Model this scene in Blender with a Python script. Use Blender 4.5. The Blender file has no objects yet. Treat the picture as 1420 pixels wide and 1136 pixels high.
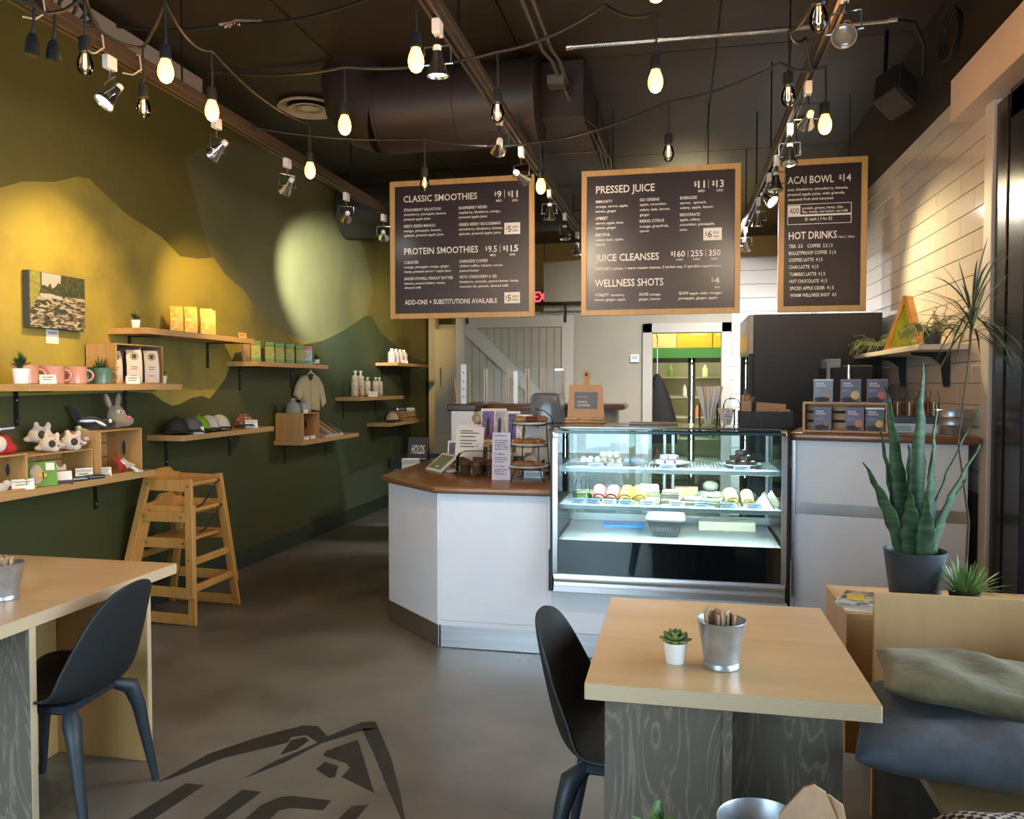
import bpy, bmesh, math, random
from mathutils import Vector, Matrix, Euler
R = random.Random(7)
PI = math.pi
rad = math.radians
S = bpy.context.scene
COL = S.collection

# ---------------------------------------------------------------- camera
cam = bpy.data.cameras.new('camera')
cam.sensor_width = 36.0
cam.lens = 1100.0/1420.0*36.0
cam.clip_start = 0.05
co = bpy.data.objects.new('camera', cam); COL.objects.link(co)
co.location = (0, 0, 1.5)
co.rotation_euler = (rad(90-1.82), 0, rad(11.8))
S.camera = co

# ---------------------------------------------------------------- world, daylight, exposure
w = bpy.data.worlds.new('sky'); S.world = w; w.use_nodes = True
bg = w.node_tree.nodes['Background']
bg.inputs['Color'].default_value = (0.68, 0.84, 1.0, 1)
bg.inputs['Strength'].default_value = 7.0
S.view_settings.view_transform = 'Standard'
S.view_settings.look = 'None'
S.view_settings.exposure = 0.60
S.view_settings.gamma = 1.0
S.view_settings.use_curve_mapping = False
S.cycles.use_denoising = True
S.cycles.max_bounces = 8
S.cycles.diffuse_bounces = 4
S.cycles.glossy_bounces = 4
S.cycles.transmission_bounces = 6
S.cycles.transparent_max_bounces = 16
S.cycles.sample_clamp_indirect = 6
S.cycles.caustics_reflective = False
S.cycles.caustics_refractive = False

def light(name, kind, loc, energy, color, size=0.05, target=None, spot=None, blend=0.6, rect=None, portal=False):
    d = bpy.data.lights.new(name, kind)
    d.energy = energy; d.color = color
    if kind == 'AREA':
        d.shape = 'RECTANGLE'; d.size, d.size_y = rect
        if portal: d.cycles.is_portal = True
    else:
        d.shadow_soft_size = size
    if kind == 'SPOT':
        d.spot_size = rad(spot); d.spot_blend = blend
    o = bpy.data.objects.new(name, d); COL.objects.link(o); o.location = loc
    if target is not None:
        o.rotation_euler = (Vector(target)-Vector(loc)).to_track_quat('-Z', 'Y').to_euler()
    return o

# daylight enters through the storefront glazing behind the viewer and the glazed side wall
light('storefront_portal', 'AREA', (-1.85, -1.75, 1.55), 1, (1, 1, 1), rect=(3.1, 2.8), target=(-1.85, 3, 1.55), portal=True)
light('side_portal', 'AREA', (1.62, 1.0, 1.4), 1, (1, 1, 1), rect=(5.0, 2.7), target=(-3, 1.0, 1.4), portal=True)

# ---------------------------------------------------------------- materials
MT = {}
def nt_mat(name):
    m = bpy.data.materials.new(name); m.use_nodes = True
    MT[name] = m
    return m, m.node_tree, m.node_tree.nodes['Principled BSDF']
def mat(name, col, rough=0.5, metal=0.0, col2=None, scale=(8, 8, 8), detail=4, fac=(0.35, 0.65), bump=0.0, bscale=None, em=None, es=0, coat=0, rvar=0, sub=0, sheen=0):
    if name in MT: return MT[name]
    m, t, b = nt_mat(name)
    b.inputs['Base Color'].default_value = (*col, 1)
    b.inputs['Roughness'].default_value = rough
    b.inputs['Metallic'].default_value = metal
    if coat: b.inputs['Coat Weight'].default_value = coat; b.inputs['Coat Roughness'].default_value = 0.15
    if sheen: b.inputs['Sheen Weight'].default_value = sheen
    if em:
        b.inputs['Emission Color'].default_value = (*em, 1); b.inputs['Emission Strength'].default_value = es
    if col2 or bump or rvar:
        tc = t.nodes.new('ShaderNodeTexCoord'); mp = t.nodes.new('ShaderNodeMapping')
        mp.inputs['Scale'].default_value = scale
        t.links.new(tc.outputs['Object'], mp.inputs['Vector'])
        n = t.nodes.new('ShaderNodeTexNoise'); n.inputs['Scale'].default_value = 1.0; n.inputs['Detail'].default_value = detail
        n.inputs['Roughness'].default_value = 0.6
        t.links.new(mp.outputs['Vector'], n.inputs['Vector'])
        mr = t.nodes.new('ShaderNodeMapRange'); mr.inputs['From Min'].default_value = fac[0]; mr.inputs['From Max'].default_value = fac[1]
        t.links.new(n.outputs['Fac'], mr.inputs['Value'])
        if col2:
            mx = t.nodes.new('ShaderNodeMix'); mx.data_type = 'RGBA'
            mx.inputs['A'].default_value = (*col, 1); mx.inputs['B'].default_value = (*col2, 1)
            t.links.new(mr.outputs['Result'], mx.inputs['Factor']); t.links.new(mx.outputs['Result'], b.inputs['Base Color'])
        if rvar:
            r2 = t.nodes.new('ShaderNodeMapRange'); r2.inputs['To Min'].default_value = rough-rvar; r2.inputs['To Max'].default_value = rough+rvar
            t.links.new(mr.outputs['Result'], r2.inputs['Value']); t.links.new(r2.outputs['Result'], b.inputs['Roughness'])
        if bump:
            bp = t.nodes.new('ShaderNodeBump'); bp.inputs['Strength'].default_value = bump; bp.inputs['Distance'].default_value = 0.01
            src = n
            if bscale:
                m2 = t.nodes.new('ShaderNodeMapping'); m2.inputs['Scale'].default_value = bscale
                t.links.new(tc.outputs['Object'], m2.inputs['Vector'])
                src = t.nodes.new('ShaderNodeTexNoise'); src.inputs['Scale'].default_value = 1.0; src.inputs['Detail'].default_value = 3
                t.links.new(m2.outputs['Vector'], src.inputs['Vector'])
            t.links.new(src.outputs['Fac'], bp.inputs['Height']); t.links.new(bp.outputs['Normal'], b.inputs['Normal'])
    return m
def wood(name, c1, c2, rough=0.4, axis=0, bump=0.05, f=1.0, coat=0.0):
    sc = [26*f, 26*f, 26*f]; sc[axis] = 1.6*f
    return mat(name, c1, rough, 0, c2, tuple(sc), 6, (0.3, 0.7), bump, coat=coat)
def glass(name, tint=(1, 1, 1), rough=0.0, ior=1.45, mixf=None):
    # thin sheet glass: fresnel mix of see-through and mirror reflection
    if name in MT: return MT[name]
    m = bpy.data.materials.new(name); m.use_nodes = True; MT[name] = m
    t = m.node_tree; t.nodes.clear()
    o = t.nodes.new('ShaderNodeOutputMaterial'); mx = t.nodes.new('ShaderNodeMixShader')
    tr = t.nodes.new('ShaderNodeBsdfTransparent'); tr.inputs['Color'].default_value = (*tint, 1)
    gl = t.nodes.new('ShaderNodeBsdfGlossy'); gl.inputs['Roughness'].default_value = rough
    fr = t.nodes.new('ShaderNodeFresnel'); fr.inputs['IOR'].default_value = ior
    t.links.new(fr.outputs['Fac'], mx.inputs['Fac'])
    t.links.new(tr.outputs['BSDF'], mx.inputs[1]); t.links.new(gl.outputs['BSDF'], mx.inputs[2])
    t.links.new(mx.outputs['Shader'], o.inputs['Surface'])
    return m
def plyedge(name='ply_edge'):
    if name in MT: return MT[name]
    m, t, b = nt_mat(name)
    tc = t.nodes.new('ShaderNodeTexCoord'); sx = t.nodes.new('ShaderNodeSeparateXYZ'); t.links.new(tc.outputs['Object'], sx.inputs['Vector'])
    mu = t.nodes.new('ShaderNodeMath'); mu.operation = 'MULTIPLY'; mu.inputs[1].default_value = 1300
    t.links.new(sx.outputs['Z'], mu.inputs[0])
    sn = t.nodes.new('ShaderNodeMath'); sn.operation = 'SINE'; t.links.new(mu.outputs[0], sn.inputs[0])
    mr = t.nodes.new('ShaderNodeMapRange'); mr.inputs['From Min'].default_value = -1; t.links.new(sn.outputs[0], mr.inputs['Value'])
    mx = t.nodes.new('ShaderNodeMix'); mx.data_type = 'RGBA'
    mx.inputs['A'].default_value = (0.50, 0.355, 0.215, 1); mx.inputs['B'].default_value = (0.62, 0.465, 0.30, 1)
    t.links.new(mr.outputs['Result'], mx.inputs['Factor']); t.links.new(mx.outputs['Result'], b.inputs['Base Color'])
    b.inputs['Roughness'].default_value = 0.6
    return m

BLACK = mat('black_plastic', (0.012, 0.013, 0.015), 0.38)
BLACKM = mat('black_metal', (0.012, 0.012, 0.013), 0.35, 0.6)
CHAIRM = mat('chair_shell', (0.009, 0.010, 0.011), 0.55, bump=0.03, scale=(300, 300, 300))
CHAIRL = mat('chair_frame', (0.020, 0.027, 0.036), 0.5, bump=0.03, scale=(300, 300, 300))
CHROME = mat('chrome', (0.75, 0.75, 0.76), 0.16, 1.0)
STEEL = mat('brushed_steel', (0.60, 0.61, 0.63), 0.32, 1.0, (0.50, 0.51, 0.53), (2, 60, 60))
GALV = mat('galvanised_metal', (0.36, 0.39, 0.43), 0.34, 0.75, (0.48, 0.51, 0.55), (25, 25, 25))
WHITE = mat('white_paint', (0.78, 0.78, 0.78), 0.45)
PLAST = mat('white_plastic', (0.80, 0.80, 0.80), 0.3)
CERAM = mat('white_ceramic', (0.82, 0.81, 0.79), 0.18)
PANEL = mat('counter_laminate', (0.77, 0.78, 0.83), 0.35, 0, (0.73, 0.74, 0.80), (3, 3, 3), bump=0.02)
PAPER = mat('white_card', (0.80, 0.76, 0.68), 0.7)
INK = mat('dark_ink', (0.05, 0.05, 0.06), 0.7)
BIRCH = wood('birch_ply', (0.58, 0.37, 0.175), (0.65, 0.43, 0.22), 0.26, 0, 0.01, 0.4, coat=0.15)
BIRCHV = wood('birch_ply_bench', (0.60, 0.37, 0.17), (0.68, 0.44, 0.22), 0.38, 2, 0.01, 0.4)
BIRCHD = wood('birch_ply_inner', (0.56, 0.33, 0.12), (0.62, 0.38, 0.16), 0.45, 2, 0.01, 0.4)
SHELFW = wood('shelf_oak', (0.56, 0.34, 0.14), (0.42, 0.24, 0.09), 0.45, 1, 0.04)
FRAMEW = wood('frame_oak', (0.60, 0.36, 0.14), (0.50, 0.28, 0.10), 0.45, 2, 0.03)
CRATEW = wood('crate_pine', (0.58, 0.34, 0.13), (0.42, 0.22, 0.07), 0.55, 2, 0.05)
COUNTW = wood('counter_walnut', (0.155, 0.070, 0.032), (0.235, 0.110, 0.052), 0.28, 0, 0.03, coat=0.3)
HIGHW = wood('highchair_beech', (0.58, 0.29, 0.075), (0.48, 0.22, 0.05), 0.4, 2, 0.03)
PLYE = plyedge()
GLASS = glass('clear_glass', (0.975, 0.985, 0.985), ior=1.13)
CGLASS = glass('case_glass', (0.86, 0.955, 0.965), ior=1.6)
WGLASS = glass('window_glass', (0.93, 0.96, 0.95))
SOIL = mat('soil', (0.03, 0.02, 0.012), 0.9)

def stain(name):
    if name in MT: return MT[name]
    m, t, b = nt_mat(name)
    tc = t.nodes.new('ShaderNodeTexCoord'); mp = t.nodes.new('ShaderNodeMapping'); mp.inputs['Scale'].default_value = (5, 5, 1.1)
    t.links.new(tc.outputs['Object'], mp.inputs['Vector'])
    n = t.nodes.new('ShaderNodeTexNoise'); n.inputs['Scale'].default_value = 2; n.inputs['Detail'].default_value = 5; n.inputs['Distortion'].default_value = 1.6
    t.links.new(mp.outputs['Vector'], n.inputs['Vector'])
    v = t.nodes.new('ShaderNodeMath'); v.operation = 'MULTIPLY'; v.inputs[1].default_value = 42
    t.links.new(n.outputs['Fac'], v.inputs[0])
    sn = t.nodes.new('ShaderNodeMath'); sn.operation = 'SINE'; t.links.new(v.outputs[0], sn.inputs[0])
    cr = t.nodes.new('ShaderNodeValToRGB'); t.links.new(sn.outputs[0], cr.inputs['Fac'])
    e = cr.color_ramp.elements
    e[0].position = 0.0; e[0].color = (0.125, 0.102, 0.078, 1); e[1].position = 1.0; e[1].color = (0.215, 0.178, 0.130, 1)
    q = cr.color_ramp.elements.new(0.72); q.color = (0.142, 0.116, 0.089, 1)
    t.links.new(cr.outputs['Color'], b.inputs['Base Color']); b.inputs['Roughness'].default_value = 0.5
    return m
STAIN = stain('grey_stained_ply')

# ---------------------------------------------------------------- mesh helpers
class MB:
    def __init__(s): s.bm = bmesh.new(); s.M = Matrix.Identity(4)
    def _x(s, vs, M=None):
        MM = s.M @ (M if M is not None else Matrix.Identity(4))
        for v in vs: v.co = MM @ v.co
    def box(s, x0, x1, y0, y1, z0, z1, bev=0, M=None, seg=1):
        r = bmesh.ops.create_cube(s.bm, size=1.0); vs = r['verts']
        for v in vs:
            v.co = Vector((x0 if v.co.x < 0 else x1, y0 if v.co.y < 0 else y1, z0 if v.co.z < 0 else z1))
        if bev:
            ed = list({e for v in vs for e in v.link_edges})
            r = bmesh.ops.bevel(s.bm, geom=ed, offset=bev, segments=seg, profile=0.7, affect='EDGES')
            vs = list({v for f in r['faces'] for v in f.verts} | {v for v in vs if v.is_valid})
        s._x(vs, M); return s
    def ring(s, pts): return [s.bm.verts.new(p) for p in pts]
    def rings(s, rs, closed=True, caps=True, M=None):
        vr = [s.ring(r) for r in rs]; n = len(vr[0])
        for a, b in zip(vr, vr[1:]):
            for i in range(n if closed else n-1):
                try: s.bm.faces.new((a[i], a[(i+1) % n], b[(i+1) % n], b[i]))
                except ValueError: pass
        if caps and closed:
            s.bm.faces.new(list(reversed(vr[0]))); s.bm.faces.new(vr[-1])
        s._x([v for r in vr for v in r], M); return s
    def cyl(s, p0, p1, r0, r1=None, n=12, M=None):
        return s.tube([p0, p1], [r0, r1 if r1 is not None else r0], n, M)
    def tube(s, pts, r, n=6, M=None, flat=1.0):
        pts = [Vector(p) for p in pts]
        if not isinstance(r, (list, tuple)): r = [r]*len(pts)
        rs = []; up = None
        for i, p in enumerate(pts):
            a = pts[max(i-1, 0)]; b = pts[min(i+1, len(pts)-1)]
            t = (b-a).normalized() if (b-a).length > 1e-9 else Vector((0, 0, 1))
            if up is None: up = Vector((0, 0, 1)) if abs(t.z) < 0.9 else Vector((0, 1, 0))
            sd = t.cross(up)
            if sd.length < 1e-4: sd = t.cross(Vector((1, 0, 0)))
            sd.normalize(); u = sd.cross(t).normalized(); up = u
            rs.append([p + sd*math.cos(2*PI*k/n)*r[i] + u*math.sin(2*PI*k/n)*r[i]*flat for k in range(n)])
        return s.rings(rs, M=M)
    def lathe(s, prof, n=20, M=None, c=(0, 0, 0), caps=True):
        return s.rings([[Vector((c[0]+r*math.cos(2*PI*k/n), c[1]+r*math.sin(2*PI*k/n), c[2]+z)) for k in range(n)] for r, z in prof], caps=caps, M=M)
    def prism(s, poly, a, b, axis='z', M=None):
        def P(u, v, w):
            return Vector((u, v, w)) if axis == 'z' else Vector((w, u, v)) if axis == 'x' else Vector((u, w, v))
        va = s.ring([P(u, v, a) for u, v in poly]); vb = s.ring([P(u, v, b) for u, v in poly]); n = len(poly)
        s.bm.faces.new(va); s.bm.faces.new(list(reversed(vb)))
        for i in range(n): s.bm.faces.new((va[i], vb[i], vb[(i+1) % n], va[(i+1) % n]))
        s._x(va+vb, M); return s
    def ball(s, c, r, M=None, sub=2, rot=None):
        if not isinstance(r, (list, tuple)): r = (r, r, r)
        q = bmesh.ops.create_icosphere(s.bm, subdivisions=sub, radius=1.0)['verts']
        L = Matrix.Translation(c) @ (rot.to_matrix().to_4x4() if rot else Matrix.Identity(4)) @ Matrix.Diagonal((*r, 1))
        for v in q: v.co = L @ v.co
        s._x(q, M); return s
    def face(s, pts, M=None):
        v = s.ring([Vector(p) for p in pts]); s.bm.faces.new(v); s._x(v, M); return s
    def leaf(s, base, d, L, w, droop=0.3, n=5, up=(0, 0, 1), thick=0.0, fold=0.0):
        d = Vector(d).normalized(); g = Vector((0, 0, -1)); p = Vector(base); rows = []
        side = d.cross(Vector(up))
        if side.length < 1e-3: side = Vector((1, 0, 0))
        side.normalize()
        for i in range(n+1):
            t = i/n; ww = w*max(0.02, math.sin(PI*(0.12+0.88*t))**0.7 if t > 0.02 else 0.45)
            rows.append((p.copy(), ww)); d = (d + g*droop/n).normalized(); p = p + d*(L/n)
        vs = []
        for q, ww in rows: vs.append([s.bm.verts.new(q-side*ww), s.bm.verts.new(q+Vector((0, 0, -fold*ww))), s.bm.verts.new(q+side*ww)])
        for a, b in zip(vs, vs[1:]):
            for k in (0, 1): s.bm.faces.new((a[k], a[k+1], b[k+1], b[k]))
        s._x([v for r in vs for v in r]); return s
    def text(s, body, x0, x1, z, cap, M=None, y=0.0):
        cu = bpy.data.curves.new('t', 'FONT'); cu.body = body; cu.size = 1.0; cu.resolution_u = 2; cu.offset = 0.012
        if set(body) <= set('1.5') and '1' in body: cu.space_character = 0.8
        o = bpy.data.objects.new('t', cu); me = bpy.data.meshes.new_from_object(o)
        xs = [v.co.x for v in me.vertices]
        if xs:
            a, b = min(xs), max(xs); k = (x1-x0)/max(b-a, 1e-6) if x1 is not None else cap/0.73*0.8
            n0 = len(s.bm.verts); s.bm.from_mesh(me); s.bm.verts.ensure_lookup_table()
            vs = s.bm.verts[n0:]
            for v in vs: v.co = Vector((x0+(v.co.x-a)*k, y, z+v.co.y*cap/0.70))
            s._x(vs, M)
        bpy.data.objects.remove(o); bpy.data.curves.remove(cu); bpy.data.meshes.remove(me); return s
    def build(s, name, m, parent=None, smooth=35, loc=None, rz=0, fixn=True):
        if fixn: bmesh.ops.recalc_face_normals(s.bm, faces=s.bm.faces)
        me = bpy.data.meshes.new(name); s.bm.to_mesh(me); s.bm.free()
        if smooth:
            for p in me.polygons: p.use_smooth = True
            me.set_sharp_from_angle(angle=rad(smooth))
        if m: me.materials.append(m)
        o = bpy.data.objects.new(name, me); COL.objects.link(o)
        if parent: o.parent = parent
        if loc: o.location = loc
        if rz: o.rotation_euler = (0, 0, rad(rz))
        return o

def tag(o, label, cat, group=None, kind=None):
    if label: o['label'] = label
    if cat: o['category'] = cat
    if group: o['group'] = group
    if kind: o['kind'] = kind
    return o
def thing(name, label, cat, loc=(0, 0, 0), rz=0, group=None):
    o = bpy.data.objects.new(name, None); COL.objects.link(o); o.empty_display_size = 0.05
    o.location = loc; o.rotation_euler = (0, 0, rad(rz))
    return tag(o, label, cat, group)
def struct(name, mb, m, parent=None, **k):
    o = mb.build(name, m, parent, **k)
    if not parent: o['kind'] = 'structure'
    return o
def B(*a, **k): return MB().box(*a, **k)
def dup(root, loc, rz, label, group=None, mats=None):
    r = root.copy(); COL.objects.link(r); r.location = loc; r.rotation_euler = (0, 0, rad(rz)); r['label'] = label
    if group: r['group'] = group
    for ch in list(root.children):
        c = ch.copy(); COL.objects.link(c); c.parent = r
        for g in list(ch.children):
            d = g.copy(); COL.objects.link(d); d.parent = c
    return r

# ================================================================ ROOM SHELL
CEIL = 3.65
FLOORM = mat('polished_concrete', (0.080, 0.073, 0.060), 0.36, 0, (0.205, 0.190, 0.160), (1.7, 1.7, 1.7), 12, (0.30, 0.72), 0.05, rvar=0.10)
struct('floor', B(-3.6, 3.2, -2.2, 12.2, -0.12, 0), FLOORM)
CEILM = mat('ceiling_black', (0.030, 0.021, 0.013), 0.55, 0, (0.052, 0.039, 0.026), (1.4, 1.4, 1.4), 6, (0.3, 0.75), 0.1)
c_ = struct('ceiling', B(-3.6, 1.6, -1.9, 12.2, CEIL+0.02, CEIL+0.14), CEILM)
for i in range(4):
    for j in range(6):
        x0, x1 = -3.48+i*1.235, -3.48+(i+1)*1.235; y0, y1 = -1.6+j*2.3, -1.6+(j+1)*2.3
        B(x0+0.006, x1-0.006, y0+0.006, y1-0.006, CEIL, CEIL+0.02).build('panel', CEILM, c_)

# left wall with its painted mural
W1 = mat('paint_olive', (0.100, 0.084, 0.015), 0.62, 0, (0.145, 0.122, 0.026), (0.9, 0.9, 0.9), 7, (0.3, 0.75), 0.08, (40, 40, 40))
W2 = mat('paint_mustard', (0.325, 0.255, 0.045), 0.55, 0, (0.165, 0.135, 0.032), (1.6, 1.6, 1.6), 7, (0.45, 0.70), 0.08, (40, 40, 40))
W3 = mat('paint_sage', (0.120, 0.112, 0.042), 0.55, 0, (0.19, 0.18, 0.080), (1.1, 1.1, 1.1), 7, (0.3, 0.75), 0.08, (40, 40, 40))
W4 = mat('paint_forest', (0.055, 0.056, 0.012), 0.60, 0, (0.042, 0.046, 0.012), (1.1, 1.1, 1.1), 6, (0.3, 0.7), 0.08, (40, 40, 40))
W4b = mat('paint_forest_teal', (0.048, 0.064, 0.024), 0.60, 0, (0.040, 0.054, 0.022), (1.1, 1.1, 1.1), 6, (0.3, 0.7), 0.08, (40, 40, 40))
W5 = mat('paint_teal', (0.070, 0.100, 0.060), 0.60, 0, (0.055, 0.082, 0.052), (1.1, 1.1, 1.1), 6, (0.3, 0.7), 0.05)
wl = struct('wall_left', B(-3.62, -3.48, -1.9, 12.2, 0, CEIL), W1)
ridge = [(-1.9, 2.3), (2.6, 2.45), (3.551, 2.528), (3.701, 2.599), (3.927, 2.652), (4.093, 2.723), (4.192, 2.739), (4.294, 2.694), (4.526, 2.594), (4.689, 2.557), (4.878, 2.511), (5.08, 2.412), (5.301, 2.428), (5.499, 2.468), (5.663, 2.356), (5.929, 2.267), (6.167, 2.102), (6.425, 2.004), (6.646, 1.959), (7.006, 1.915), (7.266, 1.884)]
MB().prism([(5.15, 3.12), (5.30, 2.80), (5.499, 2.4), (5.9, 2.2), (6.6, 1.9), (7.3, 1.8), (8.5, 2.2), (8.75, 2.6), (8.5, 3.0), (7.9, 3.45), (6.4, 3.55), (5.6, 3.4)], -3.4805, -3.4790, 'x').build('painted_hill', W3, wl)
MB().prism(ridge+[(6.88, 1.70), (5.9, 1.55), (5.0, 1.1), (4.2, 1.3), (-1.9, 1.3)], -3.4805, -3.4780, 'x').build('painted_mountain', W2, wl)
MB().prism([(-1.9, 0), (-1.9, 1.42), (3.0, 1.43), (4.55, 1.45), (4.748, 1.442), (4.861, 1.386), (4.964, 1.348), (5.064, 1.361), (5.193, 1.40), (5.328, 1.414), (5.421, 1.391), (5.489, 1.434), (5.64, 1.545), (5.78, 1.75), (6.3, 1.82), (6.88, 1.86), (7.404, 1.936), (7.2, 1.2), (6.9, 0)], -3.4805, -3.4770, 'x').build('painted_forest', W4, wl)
MB().prism([(6.9, 0), (7.2, 1.2), (7.404, 1.936), (7.926, 2.078), (8.519, 2.283), (8.703, 2.288), (8.99, 2.112), (9.854, 1.889), (11, 1.78), (12, 1.7), (12, 0)], -3.4805, -3.4770, 'x').build('painted_forest', W4b, wl)
MB().prism([(7.66, 0.98), (7.84, 0.98), (8.135, 0.14), (7.94, 0.14)], -3.4775, -3.4760, 'x').build('painted_stripe', W5, wl)
MB().prism([(8.06, 0.14), (8.02, 0.52), (8.98, 0.56), (9.4, 0.2), (9.4, 0.14)], -3.4775, -3.4762, 'x').build('painted_block', W5, wl)
struct('baseboard_left', B(-3.48, -3.462, -1.9, 10.9, 0.0, 0.15, 0.004), mat('baseboard_green', (0.028, 0.042, 0.028), 0.35))
struct('trim_1', B(-3.30, -3.22, 0.2, 4.98, 3.505, 3.60), mat('pale_beam', (0.55, 0.42, 0.32), 0.6))
struct('trim_2', B(-3.44, -3.34, 10.72, 10.86, 0, 3.2), mat('pale_post', (0.42, 0.37, 0.25), 0.5))

# right wall: glossy long white tiles laid in half bond
TILE = mat('glazed_tile', (0.66, 0.60, 0.53), 0.07, 0, (0.62, 0.565, 0.50), (2, 2, 2), coat=0.3)
GROUT = mat('grout', (0.16, 0.12, 0.09), 0.8)
wr = struct('wall_right', B(1.456, 1.62, 4.16, 9.5, 0, 3.03), GROUT)
me_full = None
row = 0
z = 0.96
while z < 3.0:
    y = 4.20 - (0.2 if row % 2 else 0)
    while y < 9.3:
        a, b = max(y, 4.2), min(y+0.4, 9.3)
        h = min(0.109, 3.03-z)
        if b-a > 0.03:
            if b-a > 0.399 and h > 0.108:
                if me_full is None:
                    o = B(-0.006, 0, 0.0018, 0.3982, 0.0018, 0.1072, 0.0012).build('tile', TILE, wr, smooth=0); me_full = o.data
                else:
                    o = bpy.data.objects.new('tile', me_full); COL.objects.link(o); o.parent = wr
                o.location = (1.456, a, z)
            else:
                o = B(-0.006, 0, 0.0018, b-a-0.0018, 0.0018, h-0.0018, 0.0012).build('tile', TILE, wr, smooth=0); o.location = (1.456, a, z)
            o.rotation_euler = (0, R.uniform(-0.0015, 0.0015), R.uniform(-0.0012, 0.0012))
        y += 0.4
    z += 0.109; row += 1
DARKW = mat('black_wall', (0.030, 0.022, 0.014), 0.6)
struct('wall_right', B(1.45, 1.62, -1.9, 12.2, 3.03, CEIL), DARKW)
struct('wall_right', B(1.45, 1.62, 9.5, 12.2, 0, 3.03), DARKW)
struct('trim_3', B(1.34, 1.62, -1.9, 4.42, 2.82, 3.03), mat('header_paint', (0.60, 0.50, 0.44), 0.5))
struct('trim_4', B(1.425, 1.62, 4.10, 4.20, 0, 2.83, 0.004), mat('post_paint', (0.50, 0.47, 0.46), 0.5))
struct('trim_5', B(1.436, 1.458, 4.195, 4.215, 1.2, 2.82, 0.002), STEEL)

# glazed side wall in black aluminium frame
ALU = mat('black_aluminium', (0.020, 0.022, 0.027), 0.22, 0.4)
w1 = struct('window_1', B(1.44, 1.58, 3.97, 4.10, 0, 2.80, 0.004), ALU)
for y0, y1 in ((3.78, 3.955), (1.85, 1.95), (-0.1, 0.0), (-1.7, -1.6)):
    B(1.445, 1.575, y0, y1, 0, 2.80, 0.004).build('mullion', ALU, w1)
B(1.445, 1.575, -1.6, 3.97, 2.68, 2.82, 0.004).build('head_frame', ALU, w1)
B(1.455, 1.565, -1.6, 3.97, 2.20, 2.28, 0.004).build('transom', ALU, w1)
B(1.445, 1.575, -1.6, 3.97, 0.0, 0.10, 0.004).build('sill_frame', ALU, w1)
for y0, y1 in ((1.95, 3.78), (0.0, 1.85), (-1.6, -0.1)):
    B(1.505, 1.515, y0, y1, 0.1, 2.2).build('pane', WGLASS, w1)
    B(1.505, 1.515, y0, y1, 2.28, 2.68).build('pane', WGLASS, w1)
# storefront behind the viewer
struct('wall_rear', B(-0.28, 1.62, -1.75, -1.6, 0, CEIL), mat('rear_wall', (0.10, 0.08, 0.07), 0.7))
struct('wall_rear', B(-3.62, -0.28, -1.75, -1.6, 2.95, CEIL), MT['rear_wall'])
w2 = struct('window_2', B(-3.48, -0.28, -1.72, -1.62, 2.85, 2.95), ALU)
for x in (-3.48, -2.45, -1.45, -0.60, -0.36):
    B(x, x+0.08, -1.72, -1.62, 0, 2.85).build('mullion', ALU, w2)
B(-3.48, -0.28, -1.72, -1.62, 0, 0.12).build('sill_frame', ALU, w2)
B(-3.4, -0.28, -1.675, -1.665, 0.12, 2.85).build('pane', WGLASS, w2)

# outside: pavement and a rock bank with greenery
struct('ground', B(-8, 8, -9, -1.9, -0.14, -0.02), mat('pavement', (0.30, 0.30, 0.30), 0.8, 0, (0.36, 0.36, 0.35), (3, 3, 3)))
struct('ground', B(1.62, 8, -1.9, 10, -0.14, -0.02), MT['pavement'])
mb = MB(); nx, nz = 60, 30
grid = [[mb.bm.verts.new((3.0+0.25*math.sin(i*1.7+j*0.6)*math.sin(j*1.1)+R.uniform(-0.16, 0.16)+0.02*j, 4.6+i*0.12, -0.1+j*0.11)) for j in range(nz)] for i in range(nx)]
for i in range(nx-1):
    for j in range(nz-1): mb.bm.faces.new((grid[i][j], grid[i+1][j], grid[i+1][j+1], grid[i][j+1]))
bank = mb.build('rock_bank', mat('bank_rock', (0.20, 0.21, 0.17), 0.9, 0, (0.42, 0.42, 0.38), (5, 5, 5), 8, bump=0.5), smooth=0)
tag(bank, 'grey rock bank with ivy seen outside through the side glazing', 'rock bank')
mb = MB()
for k in range(2600):
    i = R.uniform(0, 11.5); zz = R.uniform(0.2, 3.8)
    mb.leaf((2.78+R.uniform(-0.12, 0.1), 4.6+i*0.6, zz), (R.uniform(-1, 0.2), R.uniform(-1, 1), R.uniform(-0.8, 0.5)), R.uniform(0.05, 0.12), 0.028, 0.5, 2)
o = mb.build('ivy', mat('ivy_leaf', (0.10, 0.17, 0.04), 0.5, 0, (0.22, 0.30, 0.10), (9, 9, 9)), smooth=0, fixn=False)
tag(o, 'green ivy hanging over the rock bank outside the glazing', 'ivy', kind='stuff')

# back partition, doorway, shiplap and what lies beyond
TAUPE = mat('taupe_paint', (0.36, 0.335, 0.28), 0.55, 0, (0.33, 0.31, 0.26), (2, 2, 2))
TAUP2 = mat('taupe_trim', (0.44, 0.42, 0.38), 0.5)
wb = struct('wall_back', B(-1.53, -0.40, 9.30, 9.42, 0, 2.90), TAUPE)
B(-0.40, 0.59, 9.30, 9.42, 2.20, 2.90).build('panel', TAUPE, wb)
B(-1.56, 0.62, 9.26, 9.44, 2.90, 2.95, 0.004).build('cap', TAUP2, wb)
struct('wall_back', B(-1.55, -1.08, 9.24, 9.30, 2.36, 2.92), TAUPE)
d1 = struct('door_1', B(-0.40, -0.29, 9.26, 9.44, 0, 2.20, 0.004), TAUP2)
B(0.48, 0.59, 9.26, 9.44, 0, 2.20, 0.004).build('jamb', TAUP2, d1)
B(-0.40, 0.59, 9.26, 9.44, 2.09, 2.20, 0.004).build('lintel', TAUP2, d1)
wb2 = struct('wall_back', B(0.59, 1.456, 9.33, 9.44, 0, 2.94), WHITE)
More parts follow.
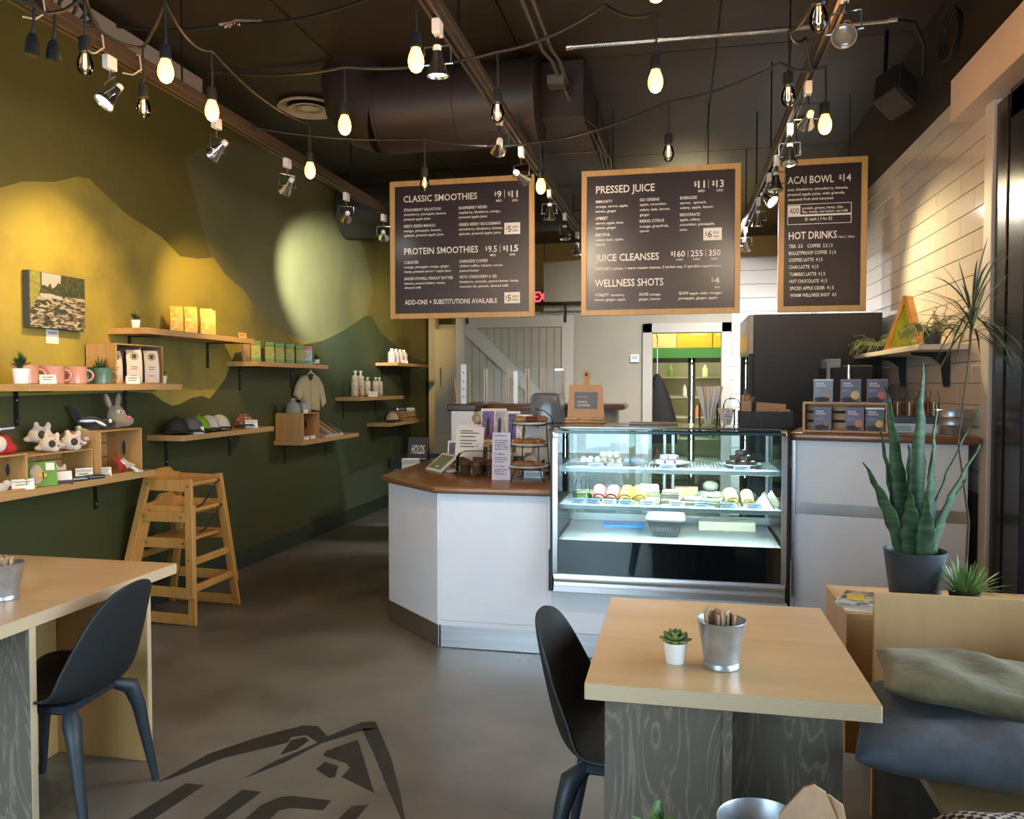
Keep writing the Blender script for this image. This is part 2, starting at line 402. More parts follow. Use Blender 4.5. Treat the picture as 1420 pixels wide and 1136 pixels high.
for k in range(19):
    B(0.594, 1.45, 9.312, 9.332, 0.01+k*0.154, 0.156+k*0.154, 0.002).build('plank', WHITE, wb2, smooth=0)
struct('wall_back', B(-3.62, 1.6, 12.05, 12.2, 0, CEIL), mat('far_wall', (0.20, 0.14, 0.07), 0.7, 0, (0.13, 0.09, 0.05), (1, 1, 1)))
struct('wall_back', B(-3.48, -2.62, 10.9, 11.0, 0, 2.35), TAUPE)
# ================================================================ FLOOR EMBLEM
EMB = mat('floor_paint', (0.012, 0.012, 0.012), 0.5, 0, (0.032, 0.029, 0.025), (14, 14, 14), 5, (0.35, 0.8))
em = thing('floor_emblem', 'dark mountain emblem with big letters painted on the concrete floor', 'floor painting', (-1.4, 2.7, 0))
def epart(name, pts):
    MB().prism(pts, 0.0, 0.0012).build(name, EMB, em)
epart('ridge', [(-0.508, -0.089), (-0.454, 0.155), (-0.33, 0.343), (-0.202, 0.48), (-0.138, 0.49), (-0.05, 0.401), (-0.063, 0.34), (-0.146, 0.396), (-0.2, 0.364), (-0.188, 0.314), (-0.374, 0.136), (-0.482, -0.062)])
epart('ridge', [(-0.05, 0.401), (0.039, 0.569), (0.094, 0.587), (0.134, 0.519), (0.058, 0.472), (-0.048, 0.337), (-0.117, 0.153), (-0.204, 0.006), (-0.165, 0.143), (-0.063, 0.34)])
epart('ridge', [(0.062, 0.504), (0.134, 0.519), (0.286, 0.269), (0.419, 0.007), (0.489, -0.142), (0.476, -0.145), (0.319, 0.101), (0.195, 0.304), (0.128, 0.403)])
epart('facet', [(-0.165, 0.207), (-0.186, 0.337), (-0.143, 0.376), (-0.111, 0.353), (-0.122, 0.265)])
epart('facet', [(0.088, 0.4), (0.317, 0.004), (0.151, 0.089), (0.156, 0.164), (0.123, 0.196), (0.006, 0.237), (0.001, 0.277)])
epart('facet', [(0.03, 0.125), (0.037, 0.185), (0.104, 0.166), (0.128, 0.085), (0.109, 0.071)])
epart('letter', [(-0.4, -0.078), (-0.325, -0.076), (-0.382, -0.474), (-0.469, -0.492)])
epart('letter', [(-0.167, -0.077), (-0.09, -0.077), (-0.139, -0.388), (-0.208, -0.402)])
epart('letter', [(-0.008, -0.099), (0.03, -0.08), (0.188, -0.08), (0.187, -0.147), (0.069, -0.155), (0.034, -0.179), (0.029, -0.353), (-0.06, -0.371), (-0.044, -0.164)])
epart('letter', [(0.33, -0.08), (0.275, -0.1), (0.246, -0.307), (0.315, -0.293)])

# ================================================================ TABLES
t = thing('cafe_table', 'birch ply table with grey stained base, holding succulent and tin bucket', 'table', (0.124, 2.378, 0))
MB().box(-0.349, 0.349, -0.413, 0.412, 0.7075, 0.75, 0.002).build('tabletop', PLYE, t)
B(-0.348, 0.348, -0.412, 0.411, 0.7495, 0.7506).build('top_veneer', BIRCH, t)
B(-0.300, -0.012, -0.385, -0.360, 0, 0.7075, 0.001).build('base_panel', STAIN, t)
B(-0.012, 0.012, -0.388, 0.385, 0, 0.7075, 0.001).build('base_panel', STAIN, t)
B(0.012, 0.315, -0.150, -0.125, 0, 0.7075, 0.001).build('base_panel', STAIN, t)
B(-0.300, -0.012, 0.20, 0.225, 0, 0.7075, 0.001).build('base_panel', STAIN, t)
t = thing('cafe_table', 'birch ply table beside the green wall with a black chair tucked under', 'table', (-2.475, 2.32, 0))
B(-0.425, 0.425, -0.75, 0.625, 0.7075, 0.75, 0.002).build('tabletop', PLYE, t)
B(-0.424, 0.424, -0.749, 0.624, 0.7495, 0.7506).build('top_veneer', BIRCH, t)
B(-0.39, 0.422, -0.150, -0.146, 0, 0.7075).build('stained_face', STAIN, t)
B(-0.39, 0.422, -0.146, -0.122, 0, 0.7075, 0.001).build('base_panel', BIRCHD, t)
B(0.4225, 0.4245, -0.149, -0.123, 0, 0.7075).build('panel_edge', PLYE, t)
B(-0.39, 0.424, 0.428, 0.452, 0, 0.7075, 0.001).build('base_panel', BIRCHD, t)
B(0.4245, 0.4265, 0.429, 0.451, 0, 0.7075).build('panel_edge', PLYE, t)
B(-0.012, 0.012, -0.12, 0.425, 0, 0.7075, 0.001).build('base_panel', BIRCHD, t)
# near table, its far edge just under the frame
t = thing('cafe_table', 'nearest table, only the bucket and plant on it show at the bottom', 'table', (0.05, 0.95, 0))
B(-0.35, 0.40, -0.40, 0.36, 0.7075, 0.75, 0.002).build('tabletop', PLYE, t)
B(-0.349, 0.399, -0.399, 0.359, 0.7495, 0.7506).build('top_veneer', BIRCH, t)
B(-0.30, 0.35, 0.15, 0.175, 0, 0.7075).build('base_panel', STAIN, t)
B(0.0, 0.024, -0.3, 0.15, 0, 0.7075).build('base_panel', STAIN, t)

# ================================================================ CHAIRS
def chair(label, loc, rz):
    t = thing('chair', label, 'chair', loc, rz, 'black moulded chairs')
    prof = [(0.235, 0.405, 0.165), (0.225, 0.428, 0.19), (0.17, 0.44, 0.21), (0.08, 0.438, 0.22), (-0.02, 0.425, 0.225), (-0.11, 0.418, 0.225), (-0.175, 0.430, 0.225), (-0.215, 0.465, 0.222), (-0.238, 0.52, 0.215), (-0.255, 0.59, 0.203), (-0.270, 0.66, 0.185), (-0.282, 0.72, 0.162), (-0.290, 0.765, 0.132), (-0.294, 0.792, 0.095), (-0.296, 0.807, 0.05), (-0.297, 0.811, 0.012)]
    mb = MB(); m = 12; rows = []
    for k, (x, z, hw) in enumerate(prof):
        s = min(1, max(0, (k-4)/4.0)); r = []
        for i in range(m+1):
            u = -1+2*i/m; c = abs(u)**2.4
            wing = 0.085*(1-abs(k-7)/8.0) if k > 3 else 0.02
            r.append(mb.bm.verts.new((x+c*wing*s*(hw/0.2), u*hw, z+c*(0.035 if k < 6 else 0.035*(1-s)+0.02)*(1 if k > 0 else 0.3)*(hw/0.2)**2)))
        rows.append(r)
    for a, b in zip(rows, rows[1:]):
        for i in range(m): mb.bm.faces.new((a[i], a[i+1], b[i+1], b[i]))
    sh = mb.build('seat_shell', CHAIRM, t, smooth=80)
    md = sh.modifiers.new('sub', 'SUBSURF'); md.levels = 1; md.render_levels = 2
    md = sh.modifiers.new('thick', 'SOLIDIFY'); md.thickness = 0.009; md.offset = -1
    MB().box(-0.15, 0.15, -0.15, 0.15, 0.385, 0.412, 0.012).build('seat_frame', CHAIRL, t)
    for sx in (1, -1):
        for sy in (1, -1):
            pts = [(sx*0.12-0.01, sy*0.12, 0.400), (sx*0.165-0.005, sy*0.165, 0.375), (sx*0.19, sy*0.18, 0.30), (sx*0.225 if sx > 0 else -0.24, sy*0.205, 0.0)]
            mb = MB(); mb.tube(pts, [0.020, 0.031, 0.024, 0.013], 8)
            mb.build('leg', CHAIRL, t, smooth=60)
    MB().cyl((0.04, 0.1, 0.34), (0.04, 0.1, 0.39), 0.012).build('bolt_cover', BLACK, t)
    return t
chair('black moulded chair tucked at the table by the green wall', (-2.150, 2.40, 0), 185)
chair('black moulded chair at left side of the middle table, its back against the aisle', (-0.11, 2.36, 0), -4)

# ================================================================ STACKED HIGH CHAIRS
def highchair(label, loc, rz):
    t = thing('high_chair', label, 'high chair', loc, rz, 'stacked wooden high chairs')
    def beam(name, p0, p1, wd, dp, side=(0, 1, 0), m=HIGHW, bev=0.003):
        p0, p1 = Vector(p0), Vector(p1); d = (p1-p0); L = d.length; d.normalize()
        y = Vector(side); x = y.cross(d).normalized(); y = d.cross(x).normalized()
        M = Matrix.Translation(p0) @ Matrix((x, y, d)).transposed().to_4x4()
        return MB().box(-wd/2, wd/2, -dp/2, dp/2, 0, L, bev, M).build(name, m, t)
    for s in (-1, 1):
        y0, y1 = s*0.25, s*0.165
        def at(x, z): return (x, y0+(y1-y0)*z/0.74, z)
        beam('leg', at(0.225, 0.0), at(0.165, 0.74), 0.052, 0.022)
        beam('leg', at(-0.27, 0.0), at(-0.125, 0.74), 0.052, 0.022)
        beam('top_rail', at(-0.13, 0.70), at(0.17, 0.695), 0.075, 0.020)
        beam('seat_rail', at(-0.17, 0.50), at(0.18, 0.50), 0.065, 0.020)
        beam('floor_rail', at(-0.26, 0.045), at(0.22, 0.035), 0.065, 0.020)
        for x, z in ((0.168, 0.69), (-0.12, 0.70), (0.13, 0.50), (-0.13, 0.50), (0.2, 0.24)):
            p = at(x, z); MB().cyl((p[0], p[1]+s*0.010, z), (p[0], p[1]+s*0.0135, z), 0.006, n=8).build('bolt', INK, t)
    beam('front_rail', (0.208, -0.225, 0.22), (0.208, 0.225, 0.22), 0.045, 0.022, (1, 0, 0))
    beam('front_rail', (-0.20, -0.22, 0.24), (-0.20, 0.22, 0.24), 0.045, 0.022, (1, 0, 0))
    MB().cyl((0.165, -0.165, 0.70), (0.165, 0.165, 0.70), 0.016).build('grab_bar', HIGHW, t)
    B(-0.15, 0.15, -0.175, 0.175, 0.505, 0.525, 0.003).build('seat', HIGHW, t)
    MB().prism([(-0.168, 0.66), (0.168, 0.66), (0.168, 0.745), (0.10, 0.755), (0.055, 0.79), (-0.055, 0.79), (-0.10, 0.755), (-0.168, 0.745)], -0.140, -0.122, 'x').build('backrest', HIGHW, t)
    MB().tube([(0.17, 0.12, 0.71), (0.175, 0.11, 0.66), (0.12, 0.05, 0.55), (0.10, 0.02, 0.53)], 0.006, 6).build('strap', BLACK, t)
    MB().tube([(0.17, 0.135, 0.683), (0.187, 0.135, 0.70), (0.17, 0.135, 0.72), (0.15, 0.135, 0.70), (0.17, 0.135, 0.683)], 0.006, 6).build('strap', BLACK, t)
    return t
hc = highchair('wooden high chair at the bottom of the stack, on the floor', (-3.16, 4.62, 0), 0)
hc['label'] = 'lower of two stacked wooden high chairs, its feet on the floor'
dup(hc, (-3.175, 4.62, 0.165), 0, 'upper of two stacked wooden high chairs, seated over the other')

# ================================================================ BENCH WITH CUSHIONS, BOX, PLANTS
t = thing('corner_bench', 'birch ply bench with tall backrest carrying the cushions', 'bench', (1.05, 2.5, 0))
B(-0.385, 0.37, 0.395, 0.415, 0.0, 0.785, 0.001).build('backrest', BIRCHV, t)
MB().prism([(0.395, 0.785), (0.395, 0.40), (-0.30, 0.40), (0.20, 0.785)], 0.352, 0.372, 'x').build('side_panel', BIRCHV, t)
B(-0.40, 0.37, -1.3, 0.395, 0.425, 0.45, 0.002).build('seat', BIRCH, t)
B(-0.375, -0.35, -1.25, 0.395, 0.0, 0.425).build('base_panel', mat('bench_base', (0.02, 0.02, 0.022), 0.6), t)
def cushion(name, label, m, loc, size, rot, pinch=0.5, seed=1, noisec=0.012):
    mb = MB(); n = 26; rr = random.Random(seed)
    L, W, H = size; top = []; bot = []
    ph = [rr.uniform(0, 6) for _ in range(6)]
    for i in range(n+1):
        a = []; b = []
        for j in range(n+1):
            u, v = -1+2*i/n, -1+2*j/n
            e = max(0.0, (1-u**4))*max(0.0, (1-v**4)); h = H/2*e**0.55
            k = 1-0.07*(1-abs(u))*abs(v)**3*0.6; kk = 1-0.07*(1-abs(v))*abs(u)**3*0.6
            wv = noisec*(math.sin(3*u+ph[0])*math.sin(2.5*v+ph[1])+0.6*math.sin(7*u+4*v+ph[2])+0.45*abs(math.sin(6*u-7*v+ph[3]+math.sin(3*v)))+0.3*math.sin(11*u+9*v*v+ph[4]))*e
            x, y = u*L/2*kk, v*W/2*k
            a.append(mb.bm.verts.new((x, y, h+wv)))
            b.append(a[-1] if (i in (0, n) or j in (0, n)) else mb.bm.verts.new((x, y, -h*0.8+wv)))
        top.append(a); bot.append(b)
    for i in range(n):
        for j in range(n):
            mb.bm.faces.new((top[i][j], top[i+1][j], top[i+1][j+1], top[i][j+1]))
            q = [bot[i][j], bot[i][j+1], bot[i+1][j+1], bot[i+1][j]]
            try: mb.bm.faces.new(q)
            except ValueError: pass
    o = mb.build(name, m, None, smooth=180)
    o.location = loc; o.rotation_euler = [rad(a) for a in rot]
    md = o.modifiers.new('s', 'SUBSURF'); md.levels = 1; md.render_levels = 1
    tag(o, label, 'cushion')
    return o
SLATE = mat('slate_fabric', (0.080, 0.098, 0.126), 0.85, 0, (0.105, 0.125, 0.155), (30, 30, 30), bump=0.5, bscale=(11, 11, 11), sheen=0.1)
OLIVE = mat('olive_velvet', (0.115, 0.100, 0.042), 0.7, 0, (0.19, 0.17, 0.085), (7, 7, 7), bump=0.8, bscale=(14, 14, 14), sheen=0.15)
cushion('cushion', 'slate blue cushion lying on the bench under the olive one', SLATE, (0.825, 2.36, 0.532), (0.66, 0.60, 0.155), (-2, -1, -12), seed=3)
cushion('cushion', 'olive green velvet cushion lying on top of the slate blue one', OLIVE, (0.885, 2.45, 0.640), (0.62, 0.46, 0.105), (-4, 4, -10), seed=8)
def checker(name):
    m, tt, b = nt_mat(name)
    tc = tt.nodes.new('ShaderNodeTexCoord'); ck = tt.nodes.new('ShaderNodeTexChecker'); ck.inputs['Scale'].default_value = 75
    ck.inputs['Color1'].default_value = (0.03, 0.028, 0.04, 1); ck.inputs['Color2'].default_value = (0.62, 0.56, 0.48, 1)
    mp = tt.nodes.new('ShaderNodeMapping'); mp.inputs['Rotation'].default_value = (0, 0, 0.0); mp.inputs['Scale'].default_value = (1, 1, 0.0)
    tt.links.new(tc.outputs['Object'], mp.inputs['Vector']); tt.links.new(mp.outputs['Vector'], ck.inputs['Vector']); tt.links.new(ck.outputs['Color'], b.inputs['Base Color'])
    b.inputs['Roughness'].default_value = 0.9
    return m
cushion('cushion', 'black and white checked cushion at the bottom right corner', checker('check_fabric'), (0.83, 1.735, 0.515), (0.50, 0.44, 0.12), (0, 0, 4), seed=5)

t = thing('plywood_box', 'birch ply box behind the bench with newspapers and a potted snake plant', 'box', (1.0, 3.165, 0))
B(-0.41, -0.385, -0.20, 0.21, 0.20, 0.69, 0.001).build('side_panel', BIRCHD, t)
B(-0.385, 0.40, -0.20, -0.175, 0.20, 0.672, 0.001).build('front_panel', BIRCHD, t)
B(-0.385, 0.40, 0.185, 0.21, 0.20, 0.69, 0.001).build('back_panel', BIRCHD, t)
B(-0.41, 0.40, -0.20, 0.21, 0.19, 0.20).build('bottom', BIRCHD, t)
for x_ in (0.0, 0.36):
    for y_ in (-0.15, 0.12): B(x_-0.02, x_+0.02, y_, y_+0.04, 0, 0.19).build('leg', BIRCHD, t)
B(-0.385, 0.40, -0.20, 0.185, 0.672, 0.69, 0.001).build('top', BIRCHV, t)
NEWS = mat('newsprint', (0.55, 0.55, 0.56), 0.6, 0, (0.05, 0.05, 0.06), (22, 22, 22), 3, (0.45, 0.55))
t = thing('newspaper_pile', 'folded newspapers and magazines on the ply box corner', 'newspapers', (0.735, 3.08, 0.691), -14)
for k in range(4):
    mb = MB(); mb.box(-0.14, 0.15, -0.10, 0.10, 0, 0.005, M=Matrix.Translation((R.uniform(-0.01, 0.01), 0, k*0.0055)) @ Matrix.Rotation(rad(R.uniform(-14, 14)), 4, 'Z'))
    mb.build('newspaper', NEWS if k == 3 else PAPER, t)
B(-0.12, -0.06, -0.04, 0.05, 0.0225, 0.0235).build('yellow_print', mat('yellow_print', (0.75, 0.62, 0.05), 0.6), t)
B(-0.02, 0.10, -0.06, 0.0, 0.0225, 0.0235).build('dark_print', mat('dark_print', (0.05, 0.045, 0.05), 0.6), t)

LEAFD = mat('snake_leaf', (0.012, 0.045, 0.012), 0.5, 0, (0.045, 0.11, 0.032), (5, 5, 42), 4, (0.45, 0.6))
t = thing('snake_plant', 'tall snake plant in a dark grey pot behind the bench', 'potted plant', (0.865, 3.165, 0.691))
MB().lathe([(0.078, 0), (0.082, 0.003), (0.108, 0.195), (0.106, 0.197), (0.100, 0.19), (0.098, 0.17)], 32).build('pot', mat('grey_pot', (0.040, 0.045, 0.055), 0.45), t)
MB().lathe([(0.09, 0.165), (0.001, 0.175)], 20).build('soil', SOIL, t)
def swordleaf(x, y, tx, ty, h, w, twist=0, z0=0.16, parent=t, m=LEAFD, lean=1.0):
    mb = MB(); n = 14; rows = []
    for i in range(n+1):
        s = i/n; px = x+(tx-x)*s**1.5*lean; py = y+(ty-y)*s**1.5; ww = w*(0.55+0.6*math.sin(PI*min(1, s*1.15+0.1))) if s < 0.8 else w*(0.55+0.6*math.sin(PI*min(1, 0.8*1.15+0.1)))*max(0.02, ((1-s)/0.2))**0.75
        a = twist+0.5*s*(1 if tx > x else -1)
        dx, dy = math.cos(a)*ww, math.sin(a)*ww
        wob = 0.004*math.sin(i*2.1)
        rows.append([mb.bm.verts.new((px-dx+wob, py-dy, z0+h*s)), mb.bm.verts.new((px+dy*0.35, py+abs(dx)*0.35, z0+h*s)), mb.bm.verts.new((px+dx+wob, py+dy, z0+h*s))])
    for a, b in zip(rows, rows[1:]):
        for k in (0, 1): mb.bm.faces.new((a[k], a[k+1], b[k+1], b[k]))
    o = mb.build('leaf', m, parent, smooth=80)
    md = o.modifiers.new('t', 'SOLIDIFY'); md.thickness = 0.004
for a in [(0.0, 0.0, 0.015, 0, 0.73, 0.027, 0.1), (-0.03, 0.03, -0.105, 0.02, 0.64, 0.023, 0.2), (0.05, 0.02, 0.075, 0.03, 0.58, 0.016, 0.5), (0.05, -0.02, 0.215, 0.0, 0.43, 0.024, 0.5),
          (-0.05, -0.02, -0.19, -0.03, 0.36, 0.023, 0.0), (-0.02, -0.03, -0.035, -0.05, 0.26, 0.032, 0.0), (0.03, -0.04, 0.045, -0.04, 0.40, 0.024, 0.15), (-0.05, 0.03, -0.115, 0.05, 0.48, 0.012, 0.7),
          (0.06, 0.03, 0.19, 0.05, 0.30, 0.015, 0.6), (0.0, 0.05, -0.01, 0.06, 0.42, 0.018, 0.8), (0.04, 0.05, 0.22, 0.03, 0.56, 0.013, 0.9), (0.02, -0.05, 0.02, -0.06, 0.24, 0.026, 0.1)]:
    swordleaf(*a[:2], *a[2:])
GRASS = mat('grass_leaf', (0.10, 0.20, 0.05), 0.4, 0, (0.20, 0.32, 0.10), (20, 20, 20))
t = thing('grass_plant', 'small spiky grass plant in a black pot beside the snake plant', 'potted plant', (1.00, 3.06, 0.691))
MB().lathe([(0.04, 0), (0.052, 0.075), (0.047, 0.075), (0.045, 0.06)], 20).build('pot', BLACK, t)
mb = MB()
for k in range(95):
    a = R.uniform(0, 2*PI); e = R.uniform(0.3, 1.5)
    mb.leaf((0.02*math.cos(a), 0.02*math.sin(a), 0.06), (math.cos(a)*math.cos(e), math.sin(a)*math.cos(e), math.sin(e)+0.3), R.uniform(0.09, 0.15), 0.0055, R.uniform(0.3, 1.1), 4)
mb.build('foliage', GRASS, t, smooth=60, fixn=False)
# spidery dracaena on the counter end
DRAC = mat('dracaena_leaf', (0.060, 0.075, 0.030), 0.45, 0, (0.13, 0.12, 0.055), (20, 20, 20))
t = thing('dracaena', 'spidery dracaena with thin arching leaves before the doorway post', 'potted plant', (1.235, 3.78, 0.0))
MB().lathe([(0.10, 0), (0.13, 0.55), (0.12, 0.56), (0.11, 0.52), (0.001, 0.51)], 24).build('planter', MT['grey_pot'], t)
MB().tube([(0, 0, 0.5), (0.012, 0.0, 0.9), (-0.03, 0.02, 1.25), (0.0, 0, 1.60), (0.01, 0, 1.80)], [0.006, 0.005, 0.004, 0.004, 0.006], 8).build('stem', mat('bark', (0.12, 0.09, 0.05), 0.8), t)
for k in range(70):
    a = R.uniform(0, 2*PI); e = R.uniform(-0.5, 1.35)
    MB().leaf((0.01, 0, 1.78+R.uniform(-0.06, 0.05)), (math.cos(a)*math.cos(e), math.sin(a)*math.cos(e)*0.8, math.sin(e)), R.uniform(0.22, 0.36), R.uniform(0.0035, 0.0055), R.uniform(0.5, 1.5), 7, fold=0.3).build('leaf', DRAC, t, smooth=60, fixn=False)

# ================================================================ BUCKETS, NAPKINS, SUCCULENTS
NAPK = mat('kraft_paper', (0.46, 0.285, 0.17), 0.75, 0, (0.40, 0.245, 0.145), (60, 60, 60), bump=0.05)
def bucket(label, loc, r=0.062, h=0.125, rz=0, n=9, tall=1.0):
    t = thing('metal_bucket', label, 'bucket', loc, rz, 'galvanised napkin buckets')
    k = r/0.062; q = h/0.125
    MB().lathe([(0.043*k, 0), (0.047*k, 0.002*q), (0.047*k, 0.012*q), (0.045*k, 0.016*q), (0.062*k, h-0.003), (0.0645*k, h), (0.0625*k, h+0.002), (0.0605*k, h-0.002), (0.043*k, 0.006), (0.001, 0.006)], 40).build('pail', GALV, t)
    for i in range(n):
        mb = MB(); s = 1 if i % 2 else -1
        x0 = -0.030*k+i*0.0075*k; hh = (0.132+R.uniform(-0.004, 0.012))*q*tall
        pts = [(-0.036*k, 0.0), (0.0, 0.0), (0.006, 0.004), (0.0, 0.0065), (-0.036*k, 0.0065)]
        M = Matrix.Translation((x0*0.6, 0.020*k+R.uniform(-0.008, 0.006), 0.010)) @ Matrix.Rotation(rad(R.uniform(-4, 4)+(i-n/2)*1.2), 4, 'Y') @ Matrix.Rotation(rad(R.uniform(30, 150)), 4, 'Z')
        mb.prism(pts, 0, hh, 'z', M); mb.build('napkin', NAPK, t)
    return t
bucket('galvanised bucket of folded brown napkins on the middle table', (0.118, 2.155, 0.7506))
bucket('galvanised bucket of napkins on the table by the green wall', (-2.30, 2.33, 0.7506))
t = bucket('galvanised bucket at the bottom edge on the nearest table', (0.122, 1.163, 0.7506), 0.062, 0.125, n=0)
mb = MB(); mb.prism([(-0.038, 0), (0.038, 0), (0.038, 0.13), (0.018, 0.165), (0.0, 0.172), (-0.012, 0.165), (-0.038, 0.12)], 0, 0.004, 'y', Matrix.Translation((0.045, 0.0, 0.015)) @ Matrix.Rotation(rad(8), 4, 'Y'))
mb.build('napkin', NAPK, t)
mb = MB(); mb.prism([(-0.03, 0), (0.036, 0), (0.036, 0.11), (0.020, 0.148), (0.0, 0.155), (-0.02, 0.150)], 0, 0.004, 'y', Matrix.Translation((0.060, 0.012, 0.015)) @ Matrix.Rotation(rad(12), 4, 'Y') @ Matrix.Rotation(rad(-12), 4, 'Z'))
mb.build('napkin', NAPK, t)
SUCC = mat('succulent_leaf', (0.10, 0.17, 0.05), 0.4, 0, (0.20, 0.26, 0.08), (30, 30, 30))
SUCD = mat('dark_sprig', (0.035, 0.075, 0.025), 0.5, 0, (0.07, 0.12, 0.04), (30, 30, 30))
def succulent(label, loc, kind='rosette', s=1.0, group='small plants in white pots', pot=True):
    t = thing('succulent', label, 'potted plant', loc, R.uniform(0, 90), group)
    if pot: MB().lathe([(0.020*s, 0), (0.022*s, 0.001), (0.029*s, 0.052*s), (0.0275*s, 0.052*s), (0.026*s, 0.045*s), (0.001, 0.045*s)], 24).build('pot', CERAM, t)
    if kind == 'rosette':
        for ring, (n, e, L) in enumerate(((8, 0.25, 0.036), (7, 0.7, 0.033), (5, 1.15, 0.028))):
            for k in range(n):
                a = 2*PI*k/n+ring*0.4; mb = MB()
                d = Vector((math.cos(a)*math.cos(e), math.sin(a)*math.cos(e), math.sin(e)))
                mb.ball(Vector((0, 0, 0.05*s))+d*L*s*0.6, (L*s*0.62, 0.0105*s, 0.0045*s), rot=Euler((0, -e, a)), sub=1)
                mb.build('leaf', SUCC, t, smooth=80)
    elif kind != 'none':
        mb = MB(); n = 60 if kind == 'sprig' else 90
        for k in range(n):
            a = R.uniform(0, 2*PI); e = R.uniform(0.2, 1.5)
            mb.leaf((0, 0, 0.045*s+R.uniform(0, 0.02)*s), (math.cos(a)*math.cos(e), math.sin(a)*math.cos(e), math.sin(e)+0.2), R.uniform(0.03, 0.055)*s*(1 if kind == 'sprig' else 2.4), 0.005*s, 0.4, 3)
        mb.build('foliage', SUCD, t, smooth=60, fixn=False)
    return t
succulent('green rosette succulent in a white pot on the middle table', (-0.002, 2.16, 0.7506), s=1.12)
t = succulent('tips of a leafy green plant at the bottom edge, nearest table', (-0.028, 1.235, 0.7506), 'none', 1.0, None)
for k in range(16):
    a = R.uniform(0, 2*PI); e = R.uniform(0.5, 1.4)
    MB().leaf((0, 0, 0.048), (math.cos(a)*math.cos(e), math.sin(a)*math.cos(e), math.sin(e)), R.uniform(0.038, 0.052), 0.009, 0.5, 4, fold=0.4).build('leaf', GRASS, t, smooth=60, fixn=False)

# ================================================================ LEFT SERVICE COUNTER
t = thing('service_counter', 'white front counter with walnut top and angled corner', 'counter', (-1.1, 4.9, 0))
def pl(p): return [(x+1.1, y-4.9) for x, y in p]
body = [(-0.675, 4.30), (-1.328, 4.30), (-1.787, 4.735), (-1.80, 5.90), (-0.675, 5.90)]
MB().prism(pl(body), 0.13, 0.885).build('body', PANEL, t)
B(-0.215, 0.40, -0.6035, -0.5995, 0.16, 0.845, 0.001).build('front_panel', PANEL, t)
B(-0.232, -0.218, -0.606, -0.599, 0.13, 0.885, 0.002).build('corner_trim', PANEL, t)
MB().prism(pl([(-0.675, 4.312), (-1.320, 4.312), (-1.775, 4.742), (-1.79, 5.88), (-0.675, 5.88)]), 0, 0.13).build('kick_base', BLACK, t)
B(-0.215, 0.425, -0.594, -0.586, 0.004, 0.130).build('kick_plate', STEEL, t)
mb = MB(); mb.prism([(0, 0.004), (0.625, 0.004), (0.625, 0.130), (0, 0.130)], -0.004, 0.004, 'y', Matrix.Translation((-0.227, -0.592, 0)) @ Matrix.Rotation(rad(180-43.6), 4, 'Z'))
mb.build('kick_plate', STEEL, t)
top = [(-0.665, 4.262), (-1.345, 4.262), (-1.842, 4.73), (-1.86, 5.95), (-0.665, 5.95)]
mb = MB(); r_ = bmesh.ops.create_cube  # rounded wooden top
mb.prism(pl(top), 0.885, 0.925)
bmesh.ops.bevel(mb.bm, geom=[e for e in mb.bm.edges], offset=0.014, segments=3, affect='EDGES', profile=0.5)
mb.build('worktop', COUNTW, t)

# ================================================================ DISPLAY CASE
t = thing('display_case', 'glass refrigerated display case with silver frame, full of food', 'display case', (-0.055, 4.25, 0))
LX, RX = -0.60, 0.60
B(LX-0.02, RX+0.02, 0.05, 0.72, 0.13, 0.37, 0.002).build('plinth', PANEL, t)
B(LX-0.02, RX+0.02, 0.06, 0.70, 0.0, 0.13).build('kick_base', BLACK, t)
B(LX-0.02, RX+0.02, 0.045, 0.055, 0.004, 0.130).build('kick_plate', STEEL, t)
SILV = mat('silver_trim', (0.70, 0.70, 0.72), 0.28, 0.9)
mb = MB(); mb.prism([(0.0, 0.37), (-0.012, 0.375), (-0.012, 0.405), (0.005, 0.415), (-0.006, 0.43), (-0.006, 0.455), (0.0, 0.47), (0.06, 0.47), (0.06, 0.37)], LX, RX, 'x')
mb.build('front_rail', SILV, t, smooth=50)
B(LX, RX, 0.012, 0.70, 0.37, 0.40).build('floor_pan', SILV, t)
B(LX+0.02, RX-0.02, 0.006, 0.012, 0.47, 0.655).build('lower_panel', mat('case_dark', (0.010, 0.011, 0.014), 0.12), t)
B(LX+0.02, RX-0.02, 0.012, 0.66, 0.63, 0.655, 0.002).build('deck', mat('deck_steel', (0.50, 0.53, 0.53), 0.32, 0.6), t)
B(LX+0.022, RX-0.022, 0.0, 0.004, 0.468, 1.235).build('front_glass', CGLASS, t)
B(LX+0.01, RX-0.01, 0.0, 0.20, 1.250, 1.256).build('top_glass', CGLASS, t)
B(LX, RX, -0.002, 0.030, 1.235, 1.250, 0.002).build('top_rail', mat('teal_rail', (0.05, 0.10, 0.11), 0.2, 0.3), t)
B(LX, RX, 0.20, 0.70, 1.244, 1.262, 0.003).build('top_panel', mat('case_top', (0.33, 0.36, 0.37), 0.15, 0.7), t)
for s, x in ((-1, LX), (1, RX)):
    mb = MB(); mb.prism([(0.0, 0.46), (-0.008, 0.50), (-0.008, 1.20), (0.004, 1.24), (0.03, 1.262), (0.05, 1.262), (0.02, 1.23), (0.014, 1.20), (0.014, 0.46)], x-0.006 if s < 0 else x-0.020, x+0.020 if s < 0 else x+0.006, 'x')
    mb.build('corner_post', SILV, t)
    a, b = (x-0.022, x-0.007) if s < 0 else (x+0.007, x+0.022)
    B(a, b, 0.0, 0.70, 0.37, 1.262, 0.003).build('side_panel', BLACK, t)
    B(min(x-s*0.006, x-s*0.010), max(x-s*0.006, x-s*0.010), 0.02, 0.68, 0.655, 1.24).build('side_glass', CGLASS, t)
    B(x-0.03 if s < 0 else x+0.024, x-0.024 if s < 0 else x+0.03, -0.012, 0.02, 0.37, 0.60, 0.003).build('end_cap', CHROME, t)
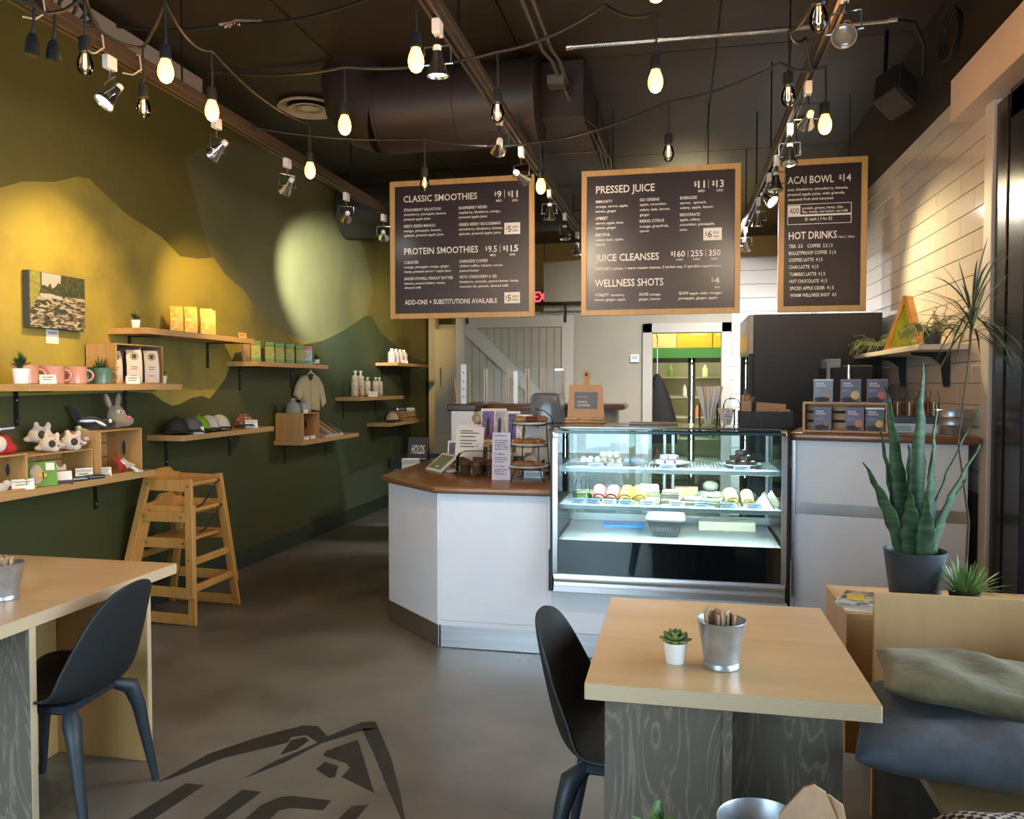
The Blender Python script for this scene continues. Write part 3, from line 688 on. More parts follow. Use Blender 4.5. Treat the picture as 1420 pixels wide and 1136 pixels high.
RAIL = mat('case_grey', (0.42, 0.47, 0.48), 0.35, 0.5)
for x0, x1 in ((LX+0.01, 0.0), (-0.02, RX-0.01)):
    B(x0, x1, 0.675, 0.680, 0.67, 1.235).build('sliding_door', CGLASS, t)
for x in (LX+0.02, -0.03, 0.02, RX-0.03):
    B(x, x+0.018, 0.670, 0.690, 0.655, 1.24, 0.002).build('door_stile', RAIL, t)
B(LX, RX, 0.668, 0.692, 1.20, 1.245, 0.002).build('rear_rail', RAIL, t)
B(LX, RX, 0.668, 0.692, 0.655, 0.70, 0.002).build('rear_rail', RAIL, t)
SHW = mat('case_shelf', (0.72, 0.84, 0.86), 0.3, 0.2)
for zz in (0.835, 1.04):
    y0, y1 = 0.085, 0.62
    sh = B(LX+0.015, RX-0.015, y0, y0+0.016, zz-0.022, zz+0.003, 0.002).build('case_shelf', RAIL, t)
    B(LX+0.015, RX-0.015, y1-0.012, y1, zz-0.012, zz).build('rear_bar', RAIL, sh)
    mb = MB(); nx = 64; ny = 26; dx = (RX-LX-0.03)/nx; dy = (y1-y0-0.02)/ny
    for i in range(nx+1): mb.box(LX+0.015+i*dx-0.0045, LX+0.015+i*dx+0.0045, y0+0.01, y1-0.01, zz-0.002, zz)
    for j in range(ny+1): mb.box(LX+0.015, RX-0.015, y0+0.01+j*dy-0.0055, y0+0.01+j*dy+0.0055, zz-0.002, zz)
    g = mb.build('perforated_tray', SHW, sh, smooth=0); g['kind'] = 'stuff'
for zz in (1.2425, 1.027, 0.822):
    MB().cyl((LX+0.05, 0.037 if zz > 1.2 else 0.108, zz), (RX-0.05, 0.037 if zz > 1.2 else 0.108, zz), 0.005).build('light_tube', mat('case_light', (1, 1, 1), em=(0.93, 1.0, 0.98), es=150), t)

# ================================================================ RIGHT BAR COUNTER
t = thing('bar_counter', 'tall white bar counter with walnut top and steel strip', 'counter', (0.6, 4.35, 0), -13.0)
L_ = 0.79
MB().prism([(0, 0), (L_, 0), (0.755, 0.45), (0, 0.45)], 0.12, 1.21).build('body', PANEL, t)
B(0.0, 0.75, 0.012, 0.44, 0.0, 0.12).build('kick_base', BLACK, t)
B(0.005, L_-0.005, -0.004, 0.0, 0.125, 0.825, 0.001).build('lower_panel', PANEL, t)
B(0.005, L_-0.005, -0.004, 0.0, 0.885, 1.205, 0.001).build('upper_panel', PANEL, t)
B(0.0, L_, -0.004, 0.001, 0.825, 0.885).build('steel_strip', mat('dull_steel', (0.30, 0.28, 0.27), 0.25, 1.0), t)
B(-0.016, 0.006, -0.010, 0.45, 0.30, 1.21, 0.002).build('edge_trim', STEEL, t)
mb = MB(); mb.prism([(-0.03, -0.045), (0.84, -0.045), (0.84, 0.09), (0.745, 0.49), (-0.03, 0.49)], 1.21, 1.252); bmesh.ops.bevel(mb.bm, geom=[e for e in mb.bm.edges], offset=0.014, segments=3, affect='EDGES', profile=0.5)
mb.build('worktop', COUNTW, t)
# ================================================================ MENU BOARDS
BOARDM = mat('board_face', (0.032, 0.021, 0.023), 0.32)
CHALK = mat('board_print', (0.88, 0.84, 0.80), 0.6, em=None)
def board(label, X0, X1, lines, corners, boxes, dollars=()):
    # corners of the survey sheet: TL, TR, BL, BR ; maps sheet positions to board metres
    W, Hh = X1-X0, 1.135; Z0 = 2.045
    t = thing('menu_board', label, 'menu board', (X0, 6.3, Z0), 0, 'hanging menu boards')
    fw = 0.042
    for n, a in (('left', (0, fw)), ('right', (W-fw, W))):
        B(a[0], a[1], 0, 0.04, 0, Hh, 0.002).build('frame_stile', FRAMEW, t)
    for a in ((0, fw), (Hh-fw, Hh)):
        mb = MB(); mb.prism([(0, a[0] if a[0] == 0 else a[1]), (W, a[0] if a[0] == 0 else a[1]), (W-fw, a[1] if a[0] == 0 else a[0]), (fw, a[1] if a[0] == 0 else a[0])], -0.0012, 0.0412, 'y')
        mb.build('frame_rail', FRAMEW, t)
    B(fw-0.005, W-fw+0.005, 0.012, 0.03, fw-0.005, Hh-fw+0.005).build('face', BOARDM, t)
    (ax, ay), (bx, by), (cx, cy), (dx, dy) = corners
    def mp(x, y):
        v = 0.5
        for _ in range(4):
            u = (x-(ax+(cx-ax)*v))/((bx+(dx-bx)*v)-(ax+(cx-ax)*v))
            v = (y-(ay+(by-ay)*u))/((cy+(dy-cy)*u)-(ay+(by-ay)*u))
        return u*W, Hh*(1-v), Hh/(cy-ay)
    mb = MB(); dk = MB(); bxm = MB()
    for L in lines:
        s, x0, y, x1, cap = L[:5]; tgt = MB(); ink = len(L) > 5; yy = 0.009 if ink else 0.0105
        u0, z, k = mp(x0, y); u1, _, _ = mp(x1, y)
        if s == '|': tgt.box(u0-0.0015, u0+0.0015, 0.0105, 0.0125, z, z+cap*k).build('divider', CHALK, t); continue
        if s[0] == '$' and cap > 30:
            wd = (u1-u0); tgt.text('$', u0, u0+wd*0.24 if len(s) < 4 else u0+wd*0.17, z+cap*k*0.30, cap*k*0.62, y=yy)
            tgt.text(s[1:], u0+wd*(0.36 if len(s) < 4 else 0.24), u1, z, cap*k, y=yy)
        else: tgt.text(s, u0, u1, z, cap*k, y=yy)
        o_ = tgt.build('lettering', INK if ink else CHALK, t, smooth=0, fixn=False); o_['kind'] = 'stuff'
    for x0, y0, x1, y1, fill in boxes:
        a, zt, _ = mp(x0, y0); b, zb, _ = mp(x1, y1)
        if fill: B(a, b, 0.0098, 0.0125, zb, zt).build('price_tag', CHALK, t)
        else:
            for q in ((a, b, zt-0.002, zt+0.002), (a, b, zb-0.002, zb+0.002), (a-0.002, a+0.002, zb, zt), (b-0.002, b+0.002, zb, zt)):
                bxm.box(q[0], q[1], 0.0098, 0.0125, q[2], q[3])
    if len(bxm.bm.verts): bxm.build('box_outline', CHALK, t, smooth=0)
    else: bxm.bm.free()
    for u in (W*0.2, W*0.8):
        MB().cyl((u, 0.02, Hh), (u, 0.02, CEIL-Z0), 0.0035, n=6).build('hanging_rod', BLACKM, t)
        MB().tube([(u+0.010*math.cos(a), 0.02, Hh+0.010+0.010*math.sin(a)) for a in [k*PI/4 for k in range(9)]], 0.0025, 6).build('eye_hook', CHROME, t)
    return t
K = 1
board('square menu board of smoothies, hanging left beside the green wall', -2.355, -1.135, [
 ('CLASSIC SMOOTHIES', 153, 240, 686, 46), ('$9', 810, 218, 858, 46), ('|', 879, 222, 880, 56), ('$11', 903, 218, 972, 46), ('MED', 820, 248, 862, 16), ('LRG', 933, 247, 970, 16),
 ('STRAWBERRY SALVATION', 155, 306, 425, 20), ('strawberry, pineapple, banana,', 155, 337, 463, 17), ('pressed apple juice', 155, 371, 350, 17),
 ("NED'S GREEN MANGO", 155, 423, 385, 20), ('mango, pineapple, banana,', 155, 455, 428, 17), ('spinach, pressed apple juice', 155, 488, 443, 17),
 ('RASPBERRY RIDER', 555, 297, 757, 20), ('raspberry, blueberry, mango,', 555, 329, 850, 17), ('pressed apple juice', 555, 362, 757, 17),
 ('GREEN BERRY BOOGIEMAN', 555, 417, 848, 20), ('strawberry, blueberry, banana,', 555, 449, 865, 17), ('spinach, pressed apple juice', 555, 482, 850, 17),
 ('$5', 888, 465, 925, 42, 1), ('KIDS', 933, 438, 974, 15, 1), ('SIZE', 933, 463, 970, 15, 1),
 ('PROTEIN SMOOTHIES', 155, 618, 690, 46), ('$9.5', 742, 608, 823, 44), ('|', 845, 612, 846, 54), ('$11.5', 865, 606, 972, 44), ('MED', 775, 638, 815, 15), ('LRG', 913, 635, 950, 15),
 ('C-BUSTER', 155, 685, 260, 20), ('orange, pineapple, mango, ginger,', 155, 717, 485, 17), ('hemp, pressed carrot + apple juice', 155, 750, 495, 17),
 ('BADEN POWELL PEANUT BUTTER', 155, 803, 510, 20), ('banana, peanut butter, cocoa,', 155, 835, 453, 17), ('almond milk', 155, 866, 278, 17),
 ('DARKSIDE COFFEE', 557, 682, 757, 20), ('chilled coffee, banana, cocoa', 557, 714, 862, 17), ('peanut butter', 557, 748, 697, 17),
 ('KETO CORKSCREW (+ $2)', 557, 795, 820, 20), ('blueberry, avocado, peanut butter, hemp,', 557, 828, 975, 17), ('coconut oil, spinach, almond milk', 557, 862, 903, 17),
 ('ADD-ONS + SUBSTITUTIONS AVAILABLE', 155, 981, 822, 34), ('$5', 882, 962, 920, 42, 1), ('KIDS', 929, 937, 970, 15, 1), ('SIZE', 929, 961, 966, 15, 1)],
 [(55, 93), (1088, 58), (50, 1085), (1080, 1078)], [(877, 400, 986, 480, 1), (873, 900, 981, 979, 1)])
board('square menu board of pressed juices, hanging in the middle', -0.755, 0.46, [
 ('PRESSED JUICE', 146, 222, 570, 52), ('$11', 848, 193, 924, 50), ('|', 949, 193, 950, 56), ('$13', 973, 190, 1055, 50), ('MED', 878, 222, 923, 16), ('LRG', 1005, 219, 1048, 16),
 ('IMMUNITY', 143, 291, 265, 20), ('orange, carrot, apple,', 143, 324, 378, 17), ('lemon, ginger', 143, 358, 293, 17), ('UPBEET', 141, 410, 230, 20), ('carrot, apple, beet,', 141, 443, 345, 17), ('lemon, ginger', 141, 477, 290, 17),
 ('BEETIFUL', 139, 528, 247, 20), ('celery, beet, apple,', 137, 562, 343, 17), ('lemon', 137, 594, 207, 17), ('GO GREENS', 463, 281, 603, 20), ('apple, cucumber,', 463, 313, 655, 17), ('celery, kale, lemon,', 462, 350, 678, 17), ('ginger', 462, 386, 533, 17),
 ('RISING CITRUS', 460, 433, 635, 20), ('orange, grapefruit,', 460, 469, 667, 17), ('carrot', 460, 502, 527, 17), ('ENERGIZE', 750, 272, 868, 20), ('carrot,  spinach,', 748, 306, 933, 17), ('celery, apple, lemon', 748, 340, 978, 17),
 ('REHYDRATE', 747, 392, 888, 20), ('apple, celery,', 747, 425, 890, 17), ('cucumber, pineapple,', 745, 460, 990, 17), ('mint', 745, 496, 797, 17), ('$6', 922, 545, 970, 44, 1), ('KIDS', 979, 518, 1020, 15, 1), ('SIZE', 979, 545, 1017, 15, 1),
 ('JUICE CLEANSES', 135, 708, 595, 50), ('$160', 680, 681, 780, 42), ('|', 801, 681, 802, 46), ('255', 820, 678, 905, 42), ('|', 925, 677, 926, 46), ('350', 945, 675, 1027, 42), ('3 DAY', 716, 708, 768, 14), ('5 DAY', 836, 706, 888, 14), ('7 DAY', 958, 703, 1008, 14),
 ('EACH DAY', 135, 771, 245, 20), ('6 juices, 1 warm master cleanse, 2 herbal teas, 5 spirulina supplements', 252, 768, 1032, 18), ('WELLNESS SHOTS', 130, 891, 625, 52), ('$4', 962, 875, 1018, 48), ('3oz', 985, 906, 1018, 16),
 ('VITALITY', 131, 960, 232, 20), ('turmeric,', 246, 958, 345, 17), ('lemon, ginger, apple', 130, 992, 352, 17), ('ALIVE', 449, 956, 517, 20), ('orange,', 525, 955, 607, 17), ('ginger, lemon', 449, 989, 602, 17), ('GLOW', 732, 950, 803, 20), ('apple cider vinegar,', 810, 950, 1037, 17), ('pineapple, ginger, apple', 732, 985, 1003, 17)],
 [(42, 65), (1175, 22), (28, 1098), (1155, 1085)], [(910, 478, 1037, 563, 1)])
board('narrow menu board of acai bowl and hot drinks, hanging right', 0.735, 1.36, [
 ('ACAI BOWL', 178, 222, 500, 50), ('$14', 535, 208, 620, 48), ('acai, blueberry, strawberry, banana,', 175, 270, 597, 18), ('pressed apple juice, with granola,', 174, 304, 573, 18), ('seasonal fruit and coconut', 174, 338, 493, 18),
 ('ADD', 181, 425, 250, 34, 1), ('protein, greens, hemp, chia,', 273, 398, 560, 18), ('flax, honey, nut butter, nut milk', 271, 424, 592, 18), ('$1 each | 3 for $2', 287, 475, 480, 20),
 ('HOT DRINKS', 165, 604, 508, 50), ('12oz | 16oz', 518, 598, 632, 15), ('TEA  2.5', 163, 663, 262, 23), ('COFFEE  2.5 | 3', 296, 662, 475, 23), ('BULLETPROOF COFFEE  5 | 6', 161, 711, 498, 23), ('COFFEE LATTE  4 | 5', 160, 759, 400, 23),
 ('CHAI LATTE  4 | 5', 158, 808, 368, 23), ('TUMERIC LATTE  4 | 5', 157, 858, 414, 23), ('HOT CHOCOLATE  4 | 5', 155, 906, 427, 23), ('SPICED APPLE CIDER  4 | 5', 155, 955, 473, 23), ('WARM WELLNESS SHOT  4.5', 153, 1003, 490, 23)],
 [(126, 62), (738, 40), (55, 1108), (698, 1105)], [(172, 366, 611, 492, 0), (172, 372, 256, 438, 1), (172, 436, 611, 438, 1)])

# ================================================================ CEILING SERVICES
DUCT = mat('duct_black', (0.030, 0.023, 0.020), 0.5, 0.0)
def duct(name, label, p0, p1, r, cat='duct'):
    t = thing(name, label, cat, p0); d = Vector(p1)-Vector(p0); n = max(2, int(d.length/0.9))
    MB().tube([(0, 0, 0), d], r, 28).build('pipe', DUCT, t, smooth=50)
    for k in range(n+1):
        c = d*(k/n); u = d.normalized()*0.012
        MB().tube([c-u, c+u], r+0.008, 28).build('seam_band', DUCT, t, smooth=50)
duct('air_duct', 'round black air duct crossing the ceiling right of the white vent', (-1.95, 5.15, 3.34), (-0.90, 5.15, 3.34), 0.27)
t = thing('duct_elbow', 'black duct elbow turning up into the ceiling beside the vent', 'duct', (-1.95, 5.15, 3.34))
MB().tube([(0, 0, 0), (-0.10, 0, 0.03), (-0.18, 0, 0.10), (-0.21, 0, 0.22), (-0.21, 0, 0.31)], [0.27, 0.27, 0.26, 0.24, 0.22], 28).build('elbow', DUCT, t, smooth=60)
t = thing('ceiling_drop', 'flat brown ceiling panel carrying the round white vent', 'panel', (-2.75, 5.6, 3.63)); B(-0.45, 0.45, -0.6, 0.6, 0, 0.02).build('panel', CEILM, t)
duct('air_duct', 'round black air duct farther back, behind the smoothie board', (-3.42, 7.9, 3.32), (-1.1, 7.9, 3.32), 0.28)
t = thing('box_duct', 'black rectangular duct running back between the two square boards', 'duct', (-0.85, 7.2, 3.24))
B(-0.28, 0.24, -2.0, 2.1, 0.0, 0.37, 0.004).build('duct_body', DUCT, t)
for y in (-1.2, -0.2, 0.8, 1.8): B(-0.29, 0.25, y-0.015, y+0.015, -0.01, 0.37).build('flange', DUCT, t)
t = thing('ceiling_vent', 'round white air diffuser at the ceiling', 'vent', (-2.764, 5.66, 3.60))
WV = mat('vent_white', (0.72, 0.62, 0.50), 0.45)
MB().lathe([(0.08, 0.06), (0.222, 0.010), (0.232, -0.006), (0.225, -0.012), (0.165, 0.012), (0.16, 0.03)], 40, caps=False).build('outer_ring', WV, t)
MB().lathe([(0.06, 0.02), (0.130, -0.004), (0.150, -0.014), (0.140, -0.020), (0.100, -0.006)], 36, caps=False).build('middle_ring', WV, t)
MB().lathe([(0.001, -0.022), (0.05, -0.020), (0.085, -0.008), (0.070, 0.002), (0.001, 0.004)], 32).build('centre_cone', WV, t)
MB().lathe([(0.001, 0.03), (0.17, 0.03), (0.17, 0.055), (0.001, 0.055)], 32).build('backing', INK, t)

TRK = mat('track_bronze', (0.11, 0.080, 0.052), 0.4, 0.5)
def track(label, x, y0, y1, z=2.94, rods=()):
    t = thing('lighting_track', label, 'lighting track', (x, y0, z), 0, 'ceiling lighting tracks')
    L = y1-y0
    for a, b in ((-0.022, -0.010), (0.010, 0.022)): B(a, b, 0, L, 0, 0.035, 0.001).build('track_lip', TRK, t)
    B(-0.010, 0.010, 0, L, 0.016, 0.035).build('track_core', INK, t)
    B(-0.026, 0.026, 0, L, 0.035, 0.075, 0.003).build('carrier', TRK, t)
    for y in rods: MB().cyl((0, y-y0, 0.07), (0, y-y0, CEIL-z), 0.005, n=6).build('hanging_rod', BLACKM, t)
track('lighting track nearest the green wall', -2.44, 0.6, 9.0, 2.93, (1.5, 3.6, 5.7, 7.8))
track('lighting track passing between the two square menu boards', -0.95, 0.6, 9.0, 2.95, (1.5, 3.4, 5.6, 7.3, 8.6))
track('lighting track left of the narrow menu board', 0.60, 0.6, 9.2, 2.94, (2.4, 4.7, 5.6, 6.6, 7.6, 8.6))
LENSW = mat('lens_lit_white', (1, 1, 1), em=(1.0, 0.96, 0.88), es=40)
LENSY = mat('lens_lit_warm', (1, 1, 1), em=(1.0, 0.78, 0.35), es=40)
LENSO = mat('lens_off', (0.55, 0.52, 0.48), 0.15, 0.6)
def head(label, x, y, z, aim, lit=None, power=0, color=(1, 0.8, 0.5), ang=60):
    t = thing('track_spotlight', label, 'spotlight', (x, y, z), 0, 'track spotlights')
    B(-0.016, 0.016, -0.03, 0.03, -0.055, 0.004, 0.003).build('adapter', PLAST, t)
    MB().cyl((0, 0, -0.055), (0, 0, -0.10), 0.007, n=8).build('stem', CHROME, t)
    d = (Vector(aim)-Vector((x, y, z-0.17))).normalized(); c = Vector((0, 0, -0.17))
    s = d.cross(Vector((0, 0, 1)));
    if s.length < 0.05: s = Vector((1, 0, 0))
    s.normalize()
    up = Vector((0, 0, 1))
    MB().tube([c+s*0.056, c+s*0.056+up*0.068, c+s*0.050+up*0.072, c-s*0.050+up*0.072, c-s*0.056+up*0.068, c-s*0.056], 0.0035, 6).build('yoke', CHROME, t)
    MB().cyl(c-s*0.064, c+s*0.064, 0.004, n=8).build('pivot_pin', CHROME, t)
    Q = Matrix.Translation(c) @ d.to_track_quat('Z', 'Y').to_matrix().to_4x4()
    MB().lathe([(0.014, -0.055), (0.020, -0.050), (0.024, -0.02), (0.040, 0.025), (0.046, 0.040), (0.046, 0.046), (0.041, 0.046), (0.036, 0.034)], 24, Q, caps=False).build('lamp_body', CHROME, t)
    MB().lathe([(0.012, -0.075), (0.016, -0.072), (0.018, -0.05), (0.001, -0.05)], 16, Q).build('lamp_socket', CERAM, t)
    MB().lathe([(0.036, 0.034), (0.030, 0.038), (0.001, 0.040)], 24, Q, caps=False).build('lens', lit or LENSO, t)
    if lit and power:
        p = Vector((x, y, z))+c+d*0.06
        light('spot_lamp', 'SPOT', p, power, color, 0.03, p+d, ang, 0.85)
WARM = (1.0, 0.66, 0.20)
head('lit spotlight on the wall track out past the left frame edge', -2.44, 2.2, 2.93, (-3.48, 3.0, 1.95), LENSY, 75, WARM, 70)
head('lit spotlight nearest on the green wall track, face towards the viewer', -2.44, 3.08, 2.93, (-2.9, 2.3, 1.6), LENSW, 25, (1, .75, .4), 70)
head('lit spotlight on the wall track right under the second amber bulb', -2.44, 3.90, 2.93, (-3.48, 3.95, 2.0), LENSY, 80, WARM, 64)
head('third spotlight on the wall track, below it the pale hill begins', -2.44, 4.69, 2.93, (-3.48, 5.35, 2.0), LENSY, 85, WARM, 56)
head('fourth spotlight on the wall track, turned to the wall', -2.44, 5.61, 2.93, (-3.48, 7.35, 2.45), LENSW, 560, (0.90, 1.0, 0.95), 46)
head('spotlight on the wall track just left of the smoothie board', -2.44, 6.38, 2.93, (-3.48, 9.7, 2.0), LENSY, 240, WARM, 34)
head('bright spotlight on the middle track beside the big amber bulb', -0.95, 3.09, 2.95, (-0.95, 3.3, 0), LENSW, 45, (1.0, 0.92, 0.80), 90)
head('spotlight on the middle track under the unlit bulb, lit to brighten the board', -0.95, 4.20, 2.95, (-1.6, 6.3, 2.5), LENSW, 40, (1.0, 0.85, 0.62), 80)  # lit lens and beam added to brighten the smoothie board
head('spotlight on the middle track just above the smoothie board corner', -0.95, 4.83, 2.95, (-0.4, 6.3, 2.55), LENSW, 20, (1.0, 0.85, 0.62), 90)  # beam and lit lens put in to lift the juice board
head('spotlight on the middle track right of the amber bulb between boards', -0.95, 5.92, 2.95, (-1.0, 6.0, 0))
head('spotlight on the middle track, second behind the boards', -0.95, 6.75, 2.95, (-0.8, 6.6, 0))
head('lit spotlight farthest on the middle track between the boards', -0.95, 7.6, 2.95, (-0.95, 8.0, 0), LENSW, 60, (1, 0.95, 0.82), 110)
head('spotlight on the right track at the top edge of the picture', 0.60, 3.18, 2.98, (0.3, 2.2, 1.9))
head('spotlight on the right track above the unlit bulb pair', 0.60, 4.05, 2.94, (0.5, 6.3, 2.6), LENSW, 40, (1.0, 0.85, 0.62), 80)  # head switched on as added light for the middle and right boards
head('spotlight on the right track near the narrow board top', 0.60, 4.68, 2.94, (0.5, 4.2, 1.0))
head('spotlight on the right track in front of the narrow board frame', 0.60, 5.30, 2.94, (0.6, 5.0, 0))
head('spotlight on the right track, just behind that at the frame', 0.60, 5.72, 2.94, (1.45, 4.9, 1.8), LENSW, 110, (1.0, 0.80, 0.42), 80)
head('lit spotlight on the right track low between the boards', 0.60, 6.45, 2.94, (0.6, 6.9, 0), LENSW, 60, (1, 0.9, 0.7), 100)
head('last spotlight on the right track between the boards', 0.60, 7.6, 2.94, (0.9, 8.6, 1.2), LENSW, 120, (0.95, 0.97, 1.0), 110)

# ---- string lights
CORD = mat('black_cord', (0.012, 0.010, 0.009), 0.5)
BULBLIT = mat('bulb_lit', (1, 0.6, 0.2), em=(1.0, 0.36, 0.035), es=11)
FIL = mat('filament', (1, 0.7, 0.3), em=(1.0, 0.60, 0.25), es=9)  # glow added to the wires of the unlit bulbs
BGL = glass('bulb_glass', (0.97, 0.90, 0.82), ior=1.5)
bulb_meshes = {}
def bulb(label, x, y, z, lit, top=0.16, scale=1.0):
    t = thing('string_bulb', label, 'light bulb', (x, y, z), 0, 'lit amber string bulbs' if lit else 'unlit clear string bulbs')
    MB().lathe([(0.010, 0.098), (0.019, 0.092), (0.021, 0.075), (0.021, 0.045), (0.017, 0.040)], 16).build('socket', BLACK, t)
    MB().tube([(0, 0, 0.095), (0.003, 0, 0.12), (0, 0, 0.098+top)], 0.0045, 6).build('pendant_cord', CORD, t)
    MB().lathe([(0.014, 0.044), (0.017, 0.036), (0.026, 0.012), (0.0285, -0.006), (0.026, -0.024), (0.018, -0.038), (0.008, -0.044), (0.001, -0.0455)], 20).build('glass_envelope', BULBLIT if lit else BGL, t)
    if lit: light('bulb_lamp', 'POINT', (x, y, z-0.065), 5.5, (1.0, 0.50, 0.16), 0.02)
    if not lit: MB().tube([(-0.004, 0, 0.035), (-0.005, 0, -0.015), (0.0, 0, -0.020), (0.005, 0, -0.015), (0.004, 0, 0.035)], 0.0014, 6).build('filament', FIL, t)
LB = [('large lit amber bulb near the wall track, top left', -1.862, 2.648, 2.66, 1), ('lit amber bulb hanging at the middle track, top centre', -0.924, 2.744, 2.66, 1), ('lit amber bulb just below the round ceiling vent', -1.465, 3.356, 2.66, 1),
      ('lit amber bulb right above the small glowing wall spotlight', -1.939, 3.067, 2.66, 1), ('lit amber bulb over the pale green hill, low on the wall track', -1.958, 4.022, 2.66, 1), ('lit amber bulb between the smoothie and juice boards', -0.792, 4.617, 2.66, 1),
      ('lit amber bulb under the silver pipe, above the juice board', -0.091, 3.118, 2.66, 1), ('lit amber bulb above the narrow menu board', 0.635, 3.785, 2.66, 1), ('amber bulb cut by the top edge above the silver pipe', -0.07, 2.42, 2.675, 1),
      ('unlit clear bulb over the middle track heads', -0.761, 3.34, 2.66, 0), ('unlit clear bulb on the cord above the juice board', -0.053, 4.092, 2.66, 0), ('unlit bulb in front of the word SMOOTHIES heading', -1.442, 4.43, 2.66, 0),
      ('unlit bulb hanging alone against the dark green wall, upper left', -2.205, 2.984, 2.66, 0), ('unlit bulb beside two empty black sockets', -2.106, 2.53, 2.66, 0), ('unlit bulb at the top of the right track', 0.429, 2.696, 2.66, 0), ('unlit bulb on the right track below the first', 0.427, 3.389, 2.66, 0)]
for a in LB: bulb(*a)
for k, (x, y) in enumerate(((-2.17, 2.36), (-2.14, 2.42))):
    t = thing('lamp_socket', ('empty black lamp socket at far left of the cord', 'empty black lamp socket next to the unlit bulb, upper left')[k], 'lamp socket', (x, y, 2.64), 0, 'empty lamp sockets')
    MB().lathe([(0.009, 0.06), (0.016, 0.05), (0.023, 0.02), (0.025, -0.01), (0.018, -0.012)], 14).build('socket_cup', BLACK, t)
    MB().tube([(0, 0, 0.055), (0.006, 0, 0.09), (0.0, 0.01, 0.16)], 0.005, 6).build('pendant_cord', CORD, t)
def cord(label, pts, r=0.007, sag=0.0, m=CORD, name='light_cord', cat='cable', grp='string light cords'):
    P = [Vector(p) for p in pts]; out = []
    for a, b in zip(P, P[1:]):
        for k in range(8):
            s = k/8; out.append(a.lerp(b, s)+Vector((0, 0, -sag*4*s*(1-s))))
    out.append(P[-1])
    o = MB().tube(out, r, 6).build(name, m, None, smooth=80); tag(o, label, cat, grp); return o
cord('black light cord at the top left, swagged to the wall track bulb', [(-2.6, 1.9, 2.86), (-2.17, 2.36, 2.80), (-2.14, 2.43, 2.80), (-2.106, 2.53, 2.91), (-2.30, 2.85, 2.93), (-2.205, 2.984, 2.91), (-1.862, 2.648, 2.91)], 0.007, 0.015)
cord('light cord linking the amber bulbs along the wall track', [(-1.862, 2.648, 2.91), (-1.939, 3.067, 2.91), (-1.958, 4.022, 2.91), (-2.40, 4.9, 2.95)], 0.006, 0.05)
cord('light cord across the ceiling passing in front of the black duct', [(-2.35, 3.75, 3.12), (-1.465, 3.356, 2.915), (-0.761, 3.34, 2.915), (-0.30, 3.30, 3.05), (-0.091, 3.118, 2.915)], 0.007, 0.03)
cord('light cord hanging in a swag above the three boards', [(-2.43, 4.2, 2.98), (-1.442, 4.43, 2.915), (-0.792, 4.617, 2.915), (-0.053, 4.092, 2.915), (0.45, 3.85, 2.97), (0.635, 3.785, 2.915)], 0.007, 0.03)
cord('light cord twisting down the right track', [(0.429, 2.696, 2.91), (0.50, 3.1, 2.95), (0.427, 3.389, 2.91), (0.52, 3.6, 2.97), (0.60, 3.9, 2.95)], 0.007, 0.03)
cord('light cord from the middle track to the bulb at the top edge', [(-0.95, 2.5, 2.98), (-0.924, 2.744, 2.915), (-0.5, 2.5, 3.1), (-0.07, 2.42, 2.93)], 0.006, 0.03)
cord('heavy black cable with a knot crossing the ceiling, top left', [(-3.0, 3.85, 3.45), (-2.30, 3.856, 3.40), (-1.6, 3.75, 3.38), (-0.98, 3.4, 3.42)], 0.010, 0.03, grp='ceiling cables')
o = MB(); 
for k in range(5): o.tube([(-2.38+0.03*k, 3.84+0.01*math.sin(k*3), 3.385+0.012*math.cos(k*2)), (-2.30, 3.86, 3.41+0.01*math.sin(k)), (-2.20+0.015*k, 3.85, 3.39+0.01*math.cos(k*3))], 0.007, 6)
tag(o.build('cable_knot', mat('clear_tape', (0.35, 0.27, 0.20), 0.3)), 'taped knot of wires on the heavy ceiling cable', 'cable')
mb = MB()
for k in range(4):
    c = (-2.42, 2.72+0.05*k, 3.03); mb.tube([(c[0]+0.02*math.sin(a*2+k), c[1]+(0.14-0.015*k)*math.cos(a), c[2]+(0.075-0.01*k)*math.sin(a)) for a in [i*2*PI/18 for i in range(19)]], 0.008, 6)
tag(mb.build('cord_coil', CORD), 'coiled black cord lying on the wall track, upper left', 'cable')
for k, (y0, lbl) in enumerate(((2.50, 'first'), (2.66, 'second'), (2.98, 'third'), (3.22, 'fourth'))):
    o = MB().tube([(-2.47, y0, 3.02), (-2.40, y0+0.005, 2.99), (-2.395, y0+0.01, 2.93), (-2.43, y0, 2.905), (-2.47, y0-0.02, 2.91)], 0.004, 6).build('cable_tie', mat('pale_tie', (0.6, 0.48, 0.35), 0.5))
    tag(o, 'pale cable tie around the wall track, %s from the left' % lbl, 'cable tie', 'cable ties on the wall track')

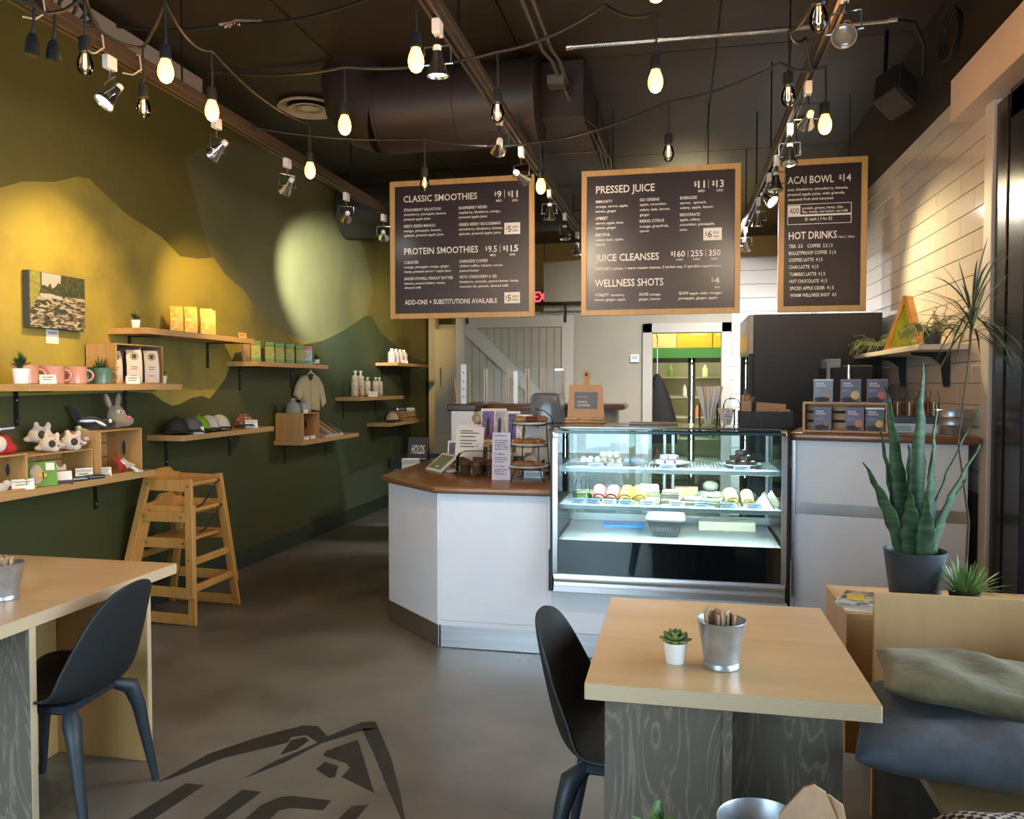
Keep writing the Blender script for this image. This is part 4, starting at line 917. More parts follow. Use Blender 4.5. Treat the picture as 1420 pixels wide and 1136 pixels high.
ZINC = mat('zinc_conduit', (0.60, 0.55, 0.52), 0.25, 0.9)
t = thing('conduit', 'shiny horizontal metal conduit below the ceiling', 'pipe', (-0.64, 4.74, 3.50))
MB().cyl((0, 0, 0), (1.79, 0.02, 0.0), 0.014, n=12).build('pipe', ZINC, t)
for x in (0.0, 0.52, 1.33, 1.78): MB().cyl((x-0.02, 0, 0), (x+0.02, 0, 0), 0.020, n=12).build('coupling', ZINC, t)
MB().tube([(1.79, 0.02, 0), (1.90, 0.05, -0.01), (1.98, 0.15, -0.10), (2.0, 0.25, -0.22)], 0.012, 8).build('flex_end', CORD, t)
for lbl, x, x1 in (('metal conduit running back along the ceiling, left one of the pair', -0.80, -0.76), ('metal conduit running back along the ceiling, right one of the pair', -0.745, -0.715)):
    t = thing('conduit', lbl, 'pipe', (x, 2.2, 3.48), 0, 'paired ceiling conduits')
    MB().tube([(0, 0, 0), (0.0, 2.5, 0), (x1-x, 2.62, -0.02), (x1-x, 7.0, -0.02)], 0.011, 10).build('pipe', mat('dull_conduit', (0.22, 0.19, 0.16), 0.4, 0.7), t)
    B(-0.03, 0.03, 2.85, 2.97, -0.07, -0.01, 0.004).build('junction_box', MT['dull_conduit'], t)
for k in range(3):
    cord('loose pale cable hanging along the conduits, %s' % ('upper one', 'middle one', 'lower one')[k], [(-0.73, 5.1, 3.40), (-0.66+0.05*k, 5.5, 3.30-0.02*k), (-0.60+0.04*k, 6.2, 3.30-0.03*k), (-0.62+0.03*k, 7.2, 3.32), (-0.66, 8.4, 3.36)], 0.005, 0.03, MT['dull_conduit'], 'loose_cable', 'cable', 'loose ceiling cables')
t = thing('loudspeaker', 'black loudspeaker angled high in the right ceiling corner', 'speaker', (1.255, 5.15, 3.24), 35)
Mx = Matrix.Rotation(rad(30), 4, 'Y') @ Matrix.Rotation(rad(-20), 4, 'X')
MB().box(-0.09, 0.09, -0.08, 0.08, -0.12, 0.12, 0.01, Mx).build('cabinet', mat('speaker_black', (0.025, 0.022, 0.024), 0.5), t)
MB().box(-0.085, 0.085, -0.09, -0.081, -0.115, 0.115, 0.004, Mx).build('grille', mat('speaker_grille', (0.05, 0.042, 0.038), 0.8), t)
MB().tube([(0.0, 0.07, 0.03), (0.03, 0.10, 0.10), (0.04, 0.10, 0.41)], 0.012, 8).build('bracket', BLACKM, t)
mb = MB()
for k in range(4): mb.tube([(1.36+0.01*k, 4.55+(0.15-0.01*k)*math.cos(a), 3.32+(0.13-0.008*k)*math.sin(a)) for a in [i*2*PI/20 for i in range(21)]], 0.006, 6)
tag(mb.build('cable_coil', CORD), 'coil of black cable hanging high on the right wall', 'cable')
t = thing('exit_sign', 'red lit exit sign far behind between the boards', 'exit sign', (-1.96, 11.6, 2.78))
B(-0.15, 0.20, 0, 0.05, -0.09, 0.12, 0.004).build('sign_box', INK, t); MB().cyl((0.02, 0.025, 0.12), (0.02, 0.025, CEIL-2.78), 0.006, n=8).build('hanging_rod', BLACKM, t)
mb = MB(); mb.text('EXIT', -0.13, 0.18, -0.06, 0.15, y=-0.003)
mb.build('lettering', mat('exit_red', (1, 0.02, 0.02), em=(1.0, 0.02, 0.03), es=6), t, smooth=0, fixn=False)

# ================================================================ BACK ROOM
t = thing('barn_door', 'taupe plank barn door on a black rail at the back wall', 'door', (-1.90, 9.22, 0))
B(-0.71, -0.60, -0.03, 0.0, 0.03, 2.30, 0.003).build('stile', TAUP2, t)
B(0.57, 0.71, -0.03, 0.0, 0.03, 2.30, 0.003).build('stile', TAUP2, t)
B(-0.60, 0.57, -0.03, 0.0, 2.17, 2.30, 0.003).build('rail', TAUP2, t)
B(-0.60, 0.57, -0.03, 0.0, 0.03, 0.20, 0.003).build('rail', TAUP2, t)
for k in range(13):
    B(-0.60+k*0.09, -0.514+k*0.09, -0.016, -0.002, 0.2, 2.17, 0.003).build('plank', TAUPE, t, smooth=0)
mb = MB(); mb.prism([(-0.60, 2.17), (-0.45, 2.17), (0.57, 1.19), (0.57, 1.02), (-0.60, 2.10)], -0.032, -0.012, 'y'); mb.build('brace', TAUP2, t)
for x in (-0.58, 0.60): B(x, x+0.03, -0.045, -0.030, 2.22, 2.44, 0.002).build('hanger_strap', BLACKM, t)
o = B(-2.62, -0.6, 9.17, 9.18, 2.42, 2.46).build('door_rail', BLACKM, None); tag(o, 'black sliding rail above the barn door', 'rail')
struct('wall_back', B(-2.64, -1.53, 9.30, 9.42, 0, 2.36), TAUPE)
t = thing('tall_cabinet', 'tall grey cabinet with a pull handle, left of the barn door', 'cabinet', (-2.80, 9.5, 0))
B(-0.17, 0.15, 0, 0.5, 0, 2.19, 0.003).build('body', TAUPE, t); B(-0.165, 0.145, -0.02, 0, 0.05, 2.17, 0.003).build('door', TAUPE, t)
MB().tube([(-0.08, -0.02, 1.45), (-0.08, -0.05, 1.47), (-0.08, -0.05, 1.70), (-0.08, -0.02, 1.72)], 0.007, 8).build('handle', CHROME, t)
t = thing('thermostat', 'small white thermostat on the back wall by the doorway', 'thermostat', (-0.49, 9.295, 1.80))
B(-0.05, 0.05, -0.02, 0, -0.045, 0.045, 0.004).build('cover', PLAST, t); B(-0.035, 0.035, -0.022, -0.019, -0.012, 0.030).build('screen', mat('lcd', (0.35, 0.45, 0.45), 0.2), t)
# glass door fridge with yellow boxes beyond the doorway
t = thing('glass_fridge', 'two door glass fridge with green header seen through the doorway', 'fridge', (0.15, 10.5, 0))
FRB = mat('fridge_black', (0.02, 0.02, 0.018), 0.4)
B(-0.60, -0.57, 0, 0.6, 0, 1.97).build('side', FRB, t); B(0.62, 0.65, 0, 0.6, 0, 1.97).build('side', FRB, t); B(-0.60, 0.65, 0.58, 0.6, 0, 1.97).build('back', mat('fridge_back', (0.55, 0.52, 0.35), 0.5), t)
B(-0.60, 0.65, 0, 0.6, 1.95, 1.97).build('top', FRB, t); B(-0.60, 0.65, -0.02, 0.0, 1.84, 1.97).build('header', mat('fridge_green', (0.05, 0.16, 0.04), 0.4, em=(0.05, 0.25, 0.05), es=0.4), t)
B(-0.60, 0.65, 0, 0.6, 0, 0.2).build('base', FRB, t)
for x0, x1 in ((-0.59, 0.02), (0.03, 0.64)):
    f = B(x0, x0+0.04, -0.02, 0.0, 0.2, 1.84, 0.002).build('door_frame', FRB, t); B(x1-0.04, x1, -0.02, 0.0, 0.2, 1.84, 0.002).build('door_frame', FRB, t)
    B(x0, x1, -0.02, 0.0, 1.78, 1.84).build('door_frame', FRB, t); B(x0+0.04, x1-0.04, -0.012, -0.008, 0.2, 1.78).build('door_glass', GLASS, t)
for zz in (0.5, 0.78, 1.06, 1.32, 1.58):
    B(-0.57, 0.62, 0.03, 0.55, zz, zz+0.018).build('wire_shelf', mat('lit_shelf', (0.75, 0.72, 0.50), 0.4), t)
MB().cyl((-0.5, 0.05, 1.80), (0.55, 0.05, 1.80), 0.012).build('light_tube', mat('fridge_light', (1, 1, 1), em=(1.0, 0.92, 0.60), es=14), t)
MB().cyl((0.025, 0.05, 0.3), (0.025, 0.05, 1.75), 0.010).build('light_tube', MT['fridge_light'], t)
frc = [(0.35, 0.10, 0.04), (0.75, 0.70, 0.45), (0.18, 0.30, 0.06), (0.65, 0.50, 0.10), (0.55, 0.55, 0.5), (0.10, 0.10, 0.10)]
nm = ['brown', 'cream', 'green', 'mustard', 'grey', 'black']
for i in range(12):
    zz = (0.518, 0.798, 1.078, 1.338, 1.598)[(i*2) % 5]; x = 0.15-0.42+0.088*i; k = i % 6
    o = MB().lathe([(0.028, 0), (0.032, 0.004), (0.032, 0.10), (0.015, 0.13), (0.015, 0.155), (0.001, 0.157)], 14, c=(0, 0, 0)).build('bottle', mat('goods_'+nm[k], frc[k], 0.35), None, loc=(x, 10.62, zz))
    tag(o, nm[k]+' bottle on the %s shelf inside the back room fridge, %s' % (('lowest', 'second', 'middle', 'fourth', 'top')[(i*2) % 5], 'left half' if i < 6 else 'right half'), 'bottle', 'bottles in the back fridge, '+nm[k])
t = thing('storage_box', 'pale yellow carton at left on top of the back room fridge', 'box', (-0.20, 10.75, 1.971), 0, 'cartons on the fridge')
YB = mat('carton_yellow', (0.80, 0.50, 0.04), 0.5); YP = mat('carton_pale', (0.80, 0.68, 0.35), 0.5)
B(-0.20, 0.18, -0.2, 0.2, 0, 0.26, 0.004).build('carton', YP, t)
t = thing('storage_box', 'yellow carton in the middle on top of the back room fridge', 'box', (0.22, 10.75, 1.971), 0, 'cartons on the fridge')
B(-0.235, 0.21, -0.2, 0.2, 0, 0.26, 0.004).build('carton', YB, t); B(-0.06, 0.14, -0.202, -0.2, 0.16, 0.20).build('print_band', YP, t)
t = thing('storage_box', 'yellow carton at right on top of the back room fridge', 'box', (0.56, 10.75, 1.971), 0, 'cartons on the fridge')
B(-0.12, 0.14, -0.2, 0.2, 0, 0.26, 0.004).build('carton', YB, t); B(-0.08, 0.04, -0.202, -0.2, 0.16, 0.20).build('print_band', YP, t)
light('back_room_lamp', 'POINT', (0.1, 9.9, 2.75), 55, (1.0, 0.80, 0.45), 0.08)
t = thing('hanging_coat', 'black coat hanging in the doorway opening', 'coat', (-0.26, 9.62, 1.0))
mb = MB(); mb.rings([[Vector((0.02+rx*math.cos(a), 0.05*math.sin(a)*(1+rx), z)) for a in [k*2*PI/16 for k in range(16)]] for z, rx in ((-0.2, 0.24), (0.1, 0.22), (0.35, 0.15), (0.5, 0.09), (0.60, 0.04), (0.63, 0.01))])
mb.build('coat_body', mat('coat_black', (0.008, 0.008, 0.008), 0.7), t)
MB().tube([(0.02, 0, 0.6), (0.02, 0, 1.05), (0.0, -0.19, 1.12)], 0.006, 6).build('hook', CHROME, t)

# black fridge at the right wall
t = thing('drinks_cooler', 'big black drinks cooler against the tiled wall under the narrow board', 'fridge', (0.95, 6.3, 0))
FB = mat('cooler_black', (0.012, 0.011, 0.012), 0.45)
B(-0.42, 0.44, -0.36, -0.33, 0.0, 2.0, 0.003).build('side_panel', FB, t); B(-0.42, 0.44, 0.42, 0.45, 0.0, 2.0, 0.003).build('side_panel', FB, t)
B(-0.42, 0.44, -0.33, 0.42, 1.97, 2.0).build('top_panel', FB, t); B(0.42, 0.44, -0.33, 0.42, 0.0, 1.97).build('back_panel', FB, t); B(-0.42, 0.42, -0.33, 0.42, 0.0, 0.22).build('base', FB, t)
B(-0.455, -0.42, -0.36, 0.45, 1.72, 2.0, 0.003).build('header', mat('header_grey', (0.30, 0.30, 0.28), 0.3), t)
B(-0.458, -0.455, -0.32, 0.42, 1.74, 1.86).build('header_sign', mat('header_amber', (0.7, 0.42, 0.06), 0.35), t)
B(-0.45, -0.42, -0.36, -0.30, 0.22, 1.72, 0.003).build('door_frame', FB, t); B(-0.45, -0.42, 0.39, 0.45, 0.22, 1.72, 0.003).build('door_frame', FB, t)
B(-0.44, -0.435, -0.30, 0.39, 0.22, 1.72).build('door_glass', GLASS, t)
for zz in (0.5, 0.8, 1.1, 1.4): B(-0.41, 0.40, -0.33, 0.42, zz, zz+0.015).build('wire_shelf', MT['lit_shelf'], t)
# ================================================================ LEFT WALL SHELVES
def shelf(label, y0, y1, zt, th=0.038, x1=-3.20, arm=0.19):
    t = thing('wall_shelf', label, 'shelf', (-3.477, y0, zt), 0, 'wooden shelves on the green wall')
    w_ = x1+3.477
    B(0, w_, 0, y1-y0, -th, 0, 0.0015).build('board', SHELFW, t)
    for y in (0.20, (y1-y0)-0.20):
        br = B(0.0, 0.005, y-0.014, y+0.014, -th-arm, -th).build('bracket', BLACKM, t)
        B(0.0, w_*0.8, y-0.014, y+0.014, -th-0.006, -th).build('bracket_arm', BLACKM, br)
        for z in (-th-0.05, -th-arm+0.03): MB().cyl((0.005, y, z), (0.008, y, z), 0.005, n=8).build('screw', CHROME, br)
    return t
shelf('upper shelf at far left carrying pink mugs and coffee bags', 3.42, 4.68, 1.502)
shelf('shelf above the coffee bags, holding the golden bags', 4.33, 5.60, 1.850)
shelf('shelf with a row of green snack bags', 5.65, 6.92, 1.680)
shelf('long low shelf at left with plush animals and wood crates', 3.02, 4.40, 0.968)
shelf('shelf with trucker caps above the high chairs', 4.69, 5.89, 1.160)
shelf('shelf with knit hats on a crate and a book rack', 6.39, 7.64, 1.003)
shelf('shelf holding the wrapped baguettes', 7.67, 9.00, 1.366)
shelf('uppermost far shelf with white bottles', 8.80, 9.98, 1.755)
shelf('lowest far shelf with a cap and slatted crate', 8.52, 9.83, 1.055)

def card(label, loc, rz=25, w=0.08, h=0.05, m=PAPER, lines=2, tilt=18, grp='price cards'):
    t = thing('price_card', label, 'price card', loc, rz, grp)
    M = Matrix.Rotation(rad(-tilt), 4, 'X')
    MB().box(-w/2, w/2, -0.001, 0.001, 0, h, M=M).build('card', m, t)
    mb = MB(); mb.box(-w/2, w/2, -0.001, 0.001, 0, h, M=Matrix.Translation((0, 0.034, 0)) @ Matrix.Rotation(rad(tilt+12), 4, 'X')); mb.build('card_back', m, t)
    mb = MB()
    for i in range(lines): mb.box(-w*0.33, w*(0.33-0.1*(i % 2)), -0.0018, -0.001, h*(0.68-0.25*i), h*(0.68-0.25*i)+h*0.07, M=M)
    mb.build('print', INK, t, smooth=0)
    return t
def FZ(z): return z+0.0005
def crate(label, loc, sz, handle=True, slats=False, grp='open pine crates'):
    # open side faces +x ; local origin at floor centre
    dx, dy, dz = sz; t = thing('wood_crate', label, 'crate', loc, 0, grp); th = 0.009
    B(-dx/2, dx/2, -dy/2, -dy/2+th, 0, dz, 0.001).build('end_panel', CRATEW, t)
    B(-dx/2, dx/2, dy/2-th, dy/2, 0, dz, 0.001).build('end_panel', CRATEW, t)
    if handle: MB().prism([(0.0+0.012*math.cos(a), dz*0.55+dz*0.18*math.sin(a)) for a in [k*2*PI/14 for k in range(14)]], dy/2-th-0.0015, dy/2-th, 'y').build('hand_hole', INK, t)
    n = 3
    for k in range(n):
        z0 = k*dz/n
        B(-dx/2-0.006, -dx/2, -dy/2, dy/2, z0+0.002, z0+dz/n-(0.003 if not slats else 0.02), 0.001).build('slat', CRATEW, t)
    B(-dx/2, dx/2, -dy/2+th, dy/2-th, 0.0, 0.008).build('base', CRATEW, t)
    if not slats: B(-dx/2, dx/2, -dy/2, dy/2, dz, dz+0.007, 0.001).build('top', CRATEW, t)
    else:
        for k in range(n): B(dx/2, dx/2+0.006, -dy/2, dy/2, k*dz/n+0.004, (k+1)*dz/n-0.008, 0.001).build('slat', CRATEW, t)
    return t

# --- shelf 1 : mugs, coffee
def mug(label, loc, m, rz=0, r=0.062, h=0.096):
    t = thing('mug', label, 'mug', loc, rz, 'enamel camp mugs')
    MB().lathe([(r*0.90, 0), (r*0.96, 0.003), (r*0.97, 0.02), (r, h-0.003), (r*1.02, h), (r*0.98, h), (r*0.95, h-0.004), (r*0.92, 0.005), (0.001, 0.005)], 28).build('cup', m, t)
    MB().tube([(r*0.96+0.032*math.sin(a), 0, h*0.48+0.030*math.cos(a)) for a in [k*PI/8 for k in range(9)]], 0.0055, 8).build('handle', m, t)
    mb = MB(); a0 = rad(-75-rz)
    for k in range(16):
        a, b = 2*PI*k/16, 2*PI*(k+1)/16
        pts = []
        for q, rr in ((a, 0.021), (b, 0.021), (b, 0.019), (a, 0.019)):
            th = a0+rr*math.cos(q)/r; pts.append((r*1.005*math.cos(th), r*1.005*math.sin(th), h*0.52+rr*math.sin(q)))
        mb.face(pts)
    for dz in (0.0,):
        th0, th1 = a0-0.2, a0+0.2; mb.face([(r*1.005*math.cos(th0), r*1.005*math.sin(th0), h*0.5+dz), (r*1.005*math.cos(th1), r*1.005*math.sin(th1), h*0.5+dz), (r*1.005*math.cos(th1), r*1.005*math.sin(th1), h*0.5+dz+0.004), (r*1.005*math.cos(th0), r*1.005*math.sin(th0), h*0.5+dz+0.004)])
    mb.build('emblem', mat('mug_print', (0.20, 0.09, 0.06), 0.4), t, smooth=0, fixn=False)
PINK = mat('pink_enamel', (0.62, 0.30, 0.24), 0.15); TEALM = mat('teal_enamel', (0.10, 0.20, 0.16), 0.15); DTEAL = mat('dark_teal_enamel', (0.03, 0.06, 0.05), 0.15)
mug('pink camp mug beside the white pot at far left', (-3.30, 3.50, FZ(1.502)), PINK, 50)
mug('pink camp mug in the middle of the three pink ones', (-3.28, 3.655, FZ(1.502)), PINK, 40)
mug('pink camp mug nearest the teal mugs', (-3.28, 3.82, FZ(1.502)), PINK, 35)
mug('dark green camp mug half hidden behind the teal one', (-3.36, 3.985, FZ(1.502)), DTEAL, 50)
mug('teal camp mug before the grassy plant', (-3.28, 4.03, FZ(1.502)), TEALM, 35, 0.050, 0.092)
card('price card leaning on the middle pink mug', (-3.215, 3.56, 1.5025), 62)
succulent('spiky plant in a white pot at the far left of the mug shelf', (-3.28, 3.395+0.06, FZ(1.502)), 'sprig', 1.5)
succulent('small plant in a white pot right of the coffee bags', (-3.30, 4.615, FZ(1.502)), 'sprig', 1.0)
t = succulent('dark grassy plant beside the coffee crate', (-3.33, 4.08, FZ(1.502)), 'grass', 0.95, 'small plants on the shelves')
crate('upright pine crate holding the coffee bags', (-3.36, 4.35, FZ(1.502)), (0.20, 0.44, 0.235), True)
def bag(name, label, loc, w, h, d, m, mf, rz=0, lean=0, cat='bag', grp=None, band=None, logo=False, text=None, top=None):
    # gusseted standing bag, front faces +x
    t = thing(name, label, cat, loc, rz, grp)
    M = Matrix.Rotation(rad(-lean), 4, 'Y')
    mb = MB(); rs = []
    for z, kd, kw in ((0, 0.9, 0.90), (0.02*h/0.2, 1.0, 1.0), (h*0.5, 0.95, 1.0), (h*0.8, 0.55, 1.0), (h*0.9, 0.12, 1.0), (h, 0.05, 0.98)):
        a, b = d/2*kd, w/2*kw; rs.append([Vector((a, -b, z)), Vector((a*1.08, 0, z)), Vector((a, b, z)), Vector((0, b*0.96, z)), Vector((-a, b, z)), Vector((-a, -b, z)), Vector((0, -b*0.96, z))])
    mb.rings(rs, M=M); mb.build('pouch', m, t, smooth=30)
    a = d/2
    if mf:
        mb = MB(); pr = [(0.0, 0.9), (0.02*h/0.2, 1.0), (h*0.5, 0.95), (h*0.8, 0.55), (h*0.9, 0.13)]
        mb.rings([[Vector((a*k*1.10+0.002, -w*0.46, z)), Vector((a*k*1.10+0.002, w*0.46, z))] for z, k in pr], closed=False, caps=False, M=M)
        mb.build('label_face', mf, t, smooth=30, fixn=False)
    if logo:
        mb = MB()
        for k in range(18):
            q, r2 = 2*PI*k/18, 2*PI*(k+1)/18; R1, R0 = w*0.24, w*0.205
            mb.face([(a*0.78+0.006, R1*math.cos(q), h*0.72+R1*math.sin(q)), (a*0.78+0.006, R1*math.cos(r2), h*0.72+R1*math.sin(r2)), (a*0.78+0.006, R0*math.cos(r2), h*0.72+R0*math.sin(r2)), (a*0.78+0.006, R0*math.cos(q), h*0.72+R0*math.sin(q))], M)
        for dy in (-0.07, 0.0, 0.07): mb.box(a*0.78+0.005, a*0.78+0.007, dy*w-0.004*w/0.09, dy*w+0.004*w/0.09, h*0.66, h*0.78, M=M @ Matrix.Rotation(0, 4, 'X'))
        for k, q in enumerate((0.42, 0.36, 0.18)): mb.box(a*1.03+0.003, a*1.03+0.0045, -w*0.22, w*(0.2-0.04*k), h*q, h*q+0.004, M=M)
        mb.build('emblem', INK, t, smooth=0)
    if band: 
        B(a*1.02, a*1.10+0.003, -w*0.47, w*0.47, h*0.08, h*0.20).build('colour_band', band, t)
    if top:
        MB().box(-0.006, a*0.75+0.004, -w*0.48, w*0.48, h*0.80, h*0.99, 0.002, M).build('top_band', top, t)
    return t
KR = mat('coffee_label', (0.62, 0.52, 0.44), 0.6); CB = mat('coffee_bag', (0.025, 0.02, 0.018), 0.4)
bag('coffee_bag', 'coffee bag at left in the crate, mostly dark sided', (-3.36, 4.23, 1.5105), 0.085, 0.215, 0.065, CB, MT['coffee_label'], -25, 0, 'coffee bag', 'coffee bags in the crate', logo=True)
bag('coffee_bag', 'middle coffee bag, pale label with round emblem', (-3.30, 4.33, 1.5105), 0.095, 0.225, 0.075, CB, KR, -40, 0, 'coffee bag', 'coffee bags in the crate', logo=True)
bag('coffee_bag', 'rightmost coffee bag in the crate, pale label with round emblem', (-3.29, 4.475, 1.5105), 0.095, 0.225, 0.075, CB, KR, -35, 0, 'coffee bag', 'coffee bags in the crate', logo=True)
card('price card in front of the coffee bags', (-3.215, 4.22, 1.5025), 60)
# --- painting
t = thing('canvas_print', 'canvas picture of a river with pines on the mustard wall', 'picture', (-3.478, 3.885, 1.965))
def river(name):
    m, tt, b = nt_mat(name)
    tc = tt.nodes.new('ShaderNodeTexCoord'); mp = tt.nodes.new('ShaderNodeMapping'); mp.inputs['Scale'].default_value = (1, 14, 45)
    tt.links.new(tc.outputs['Object'], mp.inputs['Vector']); n = tt.nodes.new('ShaderNodeTexNoise'); n.inputs['Scale'].default_value = 1.3; n.inputs['Detail'].default_value = 4; n.inputs['Distortion'].default_value = 1.0
    tt.links.new(mp.outputs['Vector'], n.inputs['Vector']); cr = tt.nodes.new('ShaderNodeValToRGB'); tt.links.new(n.outputs['Fac'], cr.inputs['Fac'])
    e = cr.color_ramp.elements; e[0].position = 0.46; e[0].color = (0.018, 0.022, 0.016, 1); e[1].position = 0.60; e[1].color = (0.36, 0.30, 0.24, 1)
    tt.links.new(cr.outputs['Color'], b.inputs['Base Color']); b.inputs['Roughness'].default_value = 0.6; return m
B(0, 0.045, -0.205, 0.205, -0.155, 0.155, 0.002).build('canvas', INK, t)
B(0.045, 0.0465, -0.203, 0.203, -0.153, 0.035).build('river', river('river_paint'), t)
B(0.045, 0.0466, -0.203, 0.203, 0.035, 0.153).build('pine_band', mat('pine_paint', (0.018, 0.024, 0.010), 0.6, 0, (0.055, 0.060, 0.025), (60, 60, 60), 4, (0.45, 0.6)), t)
MB().prism([(-0.12, 0.153), (0.02, 0.153), (0.015, 0.10), (0.0, 0.11), (-0.02, 0.085), (-0.045, 0.07), (-0.06, 0.10), (-0.08, 0.075), (-0.10, 0.085), (-0.12, 0.08)], 0.0466, 0.0472, 'x').build('sky_patch', mat('sky_paint', (0.30, 0.31, 0.34), 0.6), t)
MB().prism([(-0.203, 0.153), (-0.13, 0.153), (-0.13, 0.06), (-0.16, -0.0), (-0.203, -0.06)], 0.0466, 0.0472, 'x').build('bush_patch', mat('bush_paint', (0.12, 0.13, 0.03), 0.6, 0, (0.24, 0.24, 0.05), (70, 70, 70)), t)
MB().prism([(-0.14, 0.035), (-0.06, 0.040), (0.02, 0.030), (0.04, 0.012), (-0.06, 0.018), (-0.12, 0.01)], 0.0466, 0.0473, 'x').build('light_water', MT['sky_paint'], t)
t = thing('price_card', 'small label card on the wall under the river picture', 'price card', (-3.478, 3.885, 1.772))
B(0, 0.002, -0.045, 0.045, -0.04, 0.04).build('card', PAPER, t); B(0.002, 0.0026, -0.035, 0.035, 0.012, 0.026).build('print', mat('mauve_print', (0.40, 0.30, 0.38), 0.6), t)
# --- shelf 2
succulent('tiny plant in a white pot left of the golden bags', (-3.33, 4.40, FZ(1.850)), 'sprig', 1.0)
GOLD = mat('gold_foil', (0.72, 0.40, 0.04), 0.30, 0.35, (0.85, 0.62, 0.15), (40, 40, 40), 3, (0.4, 0.6)); GOLF = mat('gold_label', (0.70, 0.36, 0.03), 0.4, 0, (0.80, 0.58, 0.18), (50, 30, 60), 4, (0.45, 0.55))
for k, (y, x) in enumerate(((4.87, -3.37), (4.93, -3.30), (5.07, -3.27), (5.20, -3.33))):
    bag('snack_bag', ('golden snack bag, leftmost on its shelf', 'golden snack bag, second from left, slightly forward', 'golden snack bag, third from left, most forward', 'golden snack bag, rightmost on its shelf')[k], (x, y, FZ(1.850)), 0.082, 0.185, 0.05, GOLD, GOLF, -50, 0, 'snack bag', 'golden snack bags')
card('wooden tent card at the right end of the golden bag shelf', (-3.25, 5.52, 1.8505), 65, 0.07, 0.045, MT['frame_oak'])
# --- shelf 3
GRN = mat('green_bag', (0.14, 0.24, 0.03), 0.4); GRL = mat('green_bag_label', (0.42, 0.38, 0.10), 0.5, 0, (0.20, 0.24, 0.05), (40, 40, 40)); GRB = mat('green_bag_band', (0.10, 0.26, 0.03), 0.4)
for k, y in enumerate((5.80, 6.02, 6.19, 6.37, 6.56)):
    bag('snack_bag', ('green snack bag alone under the shelf end', 'green snack bag left of the group of four', 'green snack bag, second of the group of four', 'green snack bag, third of the group of four', 'green snack bag beside the pink and blue bag')[k], (-3.31, y, FZ(1.680)), 0.078, 0.170, 0.05, GRN, GRL, -48, 0, 'snack bag', 'green snack bags', GRB, top=GRB)
bag('snack_bag', 'pink blue and white snack bag at the end of the green row', (-3.30, 6.70, FZ(1.680)), 0.08, 0.165, 0.05, mat('multi_bag', (0.70, 0.62, 0.60), 0.4, 0, (0.30, 0.45, 0.55), (35, 35, 35), 3, (0.4, 0.6)), None, -62, 0, 'snack bag', None, mat('blue_band', (0.05, 0.32, 0.42), 0.4), top=mat('pink_band', (0.65, 0.20, 0.25), 0.4))
t = thing('wooden_easel', 'pale wooden leaning board at the left of the green bags', 'display stand', (-3.33, 5.73, FZ(1.680)))
B(-0.01, 0.0, -0.07, 0.03, 0, 0.15, 0.001).build('board', FRAMEW, t); MB().cyl((0.0, -0.06, 0), (-0.08, 0.0, 0.13), 0.004).build('prop', FRAMEW, t)
succulent('dark small plant in a white pot at the right end of green bag shelf', (-3.28, 6.84, FZ(1.680)), 'sprig', 0.95)
o = B(-0.04, 0.04, -0.025, 0.025, 0, 0.006, M=Matrix.Rotation(rad(-12), 4, 'X')).build('price_card', PAPER, None, loc=(-3.25, 6.74, 1.687), rz=30); tag(o, 'flat white card beside the last pot on the green bag shelf', 'price card')

# --- shelf 4 : plush animals and crates
def plush(name, label, loc, rz, balls, m, extras=(), vox=0.0065, scale=1.0, grp='plush animals'):
    t = thing(name, label, 'plush toy', loc, rz, grp)
    mb = MB()
    for c, r, *e in balls: mb.ball(Vector(c)*scale, [v*scale for v in (r if isinstance(r, tuple) else (r, r, r))], rot=Euler([rad(a) for a in e[0]]) if e else None)
    o = mb.build('body', m, t, smooth=180)
    md = o.modifiers.new('r', 'REMESH'); md.mode = 'VOXEL'; md.voxel_size = vox; md.use_smooth_shade = True
    md = o.modifiers.new('s', 'SMOOTH'); md.iterations = 3
    for nm, m2, c, r, *e in extras:
        MB().ball(Vector(c)*scale, [v*scale for v in (r if isinstance(r, tuple) else (r, r, r))], rot=Euler([rad(a) for a in e[0]]) if e else None).build(nm, m2, t, smooth=80)
    return t
PW = mat('plush_white', (0.62, 0.52, 0.44), 0.95, bump=0.4, scale=(200, 200, 200), sheen=0.5); PB = mat('plush_brown', (0.28, 0.18, 0.10), 0.95, bump=0.4, scale=(200, 200, 200), sheen=0.5)
PG = mat('plush_grey', (0.27, 0.21, 0.15), 0.95, bump=0.4, scale=(200, 200, 200), sheen=0.5); PK = mat('plush_black', (0.018, 0.016, 0.016), 0.95, sheen=0.3); PD = mat('plush_dark_patch', (0.05, 0.035, 0.025), 0.9)
PP = mat('plush_pink', (0.60, 0.15, 0.14), 0.9)
whiteb = [((0, 0, 0.055), (0.05, 0.07, 0.055)), ((0, -0.06, 0.03), (0.025, 0.035, 0.02)), ((-0.0, 0.045, 0.11), (0.018, 0.018, 0.03), (0, 0, 0)), ((0, -0.02, 0.115), (0.018, 0.018, 0.028)), ((0.0, 0.07, 0.045), (0.02, 0.03, 0.016)), ((0.02, 0.03, 0.02), (0.03, 0.03, 0.022))]
wx = [('face_patch', PD, (0.045, 0.012, 0.06), (0.012, 0.022, 0.026)), ('nose', INK, (0.055, 0.05, 0.045), 0.006), ('eye', INK, (0.047, 0.03, 0.09), 0.004)]
crate('pine crate at the far left end of the plush shelf', (-3.33, 3.22, FZ(0.968)), (0.22, 0.40, 0.175))
crate('low wide pine crate under the white plush animals', (-3.35, 3.675, FZ(0.968)), (0.20, 0.48, 0.160), False)
crate('tall pine crate with the grey donkey plush on top', (-3.33, 4.105, FZ(0.968)), (0.24, 0.36, 0.258))
zt = 0.968+0.160+0.0075
